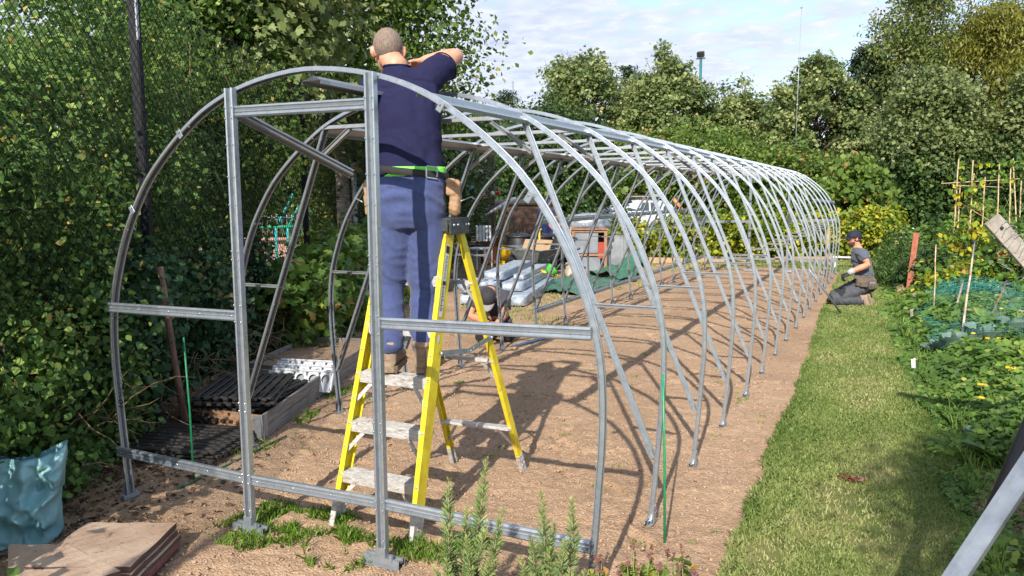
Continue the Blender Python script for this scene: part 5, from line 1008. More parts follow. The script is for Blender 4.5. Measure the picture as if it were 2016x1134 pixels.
m = MB(); hat_beam(m, (-1.303, 4.823, .02), (-1.165, 5.52, .02), (1, -.2, 0), .8); tag(m.build('steel_strip', pmat('blue_film_steel', (.12, .22, .42), (.20, .32, .52), rough=.35, metal=.6, scale=20)), 'short blue grey steel strip lying on the soil near the crouching man', 'steel strip')
# ---- bundles of steel in crinkled plastic
def bundles():
    M = pmat('crinkled_plastic_wrap', (.20, .245, .31), (.44, .49, .56), rough=.22, rough2=.5, scale=9, detail=6, bump=1.6, bscale=22, spec=.8); ax = Vector((-.24, .97, 0)); sx = Vector((.97, .24, 0)); o = Vector((-3.15, 7.9, 0)); r_ = random.Random(6)
    labs = ['nearest long plastic wrapped steel bundle on the ground', 'long plastic wrapped steel bundle in the middle of the bottom layer', 'farthest plastic wrapped steel bundle of the bottom layer by the hedge', 'plastic wrapped steel bundle lying second up at the near side', 'plastic wrapped steel bundle second up at the hedge side', 'topmost plastic wrapped steel bundle of the pile', 'thin plastic wrapped bundle tucked on the pile beside the yellow gloves']
    for i, (x, z, w, h, l, off) in enumerate([(.40, .085, .32, .16, 2.9, -.35), (.04, .08, .32, .155, 2.8, -.1), (-.33, .085, .34, .16, 2.9, -.3), (.24, .24, .34, .14, 2.6, .1), (-.16, .245, .36, .15, 2.7, .0), (-.10, .39, .34, .13, 2.5, .3), (.28, .355, .20, .085, 2.2, .5)]):
        rings = []; n = 24
        for j in range(22):
            t = j/21; k = 1 if 0 < j < 21 else .8; r = []
            for q in range(n):
                a = 2*math.pi*q/n; ca, sa = math.cos(a), math.sin(a); e = .12; dx = w/2*math.copysign(abs(ca)**e, ca)*k; dz = h/2*math.copysign(abs(sa)**e, sa)*k; jt = 1+.06*(r_.random()-.5)*(2.2 if t < .15 else 1); r.append(o+sx*(x+dx*jt)+ax*(off+l*t+(0 if 0 < j < 21 else (-.02 if j == 0 else .02)))+Vector((0, 0, max(.004, z+dz*jt))))
            rings.append(r)
        m = MB(); m.loft(rings); tag(m.build('wrapped_bundle', M), labs[i], 'steel bundle', 'plastic wrapped bundles of steel')
    m = MB(); c = o+ax*.0+Vector((-.25, -.15, .0))
    for i in range(26): m.ball(c+sx*r_.uniform(-.35, .3)+ax*r_.uniform(-.25, .25)+Vector((0, 0, r_.uniform(.04, .34))), (r_.uniform(.05, .11), r_.uniform(.03, .08), r_.uniform(.03, .08)), 7, 0, Matrix.Rotation(r_.uniform(0, 3), 3, 'Y') @ Matrix.Rotation(r_.uniform(0, 3), 3, 'X'))
    tag(m.build('plastic_film', M), 'heap of scrunched clear plastic film beside the steel bundles', 'plastic film')
bundles()
def glove_heap():
    yc = pmat('yellow_rubber', (.60, .38, .01), (.74, .50, .02), rough=.5, scale=10); m = MB(); c = Vector((-3.25, 10.0, .30))
    hand(m, c, (1, .2, -.1), (0, 0, -1), (0, 1, 0), .5, 1.3); m.tube([c-Vector((.14, .03, 0)), c], [.06, .045], 10); tag(m.build('rubber_glove', yc), 'yellow rubber glove lying on top of the wrapped bundles', 'glove')
    m = MB(); m.lathe([(.02, 0), (.07, .01), (.11, .10), (.12, .11), (.105, .10), (.06, .03)], (0, 0, 0), 20, 0, Matrix.Rotation(-.9, 3, 'X') @ Matrix.Rotation(.5, 3, 'Y')); m = m.build('plastic_tub', pmat('lime_plastic', (.07, .40, .05), (.10, .48, .07), rough=.4)); m.location = (-2.98, 9.6, .33); tag(m, 'lime green plastic tub tipped on the end of the bundles', 'tub')
glove_heap()
# ---- green tarpaulin
def tarp():
    M = pmat('green_tarpaulin', (.024, .10, .062), (.050, .165, .105), rough=.40, scale=6, detail=7, bump=.7, bscale=18, spec=.5)
    def sheetf(name, label, P, n, fz):
        P = [Vector((*p, 0)) for p in P]; g = []
        for i in range(n+1):
            row = []
            for j in range(n+1):
                s, t = i/n, j/n; q = P[0].lerp(P[1], s).lerp(P[3].lerp(P[2], s), t); q += Vector((.05*math.sin(t*9+s*3), .06*math.sin(s*8+t*2), 0))*(1 if .05 < s < .95 else .6); q.z = fz(s, t); row.append(q)
            g.append(row)
        m = MB(); m.sheet(g, 0, True, .004); tag(m.build(name, M), label, 'tarpaulin')
    cr = lambda s, t, k: float(fbm(np.array(s*6+k), np.array(t*6+k*2), 4))
    sheetf('tarpaulin', 'flat crumpled green tarpaulin spread on the ground by the cabinet', [(-3.35, 9.35), (-2.1, 9.15), (-2.25, 11.7), (-3.7, 12.2)], 40, lambda s, t: .015+.22*max(0, cr(s, t, 1)-.42)+.06*cr(s, t, 4)*math.sin(3.1*s))
    sheetf('tarpaulin', 'folded green tarpaulin rising in a peak behind the flat one', [(-3.1, 11.9), (-2.0, 11.5), (-2.1, 13.2), (-3.6, 13.6)], 40, lambda s, t: .02+.50*math.exp(-((s-.85)/.25)**2-((t-.55)/.3)**2)+.26*max(0, cr(s, t, 7)-.40)+.10*math.exp(-((s-.3)/.3)**2))
tarp()
# ---- wheelbarrow with a board in it
def barrow():
    root = thing('wheelbarrow', 'grey steel wheelbarrow with a pale board laid across its tub', 'wheelbarrow', (-4.35, 12.0, 0)); A = Ax((-.85, .25, 0)); o = Vector((-4.35, 12.0, 0)); g = MB()
    b = [A.at(o, x, y, .30) for x, y in ((-.20, -.28), (.20, -.28), (.20, .20), (-.20, .20))]; t = [A.at(o, x, y, z) for x, y, z in ((-.34, -.46, .56), (.34, -.46, .56), (.34, .46, .62), (-.34, .46, .62))]
    t2 = [A.at(o, x, y, z) for x, y, z in ((-.325, -.44, .56), (.325, -.44, .56), (.325, .44, .62), (-.325, .44, .62))]; b2 = [p+Vector((0, 0, .012)) for p in b]
    g.add(b+t+t2+b2, [(3, 2, 1, 0)]+[(i, (i+1) % 4, 4+(i+1) % 4, 4+i) for i in range(4)]+[(4+i, 4+(i+1) % 4, 8+(i+1) % 4, 8+i) for i in range(4)]+[(8+i, 8+(i+1) % 4, 12+(i+1) % 4, 12+i) for i in range(4)]+[(12, 13, 14, 15)])
    for i in range(4): g.tube([t[i], t[(i+1) % 4]], .012, 6)
    g.build('tub', pmat('grey_painted_steel', (.10, .115, .12), (.20, .22, .23), rough=.5, scale=8, metal=.2), root)
    f = MB()
    for s in (-1, 1): f.tube([A.at(o, s*.06, .62, .18), A.at(o, s*.22, .2, .28), A.at(o, s*.26, -.4, .30), A.at(o, s*.28, -.95, .58)], .016, 8); f.tube([A.at(o, s*.25, -.25, .30), A.at(o, s*.27, -.33, .0), A.at(o, s*.25, -.43, .31)], .014, 8)
    f.build('frame', M_BLACKPL, root)
    w = MB(); M = Matrix((A.F, A.U, A.R)).transposed(); w.lathe([(.10, -.035), (.17, -.04), (.19, 0), (.17, .04), (.10, .035)], A.at(o, 0, .62, .19), 24, 0, M); wo = w.build('wheel', M_BLACKPL, root); h = MB(); h.lathe([(.0, -.03), (.11, -.025), (.11, .025), (0, .03)], A.at(o, 0, .62, .19), 18, 0, M); h.build('rim', M_GALV_DULL, wo)
    for s in (-1, 1): gp = MB(); gp.tube([A.at(o, s*.276, -.82, .52), A.at(o, s*.282, -1.0, .60)], .022, 8); gp.build('handle_grip', M_BLACKPL, root)
    bd = MB(); bd.box(A.at(o, .05, -.05, .62), (.025, .74, .30), A.M @ Matrix.Rotation(.5, 3, 'Y'), 0, .004); tag(bd.build('wooden_board', M_WOOD), 'pale wooden board leaning inside the wheelbarrow', 'board')
barrow()
# ---- tool corner: watering can, shovel, cabinet, glazing panels
def tools():
    root = thing('watering_can', 'dark green watering can on the ground beside the shovel', 'watering can', (-3.95, 11.75, 0)); c = Vector((-3.95, 11.75, 0)); G_ = pmat('dark_green_plastic', (.012, .05, .035), (.02, .075, .05), rough=.45)
    m = MB(); m.lathe([(.0, 0), (.12, 0), (.13, .05), (.12, .26), (.09, .30), (.085, .30)], c, 20); m.build('body', G_, root); m = MB(); m.tube([c+Vector((.10, 0, .06)), c+Vector((.22, 0, .18)), c+Vector((.34, 0, .32))], [.03, .02, .018], 8); so = m.build('spout', G_, root)
    m = MB(); m.lathe([(.02, 0), (.05, .03), (.0, .035)], c+Vector((.34, 0, .32)), 12, 0, Matrix.Rotation(.8, 3, 'Y')); m.build('rose', G_, so); m = MB(); m.tube([c+Vector((-.11, 0, .08)), c+Vector((-.22, 0, .2)), c+Vector((-.14, 0, .36)), c+Vector((.06, 0, .37)), c+Vector((.08, 0, .29))], .013, 8); m.build('handle', G_, root)
    root = thing('shovel', 'shovel with a dusty round blade leaning on the cabinet', 'shovel', (-3.52, 11.85, 0)); c = Vector((-3.52, 11.85, 0)); m = MB(); gr = []
    for i in range(9):
        t = i/8; w = .125*math.sqrt(max(.02, 1-(abs(t-.55)/.58)**2.4)); gr.append([c+Vector((x*w, .05*abs(x)**2-.02*t+.10*t, .01+.30*t)) for x in (-1, -.6, -.2, .2, .6, 1)])
    m.sheet(gr, 0, True, .004); m.build('blade', pmat('dusty_shovel_steel', (.30, .25, .20), (.45, .39, .33), rough=.6, metal=.3, scale=8), root); m = MB(); m.tube([c+Vector((0, .07, .27)), c+Vector((-.03, .2, .62)), c+Vector((-.07, .35, 1.0))], .017, 8); m.tube([c+Vector((-.14, .35, 1.0)), c+Vector((0, .35, 1.02))], .015, 6); m.build('shaft', M_WOOD, root)
    root = thing('cabinet', 'open timber cabinet with red and grey panels behind the shovel', 'cabinet', (-3.45, 12.9, 0)); c = Vector((-3.45, 12.9, 0)); A = Ax((-.38, .92, 0)); T = pmat('orange_timber', (.24, .12, .065), (.36, .20, .12), rough=.75, scale=6, stretch=(2, 2, 9))
    f = MB()
    for x in (-.34, .34):
        for y in (-.25, .25): f.box(A.at(c, x, y, .47), (.06, .06, .94), A.M)
    for z in (.05, .42, .92):
        for y in (-.25, .25): f.box(A.at(c, 0, y, z), (.62, .05, .05), A.M)
        for x in (-.34, .34): f.box(A.at(c, x, 0, z), (.05, .44, .05), A.M)
    f.box(A.at(c, 0, 0, .965), (.78, .62, .03), A.M); f.build('frame', T, root)
    p = MB(); p.box(A.at(c, -.06, -.262, .67), (.48, .010, .42), A.M); p.box(A.at(c, -.04, -.262, .22), (.54, .010, .30), A.M); p.build('grey_panel', pmat('grey_polycarbonate', (.17, .185, .215), (.25, .265, .30), rough=.35, scale=4), root); p = MB(); p.box(A.at(c, .25, -.266, .52), (.13, .010, .34), A.M); p.build('red_panel', pmat('red_paint', (.30, .04, .02), (.38, .055, .03), rough=.5), root); p = MB(); p.box(A.at(c, .345, 0, .47), (.01, .40, .82), A.M); p.box(A.at(c, 0, .27, .47), (.64, .01, .86), A.M); p.build('board_side', pmat('dark_planks', (.09, .065, .045), (.18, .135, .095), rough=.85, scale=8, stretch=(1, 1, 8)), root)
    m = MB(); rings = []; r_ = random.Random(9); b = A.at(c, .0, 0, .98)
    for j in range(8):
        t = j/7; rings.append([b+A.R*(.44*math.cos(a)*math.cos(t*1.5)**.5*(1+.12*r_.random()))+A.F*(.26*math.sin(a)*math.cos(t*1.5)**.5*(1+.12*r_.random()))+Vector((0, 0, .30*math.sin(t*1.5)*(1+.10*r_.random()))) for a in [2*math.pi*i/22 for i in range(22)]])
    m.loft(rings); tag(m.build('plastic_sheet_heap', pmat('grey_plastic_sheet', (.10, .115, .15), (.30, .33, .39), rough=.3, scale=7, bump=1.5, bscale=18, spec=.8)), 'grey plastic sheeting heaped on top of the timber cabinet', 'plastic sheeting')
    for i in range(3):
        m = MB(); o = Vector((-3.12+.06*i, 13.2+.05*i, 0)); d = Vector((.93, .36, 0)); u = Vector((-.10, .28, .95)).normalized(); Mx = Matrix((d, u.cross(d), u)).transposed(); m.box(o+u*.42, (.50, .006, .82), Mx)
        for s in (-1, 1): m.box(o+u*.42+d*s*.25, (.02, .014, .84), Mx)
        for z in (.02, .82): m.box(o+u*z, (.52, .014, .02), Mx)
        for q in range(5): m.box(o+u*.42+d*(-.2+.1*q)+u.cross(d)*.004, (.008, .006, .80), Mx)
        tag(m.build('glazing_panel', pmat('smoky_glazing', (.05, .06, .065), (.15, .17, .18), rough=.18, scale=3, spec=.8)), ['front glazing panel leaning beside the cabinet', 'middle glazing panel leaning beside the cabinet', 'rear glazing panel leaning beside the cabinet'][i], 'panel', 'glazing panels beside the cabinet')
    root = thing('gravel_scoop', 'small red plastic scoop lying by the shovel blade', 'scoop', (-3.2, 11.7, 0)); c = Vector((-3.2, 11.7, 0)); m = MB(); m.tube([c+Vector((-.08, 0, .05)), c+Vector((.0, 0, .06)), c+Vector((.10, 0, .05))], [.03, .06, .07], 10); m.build('bowl', pmat('red_plastic', (.50, .03, .025), (.6, .05, .04), rough=.4), root); m = MB(); m.tube([c+Vector((-.08, 0, .05)), c+Vector((-.2, 0, .09))], .014, 8); m.build('handle', MATS['red_plastic'], root)
tools()
# ---- bench with cloth and potted plant
def bench():
    c = Vector((-4.35, 17.0, 0)); A = Ax((-.4, .92, 0)); root = thing('potting_bench', 'rough timber potting bench with a shelf beyond the tarpaulins', 'bench', tuple(c)); m = MB()
    for i in range(4): m.box(A.at(c, 0, -.24+.16*i, .50), (1.0, .145, .035), A.M, 0, .004)
    m.build('top', M_WOOD, root)
    for x in (-.42, .42):
        for y in (-.2, .2): l = MB(); l.box(A.at(c, x, y, .24), (.07, .07, .48), A.M); l.build('leg', M_WOOD, root)
    s = MB(); s.box(A.at(c, 0, -.22, .30), (.92, .05, .10), A.M); s.build('apron', M_WOOD, root)
    g = []
    for i in range(9):
        x = -.12+.028*i; g.append([A.at(c, x, y, z) for y, z in ((-.05, .525), (-.2, .526), (-.325, .522), (-.338+.012*math.sin(i*1.6), .44), (-.335+.02*math.sin(i*1.6+1), .33), (-.335+.02*math.sin(i*1.7+1), .22+.03*math.sin(i*.9)))])
    m = MB(); m.sheet(g, 0, True, .006); tag(m.build('yellow_cloth', pmat('yellow_cloth', (.66, .52, .02), (.78, .64, .05), rough=.85, scale=20)), 'bright yellow cloth draped over the front of the potting bench', 'cloth')
    p = A.at(c, .25, .05, .52); root = thing('potted_plant', 'tall leafy plant in a terracotta pot on the potting bench', 'plant', tuple(p)); m = MB(); m.lathe([(.0, 0), (.09, 0), (.12, .18), (.135, .18), (.135, .22), (.115, .22), (.11, .17), (0, .17)], p, 18); m.build('pot', M_TERRA, root)
    m = MB(); m.tube([p+Vector((0, 0, .15)), p+Vector((.02, .0, .7)), p+Vector((-.02, 0, 1.25))], [.014, .010, .005], 6); m.build('stem', M_STEM, root); foliage('leaves', LM_BANK, root, [(p.x, p.y, p.z+.25+.16*i, .20-.012*i, .20-.012*i, .15) for i in range(7)], 420, .14, 12, .08, OVAL, .3, .3, 1.4)
bench()
# ---- bins, chairs and crates by the shed
def corner():
    c = Vector((-4.95, 13.4, 0)); BL = pmat('black_bin_plastic', (.012, .014, .018), (.028, .03, .036), rough=.5, scale=10)
    for i, (x, y, lab) in enumerate([(-4.75, 13.3, 'black lidded bin with a spade handle against it'), (-5.25, 13.2, 'black lidded bin next to the yellow tub'), (-4.35, 13.55, 'black lidded bin under the white cloth')]):
        root = thing('garden_bin', lab, 'bin', (x, y, 0), 'black bins behind the wheelbarrow'); m = MB(); m.lathe([(0, 0), (.22, 0), (.25, .1), (.27, .72), (.26, .74)], (x, y, 0), 20); m.build('body', BL, root); l = MB(); l.lathe([(.285, .73), (.29, .77), (.18, .82), (.05, .84), (0, .84)], (x, y, 0), 20); l.build('lid', BL, root)
        h = MB(); h.tube([(x-.05, y-.10, .83), (x-.03, y-.12, .87), (x+.03, y-.12, .87), (x+.05, y-.10, .83)], .012, 6); h.build('handle', BL, root)
    root = thing('garden_fork', 'yellow handled garden fork standing against the black bins', 'fork', (-4.62, 12.95, 0)); m = MB(); m.tube([(-4.62, 12.95, .30), (-4.66, 13.0, .92)], .022, 8); m.box((-4.665, 13.005, .93), (.12, .03, .03)); m.build('handle', pmat('yellow_plastic', (.70, .42, .01), (.78, .5, .02), rough=.4), root); m = MB()
    for q in (-.06, -.02, .02, .06): m.tube([(-4.62+q, 12.945, .27), (-4.62+q, 12.93, .0)], .006, 5)
    m.box((-4.62, 12.945, .28), (.15, .02, .02)); m.build('tines', M_GALV_DULL, root)
    m = MB(); m.lathe([(0, 0), (.12, 0), (.17, .28), (.18, .30), (.16, .29), (.11, .02)], (-5.55, 13.05, .22), 18, 0, Matrix.Rotation(.35, 3, 'Y')); m.box((-5.55, 13.1, .11), (.3, .3, .22)); tag(m.build('yellow_tub', MATS['yellow_plastic']), 'yellow plastic tub standing left of the black bins', 'tub')
    g = [[Vector((-4.52+.09*i, 13.38+.03*j, .86-.035*j*j*.5+.03*math.sin(i*1.3+j)+.05)) for j in range(6)] for i in range(6)]; m = MB(); m.sheet(g, 0, True, .006); tag(m.build('white_cloth', pmat('white_cotton', (.62, .63, .70), (.76, .77, .82), rough=.85)), 'white cloth thrown over the right black bin', 'cloth')
    m = MB(); m.lathe([(0, 0), (.10, 0), (.14, .20), (.155, .20), (.155, .25), (.135, .25), (.12, .03)], (-4.5, 13.75, .98), 18, 0, Matrix.Rotation(1.25, 3, 'X')); m.tube([(-4.5, 13.8, 0), (-4.5, 13.8, .98)], .02, 6); tag(m.build('terracotta_pot', M_TERRA), 'terracotta pot upended on a stake above the bins', 'pot')
    m = MB(); m.lathe([(0, 0), (.10, 0), (.14, .22), (.15, .22), (.15, .26), (.13, .26), (.11, .03)], (-6.55, 14.4, .42), 18); m.box((-6.55, 14.4, .21), (.28, .28, .42)); tag(m.build('terracotta_pot', M_TERRA), 'orange terracotta pot on a block beside the brushwood fence', 'pot')
    root = thing('garden_chair', 'dark metal garden chair beside the black bins', 'chair', (-4.1, 13.0, 0)); cc = Vector((-4.1, 13.0, 0)); s = MB(); s.box(cc+Vector((0, 0, .44)), (.42, .42, .03), None, 0, .01); s.build('seat', BL, root); b = MB()
    for q in range(6): b.tube([cc+Vector((-.18+.072*q, .2, .46)), cc+Vector((-.18+.072*q, .27, .88))], .009, 6)
    b.tube([cc+Vector((-.21, .27, .88)), cc+Vector((.21, .27, .88))], .014, 6); b.build('backrest', BL, root)
    for sx in (-.19, .19):
        for sy in (-.19, .19): l = MB(); l.tube([cc+Vector((sx, sy, .43)), cc+Vector((sx*1.1, sy*1.1, 0))], .012, 6); l.build('leg', BL, root)
    # brushwood fence and shed
    m = MB(); r_ = random.Random(12)
    for i in range(70): x = -7.0+1.35*i/69; y = 14.6-.25*i/69; m.tube([(x, y, -.05), (x+r_.uniform(-.03, .03), y+r_.uniform(-.03, .03), r_.uniform(.75, 1.05))], r_.uniform(.007, .013), 5)
    m.tube([(-7.0, 14.63, .35), (-5.65, 14.38, .35)], .01, 5); m.tube([(-7.0, 14.63, .75), (-5.65, 14.38, .75)], .01, 5); tag(m.build('brushwood_fence', M_TWIG), 'low brown brushwood fence left of the bins', 'fence')
    o = Vector((-9.1, 21.9, 0)); A = Ax((-.44, .9, 0)); root = thing('garden_shed', 'small brown timber shed with a blue door half hidden by shrubs', 'shed', tuple(o)); w = MB()
    for i in range(14): w.box(A.at(o, 0, 0, .05+.10*i), (2.0, 1.4+.012*(i % 2), .098), A.M)
    w.build('wall', pmat('brown_shed_boards', (.085, .045, .03), (.17, .10, .07), rough=.85, scale=5, stretch=(1, 1, 8)), root); r = MB(); r.box(A.at(o, 0, 0, 1.47), (2.2, 1.6, .05), A.M @ Matrix.Rotation(.08, 3, 'X')); r.build('roof', pmat('roof_felt', (.03, .03, .032), (.06, .058, .055), rough=.95), root); d = MB(); d.box(A.at(o, .62, -.72, .62), (.55, .03, 1.2), A.M); dd_ = d.build('door', pmat('blue_door_paint', (.015, .03, .13), (.025, .05, .18), rough=.5), root); h = MB(); h.ball(A.at(o, .42, -.75, .62), .03, 8); h.build('handle', M_GALV_DULL, dd_)
    # white bracket chair and parasol cloth
    root = thing('folding_chair', 'white folding chair tucked in the shrubs below the clock screen', 'chair', (-5.75, 12.3, 0)); cc = Vector((-5.75, 12.3, .05)); b = MB()
    for q in range(5): b.box(cc+Vector((-.16+.08*q, .12, .80)), (.05, .015, .34))
    b.build('backrest', M_WHITE, root); s = MB(); s.box(cc+Vector((0, -.05, .48)), (.42, .38, .03)); s.build('seat', M_WHITE, root)
    for sx in (-.19, .19):
        for sy in (-.2, .14): l = MB(); l.box(cc+Vector((sx, sy, .22)), (.03, .03, .5)); l.build('leg', M_WHITE, root)
    root = thing('parasol', 'folded pale parasol tilted on a dark pole by the clock screen', 'parasol', (-5.8, 13.35, 0)); p = MB(); p.tube([(-5.8, 13.35, 0), (-5.82, 13.35, 1.35)], .02, 8); p.build('pole', M_BLACKPL, root); k = MB(); k.tube([(-6.12, 13.2, 1.22), (-5.95, 13.28, 1.34), (-5.7, 13.4, 1.50), (-5.52, 13.48, 1.60), (-5.47, 13.5, 1.63)], [(.03, .02), (.09, .04), (.13, .05), (.10, .05), (.02, .02)], 12); k.build('canopy', pmat('pale_parasol_cloth', (.50, .48, .52), (.66, .64, .68), rough=.85), root); q = MB(); q.tube([(-6.15, 13.15, 1.27), (-5.5, 13.45, 1.66)], .012, 6); q.build('strut', M_BLACKPL, root)
corner()
# ---- willow screen with clock and ornaments
def screen():
    o = Vector((-8.26, 16.72, 0)); A = Ax((-.44, .90, 0)); root = thing('willow_screen', 'tall dark woven willow screen carrying a wall clock', 'screen', tuple(o)); m = MB(); r_ = random.Random(14)
    for i in range(64): z = .02+2.78*i/63; m.tube([A.at(o, -.52+.2*q, .012*(1 if (i+q) % 2 else -1), z+r_.uniform(-.008, .008)) for q in range(6)], .019, 5)
    m.build('weave', pmat('dark_willow', (.035, .032, .032), (.115, .105, .10), rough=.9, scale=14, stretch=(1, 1, 4)), root)
    for x in (-.5, 0, .5): p = MB(); p.tube([A.at(o, x, .0, -.1), A.at(o, x, 0, 2.95)], .028, 8); p.build('post', M_TWIG, root)
    c = A.at(o, -.17, -.07, 1.95); root = thing('wall_clock', 'round wall clock with a pale blue face and black rim on the willow screen', 'clock', tuple(c)); Mc = Matrix((A.R, A.U, A.F*-1)).transposed(); m = MB(); m.lathe([(0, -.02), (.135, -.02), (.142, 0), (.135, .03), (.118, .03), (.118, .012)], c, 32, 0, Mc, False); m.build('rim', M_INK, root); f = MB(); f.lathe([(0, .0), (.119, .0), (.119, .012), (0, .012)], c, 32, 0, Mc); fo = f.build('face', pmat('pale_blue_enamel', (.22, .42, .62), (.30, .50, .70), rough=.3), root)
    h = MB()
    for k in range(12): a = k*math.pi/6; h.box(A.at(c, .098*math.sin(a), -.014, .098*math.cos(a)), (.008, .003, .018), A.M @ Matrix.Rotation(a, 3, 'Y'))
    h.build('hour_marks', M_INK, fo); h = MB(); h.beam(A.at(c, 0, -.017, 0), A.at(c, -.012, -.017, .085), .010, .003, tuple(A.F)); h.beam(A.at(c, 0, -.017, 0), A.at(c, -.03, -.017, .05), .012, .003, tuple(A.F)); h.build('hands', M_INK, fo)
    for x, z, nm, col, lab in ((.20, 1.73, 'pink', (.65, .18, .38), 'pink ball'), (.46, 1.75, 'white', (.72, .70, .68), 'white ball'), (.62, 1.76, 'red', (.55, .02, .03), 'red ball')):
        p = A.at(o, x, -.35, z); root = thing('ball_ornament', lab+' ornament on a thin wire in front of the willow screen', 'ornament', (p.x, p.y, 0), 'ball ornaments by the screen'); m = MB(); m.ball(p, .062, 14); m.build('ball', pmat(nm+'_glaze', col, rough=.3), root); m = MB(); m.tube([(p.x, p.y, -.05), tuple(p)], .005, 5); m.build('wire', M_BLACKPL, root)
    p = A.at(o, .06, -.12, 2.42); root = thing('hanging_bird', 'white and green hanging bird ornament with a yellow crest on the willow screen', 'ornament', tuple(p)); m = MB(); m.tube([p+Vector((0, 0, -.10)), p, p+Vector((.02, 0, .08))], [.02, .055, .03], 8); m.build('body', M_WHITE, root)
    for s in (-1, 1): w = MB(); w.add([p, A.at(p, s*.13, 0, -.02), A.at(p, s*.11, -.01, -.10), A.at(p, s*.02, 0, -.07)], [(0, 1, 2, 3)]); w.build('wing', M_WHITE if s > 0 else pmat('mint_paint', (.15, .45, .36), rough=.6), root)
    m = MB(); m.ball(A.at(p, .02, 0, .12), (.045, .03, .035), 8); m.build('crest', MATS['yellow_plastic'], root)
screen()
# ---- playground behind the fence
def playground():
    T = pmat('turquoise_paint', (.01, .34, .38), (.02, .42, .45), rough=.4, scale=6); GR = pmat('green_rail_paint', (.01, .30, .17), rough=.4); WH = pmat('white_post_paint', (.66, .67, .68), (.78, .78, .78), rough=.5, scale=9); cx = Vector((.898, .44, 0)); o = Vector((-9.6, 10.3, 0))
    root = thing('climbing_bars', 'turquoise playground climbing bars seen through the chain link fence', 'climbing frame', (-9.4, 10.45, 0)); b = MB()
    for k in range(3): p = Vector((-9.75, 10.25, 1.0))+cx*(.26*k); b.tube([p+Vector((0, 0, -1.0)), p, p+cx*.05+Vector((0, 0, .06)), p+cx*.42+Vector((0, 0, .75))] if k < 2 else [p+Vector((0, 0, -1)), p, p+cx*.3+Vector((0, 0, .35))], .030, 8)
    b.build('bars', T, root); r = MB(); r.tube([Vector((-10.6, 9.85, 1.03)), Vector((-9.0, 10.6, 1.03))], .035, 8); r.build('rail', GR, root)
    root = thing('bow_top_railing', 'silver bow top railing behind the turquoise bars', 'railing', (-9.7, 11.3, 0)); m = MB()
    for k in range(26): p = Vector((-11.2, 10.9, .35))+cx*(.115*k); m.tube([p, p+Vector((0, 0, .92)), p+cx*.03+Vector((0, 0, .98)), p+cx*.06+Vector((0, 0, .92))], .011, 5)
    m.build('bars', M_GALV, root)
    for z in (.42, 1.2): m = MB(); m.tube([Vector((-11.2, 10.9, z)), Vector((-11.2, 10.9, z))+cx*3.0], .016, 5); m.build('rail', M_GALV, root)
    root = thing('play_tower', 'white post play tower with turquoise connectors behind the man on the ladder', 'play tower', (-7.0, 9.75, 0))
    for x, y, h in ((-7.02, 9.50, 2.28), (-6.78, 9.60, 1.98), (-8.15, 11.15, 2.35)): m = MB(); m.tube([(x, y, 0), (x, y, h)], .05, 10); m.ball((x, y, h), .055, 8); m.build('post', WH, root)
    m = MB(); m.tube([(-8.6, 10.95, 2.12), (-8.0, 11.2, 2.12)], .06, 8); m.tube([(-8.35, 11.05, 1.85), (-8.35, 11.05, 2.35)], .06, 8); m.build('connector', T, root); m = MB(); m.tube([(-7.35, 9.36, 1.83), (-6.4, 9.80, 1.83)], .035, 8); m.tube([(-7.3, 9.38, 1.75), (-7.3, 9.38, 1.95)], .05, 8); m.tube([(-6.75, 9.55, 1.85), (-6.66, 9.62, 2.06), (-6.5, 9.7, 2.07), (-6.42, 9.74, 1.9)], .03, 8); m.build('connector', T, root)
    m = MB(); m.tube([(-7.28, 9.40, 1.3), (-7.28, 9.40, 1.75)], .02, 6); m.build('red_bar', pmat('red_play_paint', (.5, .03, .02), rough=.4), root); m = MB(); m.box((-7.3, 9.40, 1.26), (.14, .06, .05), None, 0, .01); m.build('yellow_step', MATS['yellow_plastic'], root)
    m = MB()
    for k in range(12): p = Vector((-7.2, 9.9, .0))+cx*(.09*k); m.box(p+Vector((0, 0, .6)), (.03, .02, 1.1))
    m.build('panel_slats', M_GALV_DULL, root)
    m = MB(); m.box((-9.9, 10.9, .38), (2.4, .3, .76), Matrix.Rotation(.46, 3, 'Z'), 0, .02); tag(m.build('brick_wall', pmat('pink_brick', (.34, .19, .14), (.48, .31, .25), rough=.9, scale=11, bump=.2)), 'low pinkish brick wall below the silver railing', 'wall')
playground()
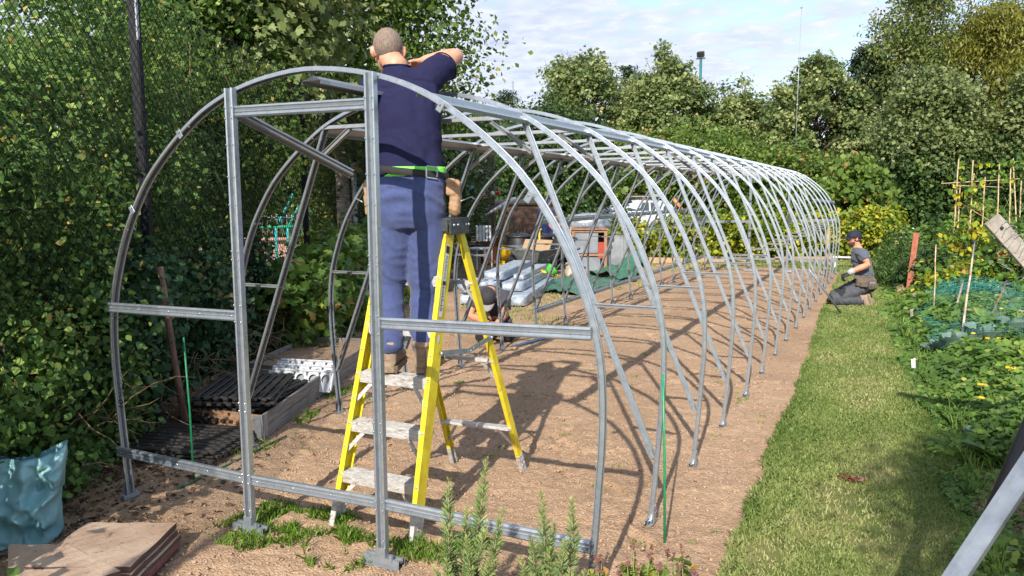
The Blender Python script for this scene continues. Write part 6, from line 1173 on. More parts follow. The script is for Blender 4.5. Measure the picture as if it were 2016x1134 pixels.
# ---- parked estate car
def car():
    o = Vector((-7.95, 29.1, 0)); A = Ax((-.898, -.44, 0)); root = thing('parked_car', 'silver white estate car with loaded roof bars parked beyond the bench', 'car', tuple(o)); PT = pmat('silver_car_paint', (.56, .59, .63), (.60, .63, .67), rough=.25, metal=.25, scale=3, coat=.6); GL = pmat('dark_car_glass', (.03, .045, .05), (.05, .07, .08), rough=.06, spec=.9); P = lambda x, y, z: A.at(o, -y, x, z)
    S = [(-2.22, .62, .86, .90, .90, .55), (-2.15, .74, .95, 1.00, 1.02, .60), (-1.95, .80, .98, 1.30, 1.36, .60), (-1.5, .83, 1.0, 1.44, 1.47, .62), (-.5, .84, .99, 1.46, 1.50, .63), (.35, .84, .97, 1.40, 1.45, .62), (.85, .84, .96, 1.12, 1.17, .66), (1.15, .83, .95, .97, .99, .74), (1.75, .80, .86, .88, .90, .70), (2.1, .72, .70, .74, .76, .60), (2.2, .60, .55, .60, .62, .5)]
    rings = []
    for x, w, zb, zs, zr, wr in S: rings.append([P(x, y, z) for y, z in ((-w*.9, .22), (-w, .34), (-w*1.01, .62), (-w*.985, zb), (-wr, zs), (-wr*.6, zr), (wr*.6, zr), (wr, zs), (w*.985, zb), (w*1.01, .62), (w, .34), (w*.9, .22))])
    m = MB(); m.loft(rings); m.build('body', PT, root)
    for s in (-1, 1):
        for x0, x1, x2, x3 in ((-1.85, -1.05, -1.05, -1.78), (-.98, -.08, -.08, -.98), (0, .78, .42, 0)):
            def sd(x, t):
                w, zb, zs, wr = [np.interp(x, [q[0] for q in S], [q[i] for q in S]) for i in (1, 2, 3, 5)]; return P(x, s*((w*.985)*(1-t)+wr*t+.006), zb*(1-t)+zs*t)
            g = MB(); a = [sd(x0, .10), sd(x1, .10), sd(x2, .86), sd(x3, .86)]; g.add(a if s > 0 else a[::-1], [(0, 1, 2, 3)]); g.build('side_window', GL, root)
        h = MB(); h.ball(P(2.05, s*.55, .66), (.14, .10, .07), 10, 0, A.M); h.build('headlight', M_WHITE, root); h = MB(); h.box(P(-2.12, s*.66, .95), (.10, .08, .30), A.M, 0, .02); h.build('tail_light', MATS['red_plastic'], root); h = MB(); h.ball(P(.72, s*.94, 1.0), (.09, .05, .07), 8, 0, A.M); h.build('mirror', PT, root); h = MB(); h.box(P(-.75, s*.86, .84), (.02, .16, .03), A.M); h.box(P(.3, s*.86, .82), (.02, .16, .03), A.M); h.build('door_handle', PT, root)
        r = MB(); r.tube([P(-1.7, s*.55, 1.50), P(-1.6, s*.55, 1.55), P(.0, s*.55, 1.56), P(.15, s*.55, 1.51)], .018, 6); r.build('roof_rail', M_BLACKPL, root)
        for x in (-1.38, 1.35):
            Mw = Matrix((A.F, A.U, A.R)).transposed(); c = P(x, s*.76, .31); w = MB(); w.lathe([(.20, -.10), (.29, -.10), (.32, -.06), (.32, .06), (.29, .10), (.20, .10)], c, 24, 0, Mw); wo = w.build('wheel', M_BLACKPL, root); q = MB(); q.lathe([(0, -.105), (.05, -.11), (.2, -.09), (.2, .09), (.05, .11), (0, .105)], c, 20, 0, Mw); q.build('rim', M_GALV, wo)
            ar = MB(); ar.lathe([(.33, -.03), (.39, -.03), (.39, .03), (.33, .03)], P(x, s*.83, .34), 28, 0, Mw, False); ar.build('wheel_arch', M_BLACKPL, root)
    g = MB(); a = [P(1.10, .62, 1.01), P(1.10, -.62, 1.01), P(.42, -.54, 1.43), P(.42, .54, 1.43)]; nrm = (a[1]-a[0]).cross(a[3]-a[0]).normalized(); nrm = nrm if nrm.z > 0 else -nrm; g.add([p+nrm*.02 for p in a], [(0, 1, 2, 3)]); g.build('windscreen', GL, root)
    r_ = random.Random(3); k = MB()
    for x in (-1.3, -.2): k.box(P(x, 0, 1.585), (1.2, .06, .03), A.M)
    k.build('roof_bar', M_BLACKPL, root)
    for i, (x, y, sx, sy, sz, mt, lab) in enumerate([(-.6, .2, .5, 1.5, .05, M_GREYWOOD, 'long grey plank strapped on the car roof bars'), (-.7, -.2, .35, 1.3, .10, M_BLACKPL, 'black bag strapped on the car roof bars'), (-1.3, .1, .4, .4, .13, M_GALV_DULL, 'metal box at the back of the car roof bars')]):
        k = MB(); k.box(P(x, y, 1.60+sz/2), (sx, sy, sz), A.M, 0, .02); tag(k.build('roof_load', mt), lab, 'roof load')
    c = P(-2.6, .2, 0); root = thing('bicycle_trailer', 'dark hooped trailer with an orange flag tube behind the parked car', 'trailer', tuple(c)); m = MB(); m.tube([A.at(c, .3, .2, .5), A.at(c, .3, .1, 1.3), A.at(c, .2, -.2, 1.75), A.at(c, .1, -.8, 1.85), A.at(c, .1, -.9, 1.4)], .05, 8); m.build('hoop', M_BLACKPL, root); m = MB(); m.tube([A.at(c, .35, .45, 1.55), A.at(c, .35, -.05, .95)], .07, 10); m.build('orange_tube', pmat('orange_tube', (.75, .22, .08), rough=.5), root); m = MB(); m.box(A.at(c, 0, -.3, .5), (.7, .9, .5), A.M, 0, .05); m.build('body', M_DKPLATE, root)
    for s in (-1, 1): w = MB(); w.lathe([(.15, -.04), (.25, -.04), (.27, 0), (.25, .04), (.15, .04)], A.at(c, s*.4, -.3, .27), 20, 0, Matrix((A.F, A.U, A.R)).transposed()); w.build('wheel', M_BLACKPL, root)
    k = MB(); q = Vector((-5.6, 22.6, 0)); AA = Ax((-.898, -.44, 0)); k.box(AA.at(q, 0, 0, .30), (.8, 2.6, .60), AA.M, 0, .03); tag(k.build('green_water_trough', pmat('faded_green_plastic', (.03, .13, .07), (.07, .20, .12), rough=.5, scale=5)), 'long faded green trough standing in front of the car', 'trough')
car()
# ---- masts, far odds and ends
root = thing('floodlight_pole', 'green floodlight pole with a dark lamp head above the far trees', 'floodlight', (-11.5, 59, 0)); m = MB(); m.tube([(-11.5, 59, -.1), (-11.5, 59, 12.2)], [.16, .10], 10); m.build('pole', pmat('teal_pole_paint', (.02, .12, .12), (.03, .16, .15), rough=.5), root); m = MB(); m.box((-11.5, 58.9, 12.45), (.55, .35, .45), Matrix.Rotation(.3, 3, 'X'), 0, .06); m.box((-11.5, 58.95, 12.15), (.7, .12, .08)); m.build('lamp_head', M_BLACKPL, root)
root = thing('aerial_mast', 'thin aerial mast rising in front of the pale sycamore', 'mast', (-2.02, 37.63, 0)); m = MB(); m.tube([(-2.02, 37.63, 0), (-2.02, 37.63, 6), (-1.98, 37.63, 10.5)], [.022, .018, .008], 6); m.build('pole', M_GALV_DULL, root); m = MB()
for z in (3.2, 5.9, 7.7): m.tube([(-2.02, 37.63, z), (-2.02, 37.63, z+.12)], .045, 6)
m.ball((-1.98, 37.63, 10.5), .05, 6); m.build('joint', M_GALV_DULL, root)
root = thing('radio_mast', 'tiny faint radio mast on the horizon beside the ash tree', 'mast', (-28.9, 61.6, 0)); m = MB(); m.tube([(-28.9, 61.6, 0), (-28.9, 61.6, 12)], .05, 5); m.build('pole', M_GALV_DULL, root)
for k in range(6): m = MB(); m.box((-28.9, 61.6, 10.3+.3*k), (.3, .04, .04)); m.build('rung', M_GALV_DULL, root)
cane('steel_prop', 'loose steel prop leaning from the grass against a right hoop near the kneeling man', 'prop', (1.80, 8.75, .02), (1.40, 8.28, .66), .014, M_GALV)
cane('wooden_stake', 'pale wooden stake standing among the far right hoop legs', 'stake', (1.24, 13.9, -.05), (1.24, 13.9, 1.0), .03, M_WOOD)
root = thing('white_stool', 'small white stool at the far right corner of the tunnel', 'stool', (1.45, 16.2, 0)); s = MB(); s.box((1.45, 16.2, .25), (.5, .2, .03), None, 0, .008); s.build('seat', M_WHITE, root)
for x in (-.2, .2):
    for y in (-.07, .07): l = MB(); l.box((1.45+x, 16.2+y, .12), (.025, .025, .24)); l.build('leg', M_WHITE, root)
for i, (a, b, lab) in enumerate([((-3.2, 15.9), (-2.2, 16.1), 'short plank edging beside the potting bench'), ((-1.9, 16.35), (-.6, 16.75), 'plank edging in front of the middle currant bushes'), ((-.2, 17.3), (1.15, 17.9), 'plank edging in front of the right currant bushes')]):
    m = MB(); m.beam((*a, .07), (*b, .07), .03, .14, (0, 0, 1), 0, .004); tag(m.build('edging_plank', M_WOOD), lab, 'plank', 'edging planks along the far beds')
for i, (x, y, k, lab) in enumerate([(2.60, 29.0, 1, 'upright white goose ornament on the far grass'), (2.86, 29.1, .9, 'white goose ornament with lowered head on the far grass')]):
    root = thing('goose_ornament', lab, 'ornament', (x, y, 0)); m = MB(); z = .30; m.tube([(x-.18, y, z), (x-.08, y, z+.02), (x+.05, y, z), (x+.14, y, z+.06)], [.03, .10, .10, .04], 10)
    m.tube([(x+.10, y, z+.03), (x+.15, y, z+.16), (x+.15, y, z+.30*k), (x+.2, y, z+.31*k)], [.045, .03, .03, .035], 8) if i == 0 else m.tube([(x+.10, y, z+.03), (x+.2, y, z+.12), (x+.28, y, z+.0)], [.045, .03, .035], 8)
    m.build('body', M_WHITE, root); l = MB(); l.tube([(x-.02, y-.04, 0), (x-.02, y-.03, .24)], .012, 5); l.tube([(x+.03, y+.04, 0), (x+.02, y+.03, .24)], .012, 5); l.build('legs', pmat('orange_paint', (.6, .2, .02), rough=.5), root)
    if i == 0: h = MB(); h.lathe([(.07, 0), (.07, .01), (.04, .015), (.035, .07), (0, .07)], (x+.16, y, z+.33), 12); h.build('hat', M_INK, root)
# ------------------------------------------------------------------ vegetable garden on the right
LM_WEED = leafmat('weed_leaves', [(0, (0.047, 0.100, 0.021)), (.45, (0.106, 0.201, 0.035)), (.8, (0.201, 0.307, 0.059)), (.95, (0.401, 0.425, 0.071)), (1, (0.472, 0.389, 0.142))], transl=.35, rough=.5)
LM_CAB = leafmat('cabbage_leaves', [(0, (.070, .125, .095)), (.6, (.13, .205, .165)), (1, (.22, .29, .25))], transl=.12, rough=.5, spec=.4)
LM_BEAN = leafmat('bean_leaves', [(0, (.06, .14, .02)), (.45, (.14, .25, .03)), (.60, (.36, .38, .03)), (.85, (.62, .50, .03)), (1, (.50, .30, .10))], transl=.35, rough=.5)
LM_ROSE = leafmat('rosemary_needles', [(0, (.075, .135, .05)), (.5, (.16, .245, .085)), (.85, (.29, .37, .11)), (1, (.42, .46, .17))], transl=.2, rough=.5)
LM_SED = leafmat('hyssop_leaves', [(0, (.08, .14, .03)), (.45, (.17, .23, .045)), (.75, (.36, .32, .05)), (1, (.42, .18, .07))], transl=.3)
LM_FERN = leafmat('asparagus_fronds', [(0, (.035, .08, .015)), (.6, (.07, .14, .03)), (1, (.14, .21, .05))], transl=.3)
LM_PETAL = leafmat('marigold_petals', [(0, (.72, .44, .01)), (1, (.80, .58, .03))], transl=.2, rough=.6)
LM_PURP = leafmat('hyssop_flowers', [(0, (.20, .085, .15)), (.5, (.27, .13, .09)), (1, (.34, .20, .09))], transl=.2)
def weeds():
    n = 80000; v = np.exp(rng.uniform(np.log(3.2), np.log(20), n))-2.8; lo = edgeR(v)-.10; u = lo+(4.9-lo)*rng.random(n)**1.25; u = np.minimum(u, 2.7+.16*(v+2.8)+.5*rng.random(n)); k = u > lo; u, v = u[k], v[k]
    tex = fbm(u*2.6+3, v*2.2, 4); h = np.clip((u-edgeR(v)+.05)*.55, 0.02, .26)*(.35+1.3*tex)*np.clip((v-.3)*.5+.25, .25, 1.0); bare = ((fbm(u*3+60, v*3, 3) > .60) & (v < 2.6)) | ((v < 2.3) & (u > 2.86) & (rng.random(len(u)) < .8)); k = ~bare; u, v, h, tex = u[k], v[k], h[k], tex[k]; n = len(u)
    z = veg_z(u, v)+h*rng.random(n)**.6+.012; d = v+2.8; S = (.014+.0042*d)*rng.uniform(.6, 1.5, n)*(.75+.6*tex); S = S*np.where(fbm(u*4+90, v*4, 2) > .6, 1.6, 1)
    N_ = np.stack([rng.normal(-.1, .5, n), rng.normal(-.2, .5, n), np.ones(n)*.9], -1); hue = fbm(u*1.4+20, v*1.2, 3); V, F = leaf_verts(np.stack([u, v, z], -1), N_, S, OVAL, .2)
    tag(npmesh('weeds', V, F, LM_WEED, rnd=np.clip(rng.normal(.40, .17, n)+(hue-.5)*1.1, 0, 1)), kind='stuff')
    n = 11000; v = np.exp(rng.uniform(np.log(3.4), np.log(16), n))-2.8; u = edgeR(v)+.02+1.6*rng.random(n)**1.4; z = veg_z(u, v); k = ~((v < 2.2) & (u > 2.9)); blades('weed_stalks', np.stack([u, v, z], -1)[k], rng.uniform(.04, .24, n)[k], (.003+.0007*(v+2.8))[k], LM_WEED, np.clip(rng.normal(.6, .2, n), 0, 1)[k], lean=.5)
weeds()
def marigold(x, y, h, n, lab, seed):
    r_ = random.Random(seed); root = thing('marigold_plant', lab, 'flower', (x, y, 0), 'yellow marigolds in the weedy bed'); m = MB(); P, N_ = [], []
    for i in range(n):
        a = r_.uniform(0, 6.28); d = r_.uniform(.03, .22); q = Vector((x+d*math.cos(a), y+d*math.sin(a), h*r_.uniform(.6, 1.1))); m.tube([(x+d*.2*math.cos(a), y+d*.2*math.sin(a), 0), tuple(q.lerp(Vector((x, y, 0)), .4)+Vector((0, 0, .02))), tuple(q)], .0028, 4)
        for k in range(12): t = k*math.pi/6; P.append((q.x+.012*math.cos(t), q.y+.012*math.sin(t), q.z)); N_.append((.35*math.cos(t)-.15, .35*math.sin(t)-.35, 1))
    m.build('stalks', M_STEM, root); V, F = leaf_verts(np.array(P), np.array(N_), np.full(len(P), .030), KITE, 0); npmesh('flowers', V, F, LM_PETAL, root, rnd=rng.random(len(P)))
for i, (x, y, h, n, lab) in enumerate([(3.06, 3.75, .24, 5, 'yellow marigold cluster nearest the grass path'), (3.30, 4.3, .28, 4, 'yellow marigold below the leaning cane'), (3.30, 6.1, .32, 4, 'yellow marigolds between the two leaning canes'), (3.75, 6.0, .34, 3, 'yellow marigolds at the right edge of the weedy bed'), (3.5, 7.2, .4, 3, 'few yellow marigolds among the cabbages'), (3.40, 2.9, .2, 2, 'orange yellow marigold near the black pole')]): marigold(x, y, h, n, lab, 100+i)
def cabbage_mesh(seed):
    r_ = np.random.default_rng(seed); C, N_, S = [], [], []
    for ring, (n, r, z, tilt, s) in enumerate(((5, .05, .21, .25, .15), (7, .12, .17, .7, .23), (8, .20, .11, 1.3, .28), (7, .26, .06, 2.2, .28))):
        for i in range(n): a = 2*np.pi*i/n+ring*.5+r_.uniform(-.2, .2); C.append((r*np.cos(a), r*np.sin(a), z+r_.uniform(-.02, .02))); N_.append((-np.cos(a)/tilt*.8, -np.sin(a)/tilt*.8, 1)); S.append(s*r_.uniform(.8, 1.15))
    C, N_, S = np.array(C), unit(np.array(N_)), np.array(S); out = unit(np.stack([C[:, 0], C[:, 1], .15+0*C[:, 0]], -1)); t = unit(out-N_*np.sum(out*N_, 1, keepdims=True)); s = np.cross(t, N_); k = 14; an = np.linspace(0, 2*np.pi, k, endpoint=False)
    Vs, Fs = [], []
    for i in range(len(C)):
        b = len(Vs)*1; base = sum(len(q) for q in Vs); w = 1+.07*np.sin(an*6+i); ring = C[i]+S[i]*.5*(s[i]*(np.cos(an)*w*.95)[:, None]+t[i]*(np.sin(an)*w)[:, None]+N_[i]*(.18*np.abs(np.cos(an))**2+.10*np.sin(an)-.03*np.sin(an*5))[:, None]); Vs.append(np.vstack([C[i][None]-N_[i]*.01, ring])); Fs += [(base, base+1+j, base+1+(j+1) % k) for j in range(k)]
    return np.vstack(Vs), np.array(Fs)
CABG = 'blue green cabbages under the netting'
cl = [(3.02, 5.95, .9, 'blue green cabbage at the front left corner of the netted bed'), (3.28, 6.35, 1.1, 'large cabbage beside the leaning cane in the netted bed'), (3.62, 6.9, 1.1, 'cabbage with outspread leaves in the middle of the netted bed'), (3.10, 6.95, .9, 'cabbage pressed against the left side of the net'), (3.42, 7.5, 1.0, 'cabbage behind the leaning brown stick'), (3.95, 7.6, 1.1, 'big cabbage near the right edge of the picture'), (3.75, 8.3, 1.0, 'cabbage close under the rear net fold'), (4.2, 8.4, 1.1, 'pale cabbage cut off by the right edge of the picture'), (3.35, 8.35, .9, 'small cabbage at the rear left of the netted bed'), (3.95, 6.7, 1.0, 'holed cabbage with a yellow outer leaf at the right edge')]
for i, (x, y, s, lab) in enumerate(cl):
    V, F = cabbage_mesh(i); root = thing('cabbage', lab, 'cabbage', (x, y, 0), CABG); npmesh('leaves', V*s+np.array((x, y, .02)), F, LM_CAB, root, rnd=np.repeat(np.clip(rng.normal(.5, .2, len(F)//14), 0, 1), 14), smooth=False); m = MB(); m.tube([(x, y, -.05), (x, y, .12)], .025, 8); m.build('stalk', M_STEM, root)
def net():
    m = MB(); M = pmat('teal_netting', (.04, .27, .22), (.07, .37, .30), rough=.5); nu, nv = 34, 30
    def hz(s, t): x = 2.86+1.75*s; y = 5.7+3.9*t; return Vector((x+.06*math.sin(t*7), y+.08*math.sin(s*6), max(.03, .40*math.sin(math.pi*min(1, .06+s*1.1))**.6*(.75+.5*vn(s, t))+.10*t)))
    def vn(s, t): return float(fbm(np.array(s*5+2.), np.array(t*5+4.), 3))
    G_ = [[hz(i/nu, j/nv) for j in range(nv+1)] for i in range(nu+1)]
    for i in range(nu+1): m.tube(G_[i], .0012, 3, caps=False)
    for j in range(nv+1): m.tube([G_[i][j] for i in range(nu+1)], .0012, 3, caps=False)
    r_ = random.Random(7)
    for k in range(170):   # the gathered rear and side folds
        t = r_.random(); rear = k % 3; c = Vector((2.95+1.6*t, 9.15+.25*math.sin(t*5), .30+.10*math.sin(t*6))) if rear else Vector((2.92+.06*math.sin(t*5), 6.0+2.2*t, .14)); pts = [c+Vector((r_.uniform(-.2, .2), r_.uniform(-.10, .10), r_.uniform(-.10, .12))) for _ in range(7)]; m.tube(pts, .0026, 3, caps=False)
    tag(m.build('netting', M), 'fine teal garden netting draped over the cabbages and bunched at the back', 'netting')
net()
BC = 'bamboo bean canes'
cn = [((3.31, 12.25), (3.35, 12.65, 2.25), 'leftmost tall bamboo bean cane'), ((3.38, 12.5), (3.40, 12.7, 1.85), 'short bamboo cane just right of the leftmost bean cane'), ((3.55, 12.1), (3.57, 12.75, 2.22), 'tall bamboo bean cane with a black clip, second from the left'), ((3.50, 12.3), (3.60, 12.8, 2.0), 'thin bamboo cane crossing behind the clipped one'), ((3.78, 12.9), (3.77, 12.82, 1.94), 'bare bamboo bean cane in the middle of the row'), ((3.95, 12.2), (3.98, 12.95, 2.16), 'bamboo bean cane right of the middle with green leaves on top'), ((4.10, 11.9), (4.15, 13.0, 2.22), 'bamboo bean cane slanting under the big green leaves'), ((4.32, 12.3), (4.19, 13.1, 2.25), 'bamboo bean cane crossing at the top right'), ((4.30, 12.6), (4.33, 13.1, 1.98), 'bamboo bean cane at the right edge of the picture'), ((4.5, 12.8), (4.55, 13.2, 2.1), 'last bamboo bean cane beyond the picture edge')]
for i, (a, b, lab) in enumerate(cn): cane('bamboo_cane', lab, 'cane', (a[0], a[1], -.05), b, .012, M_CANE, BC, 6)
cane('bamboo_cane', 'upper horizontal bamboo cane tied across the bean row', 'cane', (3.10, 12.50, 1.83), (4.75, 13.25, 1.93), .008, M_CANE, None, 6)
cane('bamboo_cane', 'lower horizontal bamboo cane tied across the left bean canes', 'cane', (3.28, 12.58, 1.80), (4.05, 12.95, 1.76), .007, M_CANE, None, 4)
cane('bamboo_cane', 'slanting bamboo brace behind the yellow bean leaves', 'cane', (3.42, 12.75, 1.50), (4.1, 13.0, 1.05), .007, M_CANE, None, 4)
for i, (x, y, lab, n, z1) in enumerate([(3.30, 12.2, 'yellowing bean plant on the leftmost canes', 90, 1.35), (3.55, 12.15, 'bean plant with bright yellow leaves on the second cane', 110, 1.4), (3.85, 12.5, 'sparse bean plant with orange withered leaves mid row', 80, 1.3), (4.1, 12.5, 'green bean plant on the canes right of the middle', 200, 1.6), (4.35, 12.8, 'large leaved green bean plant at the right edge', 240, 1.8)]):
    root = thing('bean_plant', lab, 'bean plant', (x, y, 0), 'climbing bean plants'); m = MB()
    for k in range(3): m.tube([(x+.06*math.sin(t*1.9+k*2), y+.06*math.cos(t*1.9+k*2), z1*t/8) for t in range(9)], .004, 4)
    m.build('vine', M_STEM, root); foliage('leaves', LM_BEAN if i < 3 else LM_SQUASH, root, [(x, y, .22+.2*k, .17, .17, .16) for k in range(int(min(z1, 1.15)/.2))], int(n*2.6), .085, 6, .07, OVAL, .3, .3, 1.3)
    foliage('top_leaves', LM_BEAN if i < 4 else LM_SQUASH, root, [(x+.03, y+.3, z1+.25, .12, .12, .2), (x+.05, y+.5, 2.0, .12, .1, .25)], 44, .085, 4, .05, OVAL, .3, .3, 1.3)
for i, (x, y, h, lm, lab, lf, sh_) in enumerate([(3.55, 13.6, .72, LM_SQUASH, 'leafy green dahlia bush behind the bean canes', .10, OVAL), (4.4, 13.9, .9, LM_SQUASH, 'tall leafy bush behind the right bean canes', .11, OVAL), (3.1, 14.6, .9, LM_WEED, 'low green bush left of the bean canes', .09, OVAL), (3.0, 11.6, .62, LM_DARK, 'dark rose bush beside the red post', .07, OVAL), (3.9, 10.7, .8, LM_SQUASH, 'leafy potato plant in front of the bean row', .09, OVAL), (3.45, 10.4, .55, LM_BEAN, 'low bean seedling clump with yellow leaves', .08, OVAL), (4.6, 10.6, 1.0, LM_SQUASH, 'bushy green plant at the right edge below the timber', .10, OVAL), (2.95, 18.5, .8, LM_DARK, 'dark shrub behind the red post at the end of the bed', .10, KITE), (4.3, 18.5, 1.3, LM_BANK, 'green shrub far behind the bean canes', .13, KITE)]):
    tree('garden_bush', lab, 'bush', (x, y), .05, h, .95+.2*(i % 3), lm, 2600, lf, nb=10, per=18, cr=.12, seed=120+i, r0=.012, group='bushes in the vegetable garden', shape=sh_, hang=.8, up=.6)
root = thing('asparagus_fern', 'feathery dark green asparagus fern leaning over the grass path', 'plant', (2.55, 13.2, 0)); foliage('fronds', LM_FERN, root, [(2.50, 13.0, .35, .36, .40, .30), (2.55, 13.5, .45, .40, .45, .35), (2.75, 13.2, .4, .35, .4, .34), (2.5, 12.4, .22, .30, .3, .2)], 9000, .075, 40, .13, NARROW, .3, .2, .3); m = MB()
for k in range(9): m.tube([(2.6, 13.2, 0), (2.6+.10*math.sin(k*2.1), 13.2+.12*math.cos(k*2.1), .35), (2.6+.32*math.sin(k*2.1), 13.2+.36*math.cos(k*2.1), .7)], .006, 4)
m.build('stems', M_STEM, root)
root = thing('red_post', 'leaning red painted timber post with a short brace at the edge of the garden', 'post', (2.70, 11.3, 0)); m = MB(); m.beam((2.655, 11.25, -.05), (2.735, 11.42, 1.03), .085, .06, (0, 1, 0), 0, .004); m.build('upright', pmat('faded_red_timber', (.25, .07, .04), (.37, .125, .075), rough=.8, scale=8, stretch=(3, 3, 1), bump=.2), root); m = MB(); m.beam((2.69, 11.33, .40), (2.84, 11.37, .27), .07, .04, (0, 1, 0), 0, .004); m.build('brace', MATS['faded_red_timber'], root)
m = MB(); r_ = random.Random(15)
for k in range(90): a = r_.uniform(0, 6.28); m.tube([(2.66, 10.9, .02), (2.66+.10*math.cos(a), 10.9+.10*math.sin(a), r_.uniform(.04, .24)), (2.66+r_.uniform(.1, .26)*math.cos(a), 10.9+r_.uniform(.1, .26)*math.sin(a), r_.uniform(.01, .2))], .003, 3)
tag(m.build('dry_grass_clump', pmat('straw', (.36, .24, .12), (.54, .40, .23), rough=.9, scale=12)), 'dry straw coloured grass clump at the foot of the red post', 'grass clump')
cane('garden_cane', 'long pale cane leaning across the weedy bed with a black cap', 'cane', (3.008, 5.674, 0), (3.37, 9.14, 1.0), .013, pmat('pale_cane', (.40, .31, .22), (.58, .49, .38), rough=.7, scale=8), None, 5)
m = MB(); m.ball((3.372, 9.16, 1.01), (.035, .035, .03), 10); tag(m.build('cane_cap', M_BLACKPL), 'black rubber ball cap on top of the long leaning cane', 'cap')
cane('garden_cane', 'brown stick slanting to the right over the cabbages', 'stick', (3.271, 6.82, 0), (3.64, 8.1, .62), .013, M_TWIG, None, 4)
cane('garden_cane', 'upright thin cane left of the teal net', 'cane', (2.91, 8.305, -.04), (2.885, 8.31, 1.02), .009, M_CANE, None, 4)
cane('garden_cane', 'short slanting grey stake on the left side of the net', 'stake', (3.05, 7.6, 0), (3.2, 8.3, .55), .016, M_GREYWOOD)
for i, (x, y, h, mt, lab) in enumerate([(2.621, 5.235, .125, M_WHITE, 'small white plant marker at the edge of the grass'), (2.66, 8.2, .20, M_GREYWOOD, 'short grey wooden peg at the edge of the grass'), (2.72, 9.9, .22, M_GREYWOOD, 'short grey wooden peg near the red post')]):
    m = MB(); m.box((x, y, h/2-.02), (.035, .010, h+.04), Matrix.Rotation(-.08, 3, 'Y'), 0, .003); m.add([(x-.012, y-.008, h-.002), (x+.02, y-.008, h-.002), (x+.004, y-.008, h+.014)], [(0, 1, 2)]); tag(m.build('plant_marker' if i == 0 else 'wooden_peg', mt), lab, 'marker' if i == 0 else 'peg')
# ---- weathered timber with wire netting, steel channel and black pole close by on the right
def near_right():
    a, b = Vector((2.862, 2.12, 1.515)), Vector((3.62, 2.36, .62)); d = (b-a).normalized(); root = thing('weathered_timber', 'grey weathered timber rail wrapped in wire netting sloping down at the right edge', 'timber rail', tuple(b)); m = MB(); s = Vector((0, 1, 0)); m.beam(a, b, .030, .088, (0, 0, 1), 0, .004); m.beam(a+d*1.0, b+Vector((.6, .2, -.62)), .028, .085, (0, 0, 1)); m.build('rail', M_GREYWOOD, root)
    w = MB(); r_ = random.Random(4); n_ = d.cross(s).normalized(); up_ = d.cross(Vector((0, 1, 0))); up_ = up_ if up_.z > 0 else -up_
    for k in range(26):
        p = a+d*(.05+.034*k); w.tube([p+up_*.05+s*-.02, p+s*-.024+up_*.02+d*r_.uniform(.0, .02), p+s*-.025-up_*.02+d*r_.uniform(.02, .04), p-up_*.06+d*.03+s*r_.uniform(-.05, .0)], .0018, 4)
        q = p+up_*.048; w.tube([q+s*-.02, q+d*.02+up_*r_.uniform(.0, .02), q+d*.036+s*.02], .0018, 4)
    for k in range(40): p = a+d*r_.uniform(.2, .9)-up_*r_.uniform(.05, .2)+s*r_.uniform(-.1, .05); w.tube([p, p+Vector((r_.uniform(-.06, .06), r_.uniform(-.03, .03), r_.uniform(-.07, .02)))], .0016, 4)
    w.build('wire_netting', M_GALV_DULL, root); n = MB(); n.ball(a+d*.07+s*-.022+up_*.01, .009, 8); n.build('nail', M_BLACKPL, root)
    m = MB(); p0, p1 = Vector((2.205, -.83, -.01)), Vector((3.16, -.15, 1.72)); dd_ = (p1-p0).normalized(); wd = Vector((.75, -.55, -.15)); wd = (wd-dd_*wd.dot(dd_)).normalized(); o_ = dd_.cross(wd); o_ = o_ if o_.y < 0 else -o_
    sec = [(-.034, -.012), (-.034, .010), (-.012, .013), (-.010, .010), (.030, .010), (.034, .006), (.034, -.012), (.031, -.012), (.031, .004), (-.031, .007), (-.031, -.012)]; m.loft([[q+wd*x*.74+o_*y for x, y in sec] for q in (p0, p1)], 0, True, False); tag(m.build('steel_channel', M_GALV), 'loose galvanised steel channel leaning across the bottom right corner', 'steel channel')
    m = MB(); m.tube([(2.45, -.29, -.04), (2.766, -.026, .865), (3.07, .23, 1.75)], .021, 12); tag(m.build('black_pole', M_BLACKPL), 'thick black pole standing behind the steel channel in the bottom right corner', 'pole')
near_right()
tree('rowan_tree', 'unseen tree added behind the viewer to shade the right edge of the grass path', 'tree', (4.42, -5.35), 3.2, 5.7, 1.7, LM_HEDGE, 15000, .07, nb=16, per=30, cr=.16, seed=140, r0=.05)  # out-of-view tree put in only to shade the path's right edge
def straw():
    n = 5200; x = rng.normal(3.02, .16, n); y = rng.normal(1.75, .42, n); k = x > 2.80; x, y = x[k], y[k]; n = len(x); z = veg_z(x, y)+.085*np.exp(-((x-3.03)/.17)**2-((y-1.75)/.4)**2)*rng.random(n)+.006; a = rng.uniform(0, 6.28, n); l = rng.uniform(.03, .10, n); d = np.stack([np.cos(a), np.sin(a), rng.uniform(-.25, .25, n)], -1)*l[:, None]; s = np.stack([-np.sin(a), np.cos(a), 0*a], -1)*.0018; P = np.stack([x, y, z], -1); V = np.stack([P-s-d, P+s-d, P+s+d, P-s+d], 1).reshape(-1, 3)
    tag(npmesh('straw_mulch', V, np.arange(n*4).reshape(n, 4), leafmat('straw_stalks', [(0, (.17, .10, .055)), (.6, (.36, .25, .14)), (1, (.52, .40, .25))], transl=.1, rough=.7), rnd=rng.random(n)), kind='stuff')
straw()
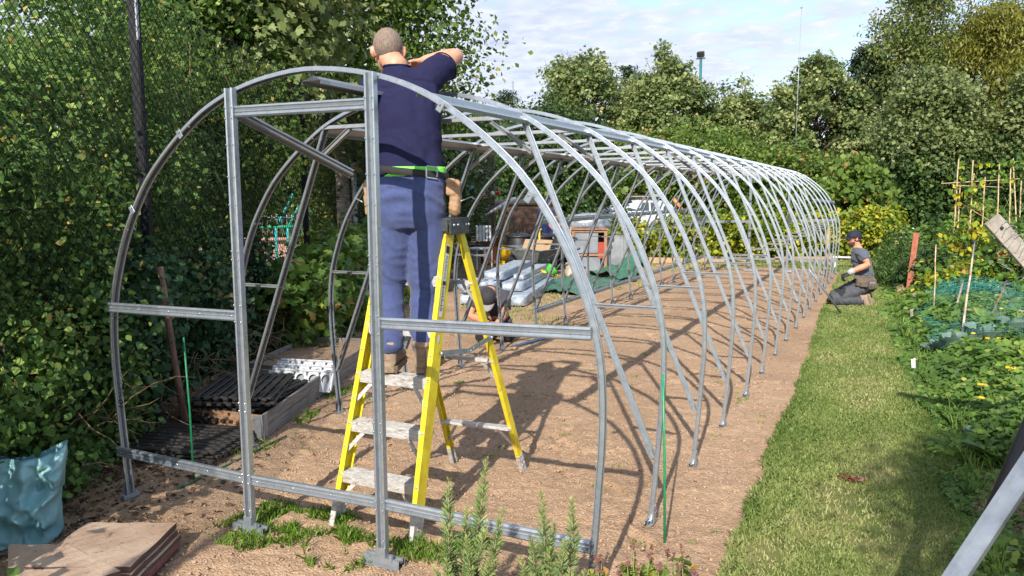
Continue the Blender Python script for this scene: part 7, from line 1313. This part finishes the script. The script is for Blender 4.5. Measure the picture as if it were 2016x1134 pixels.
for i, (x, y, s, lab) in enumerate([(3.05, 2.55, .17, 'big jagged green dock leaf plant in the shade by the black pole'), (3.15, 3.3, .13, 'broad leaved horseradish at the right edge of the weedy bed'), (2.98, 2.95, .10, 'grey green thistle rosette at the edge of the shaded bed')]):
    root = thing('dock_plant', lab, 'plant', (x, y, 0)); n = 13; a = np.arange(n)*2.4; C = np.stack([x+s*.8*np.cos(a), y+s*.8*np.sin(a), .07+.06*rng.random(n)], -1); N_ = np.stack([-.5*np.cos(a), -.5*np.sin(a), np.ones(n)], -1); V, F = leaf_verts(C, N_, s*rng.uniform(1, 1.6, n), LOBED if i != 1 else OVAL, 0); npmesh('leaves', V, F, LM_SQUASH if i < 2 else LM_CAB, root, rnd=rng.uniform(.3, .8, n)); m = MB()
    for k in range(n): m.tube([(x, y, .0), tuple(C[k]*.5+np.array((x, y, .04))*.5), tuple(C[k])], .004, 4)
    m.build('stems', M_STEM, root)
def rust():
    n = 46; P = np.stack([2.231+rng.normal(0, .045, n), 1.869+rng.normal(0, .02, n), .045+.02*rng.random(n)], -1); V, F = leaf_verts(P, rng.normal(size=(n, 3))+np.array((0, 0, .6)), rng.uniform(.015, .035, n), KITE, 0); tag(npmesh('fallen_leaves', V, F, leafmat('rusty_leaves', [(0, (.10, .03, .017)), (1, (.21, .08, .045))], transl=.1), rnd=rng.random(n)), 'small heap of rust red dead leaves lying on the grass path', 'dead leaves')
rust()
# ------------------------------------------------------------------ foreground plants
def rosemary(x, y, sprigs, lab):
    root = thing('rosemary_bush', lab, 'rosemary', (x, y, 0), 'rosemary bushes at the bottom edge'); m = MB(); Ps, Ns, Ss, Rn, Ts = [], [], [], [], []
    for (px, py, h) in sprigs:
        b = Vector((x+(px-x)*.35, y+(py-y)*.35, .0)); t = Vector((px, py, h)); pts = [b, b.lerp(t, .35)+Vector((rng.uniform(-.03, .03), rng.uniform(-.03, .03), .03)), b.lerp(t, .7)+Vector((rng.uniform(-.018, .018), rng.uniform(-.018, .018), .012)), t]; m.tube(pts, [.006, .005, .0035, .0015], 5)
        n = int(620*h+90); tt = rng.random(n)**.85*.96+.04; L_ = .027*(.45+.75*np.clip((1-tt)*3.2, 0, 1)); a = rng.uniform(0, 6.28, n)
        for q in range(n):
            s = tt[q]*3; i = min(2, int(s)); p = pts[i].lerp(pts[i+1], s-i); r = Vector((math.cos(a[q]), math.sin(a[q]), .35+.9*tt[q]+rng.normal(0, .3))).normalized(); Ps.append(tuple(p+r*(L_[q]*.55))); Ts.append(tuple(r)); Ss.append(L_[q]*1.35); Rn.append(min(1, max(0, rng.normal(.28+.55*tt[q]**2, .16))))
    m.build('stems', pmat('rosemary_wood', (.16, .12, .07), (.28, .23, .13), rough=.8), root) if 'rosemary_wood' not in MATS else m.build('stems', MATS['rosemary_wood'], root)
    P, T, S = np.array(Ps), np.array(Ts), np.array(Ss); N_ = unit(np.cross(T, rng.normal(size=T.shape))); s = np.cross(T, N_); sh_ = np.array([(0, 0), (.055, .35), (.042, .8), (0, 1), (-.042, .8), (-.055, .35)]); V = P[:, None]+S[:, None, None]*(s[:, None]*sh_[None, :, :1]+T[:, None]*(sh_[None, :, 1:]-.4)); n = len(P)
    npmesh('needles', V.reshape(-1, 3), np.arange(n*6).reshape(n, 6), LM_ROSE, root, rnd=np.array(Rn))
rosemary(1.08, -.52, [(1.131, -.452, .727), (1.015, -.516, .656), (1.079, -.499, .56), (1.03, -.55, .50), (1.10, -.54, .47), (1.16, -.50, .52), (1.05, -.60, .40), (1.14, -.58, .38), (1.19, -.44, .55), (1.0, -.60, .36), (1.20, -.55, .42), (1.08, -.62, .36)], 'rosemary bush with the tallest spike, left of the right front leg')
rosemary(1.36, -.43, [(1.311, -.379, .61), (1.409, -.335, .585), (1.30, -.44, .47), (1.36, -.42, .43), (1.42, -.42, .47), (1.27, -.47, .40), (1.38, -.50, .38), (1.45, -.44, .38), (1.33, -.50, .36), (1.355, -.36, .50), (1.47, -.36, .34)], 'wider rosemary bush nearest the right front leg')
def hyssop(x, y, h, lab, seed):
    r_ = random.Random(seed); root = thing('hyssop_plant', lab, 'flowering plant', (x, y, 0), 'purple spiked plants at the bottom edge'); m = MB(); bl, sp = [], []
    for k in range(7):
        a = r_.uniform(0, 6.28); d = r_.uniform(.02, .08); hh = h*r_.uniform(.75, 1.05); t = Vector((x+d*math.cos(a), y+d*math.sin(a), hh)); m.tube([(x+d*.3*math.cos(a), y+d*.3*math.sin(a), 0), tuple(t)], [.004, .002], 4)
        for j in range(5): q = Vector((x, y, 0)).lerp(t, .25+.13*j); bl.append((q.x, q.y, q.z, .030, .030, .03))
        sp.append((t.x, t.y, t.z, .0045, .0045, .026))
    m.build('stems', M_STEM, root); foliage('leaves', LM_SED, root, bl, 900, .030, 10, .014, OVAL, .5, .4, .3)
    for q in sp: foliage('flower_spike', LM_PURP, root, [q], 60, .008, 10, .003, KITE, .3, .3, .0)
for i, (x, y, h, lab) in enumerate([(1.60, -.19, .40, 'tallest purple spiked hyssop beside the right front hoop foot'), (1.51, -.22, .33, 'yellowing hyssop clump touching the right front hoop leg'), (1.69, -.16, .34, 'hyssop clump below the second green cane'), (1.755, -.08, .33, 'rightmost reddish hyssop clump at the bottom edge')]): hyssop(x, y, h, lab, 150+i)
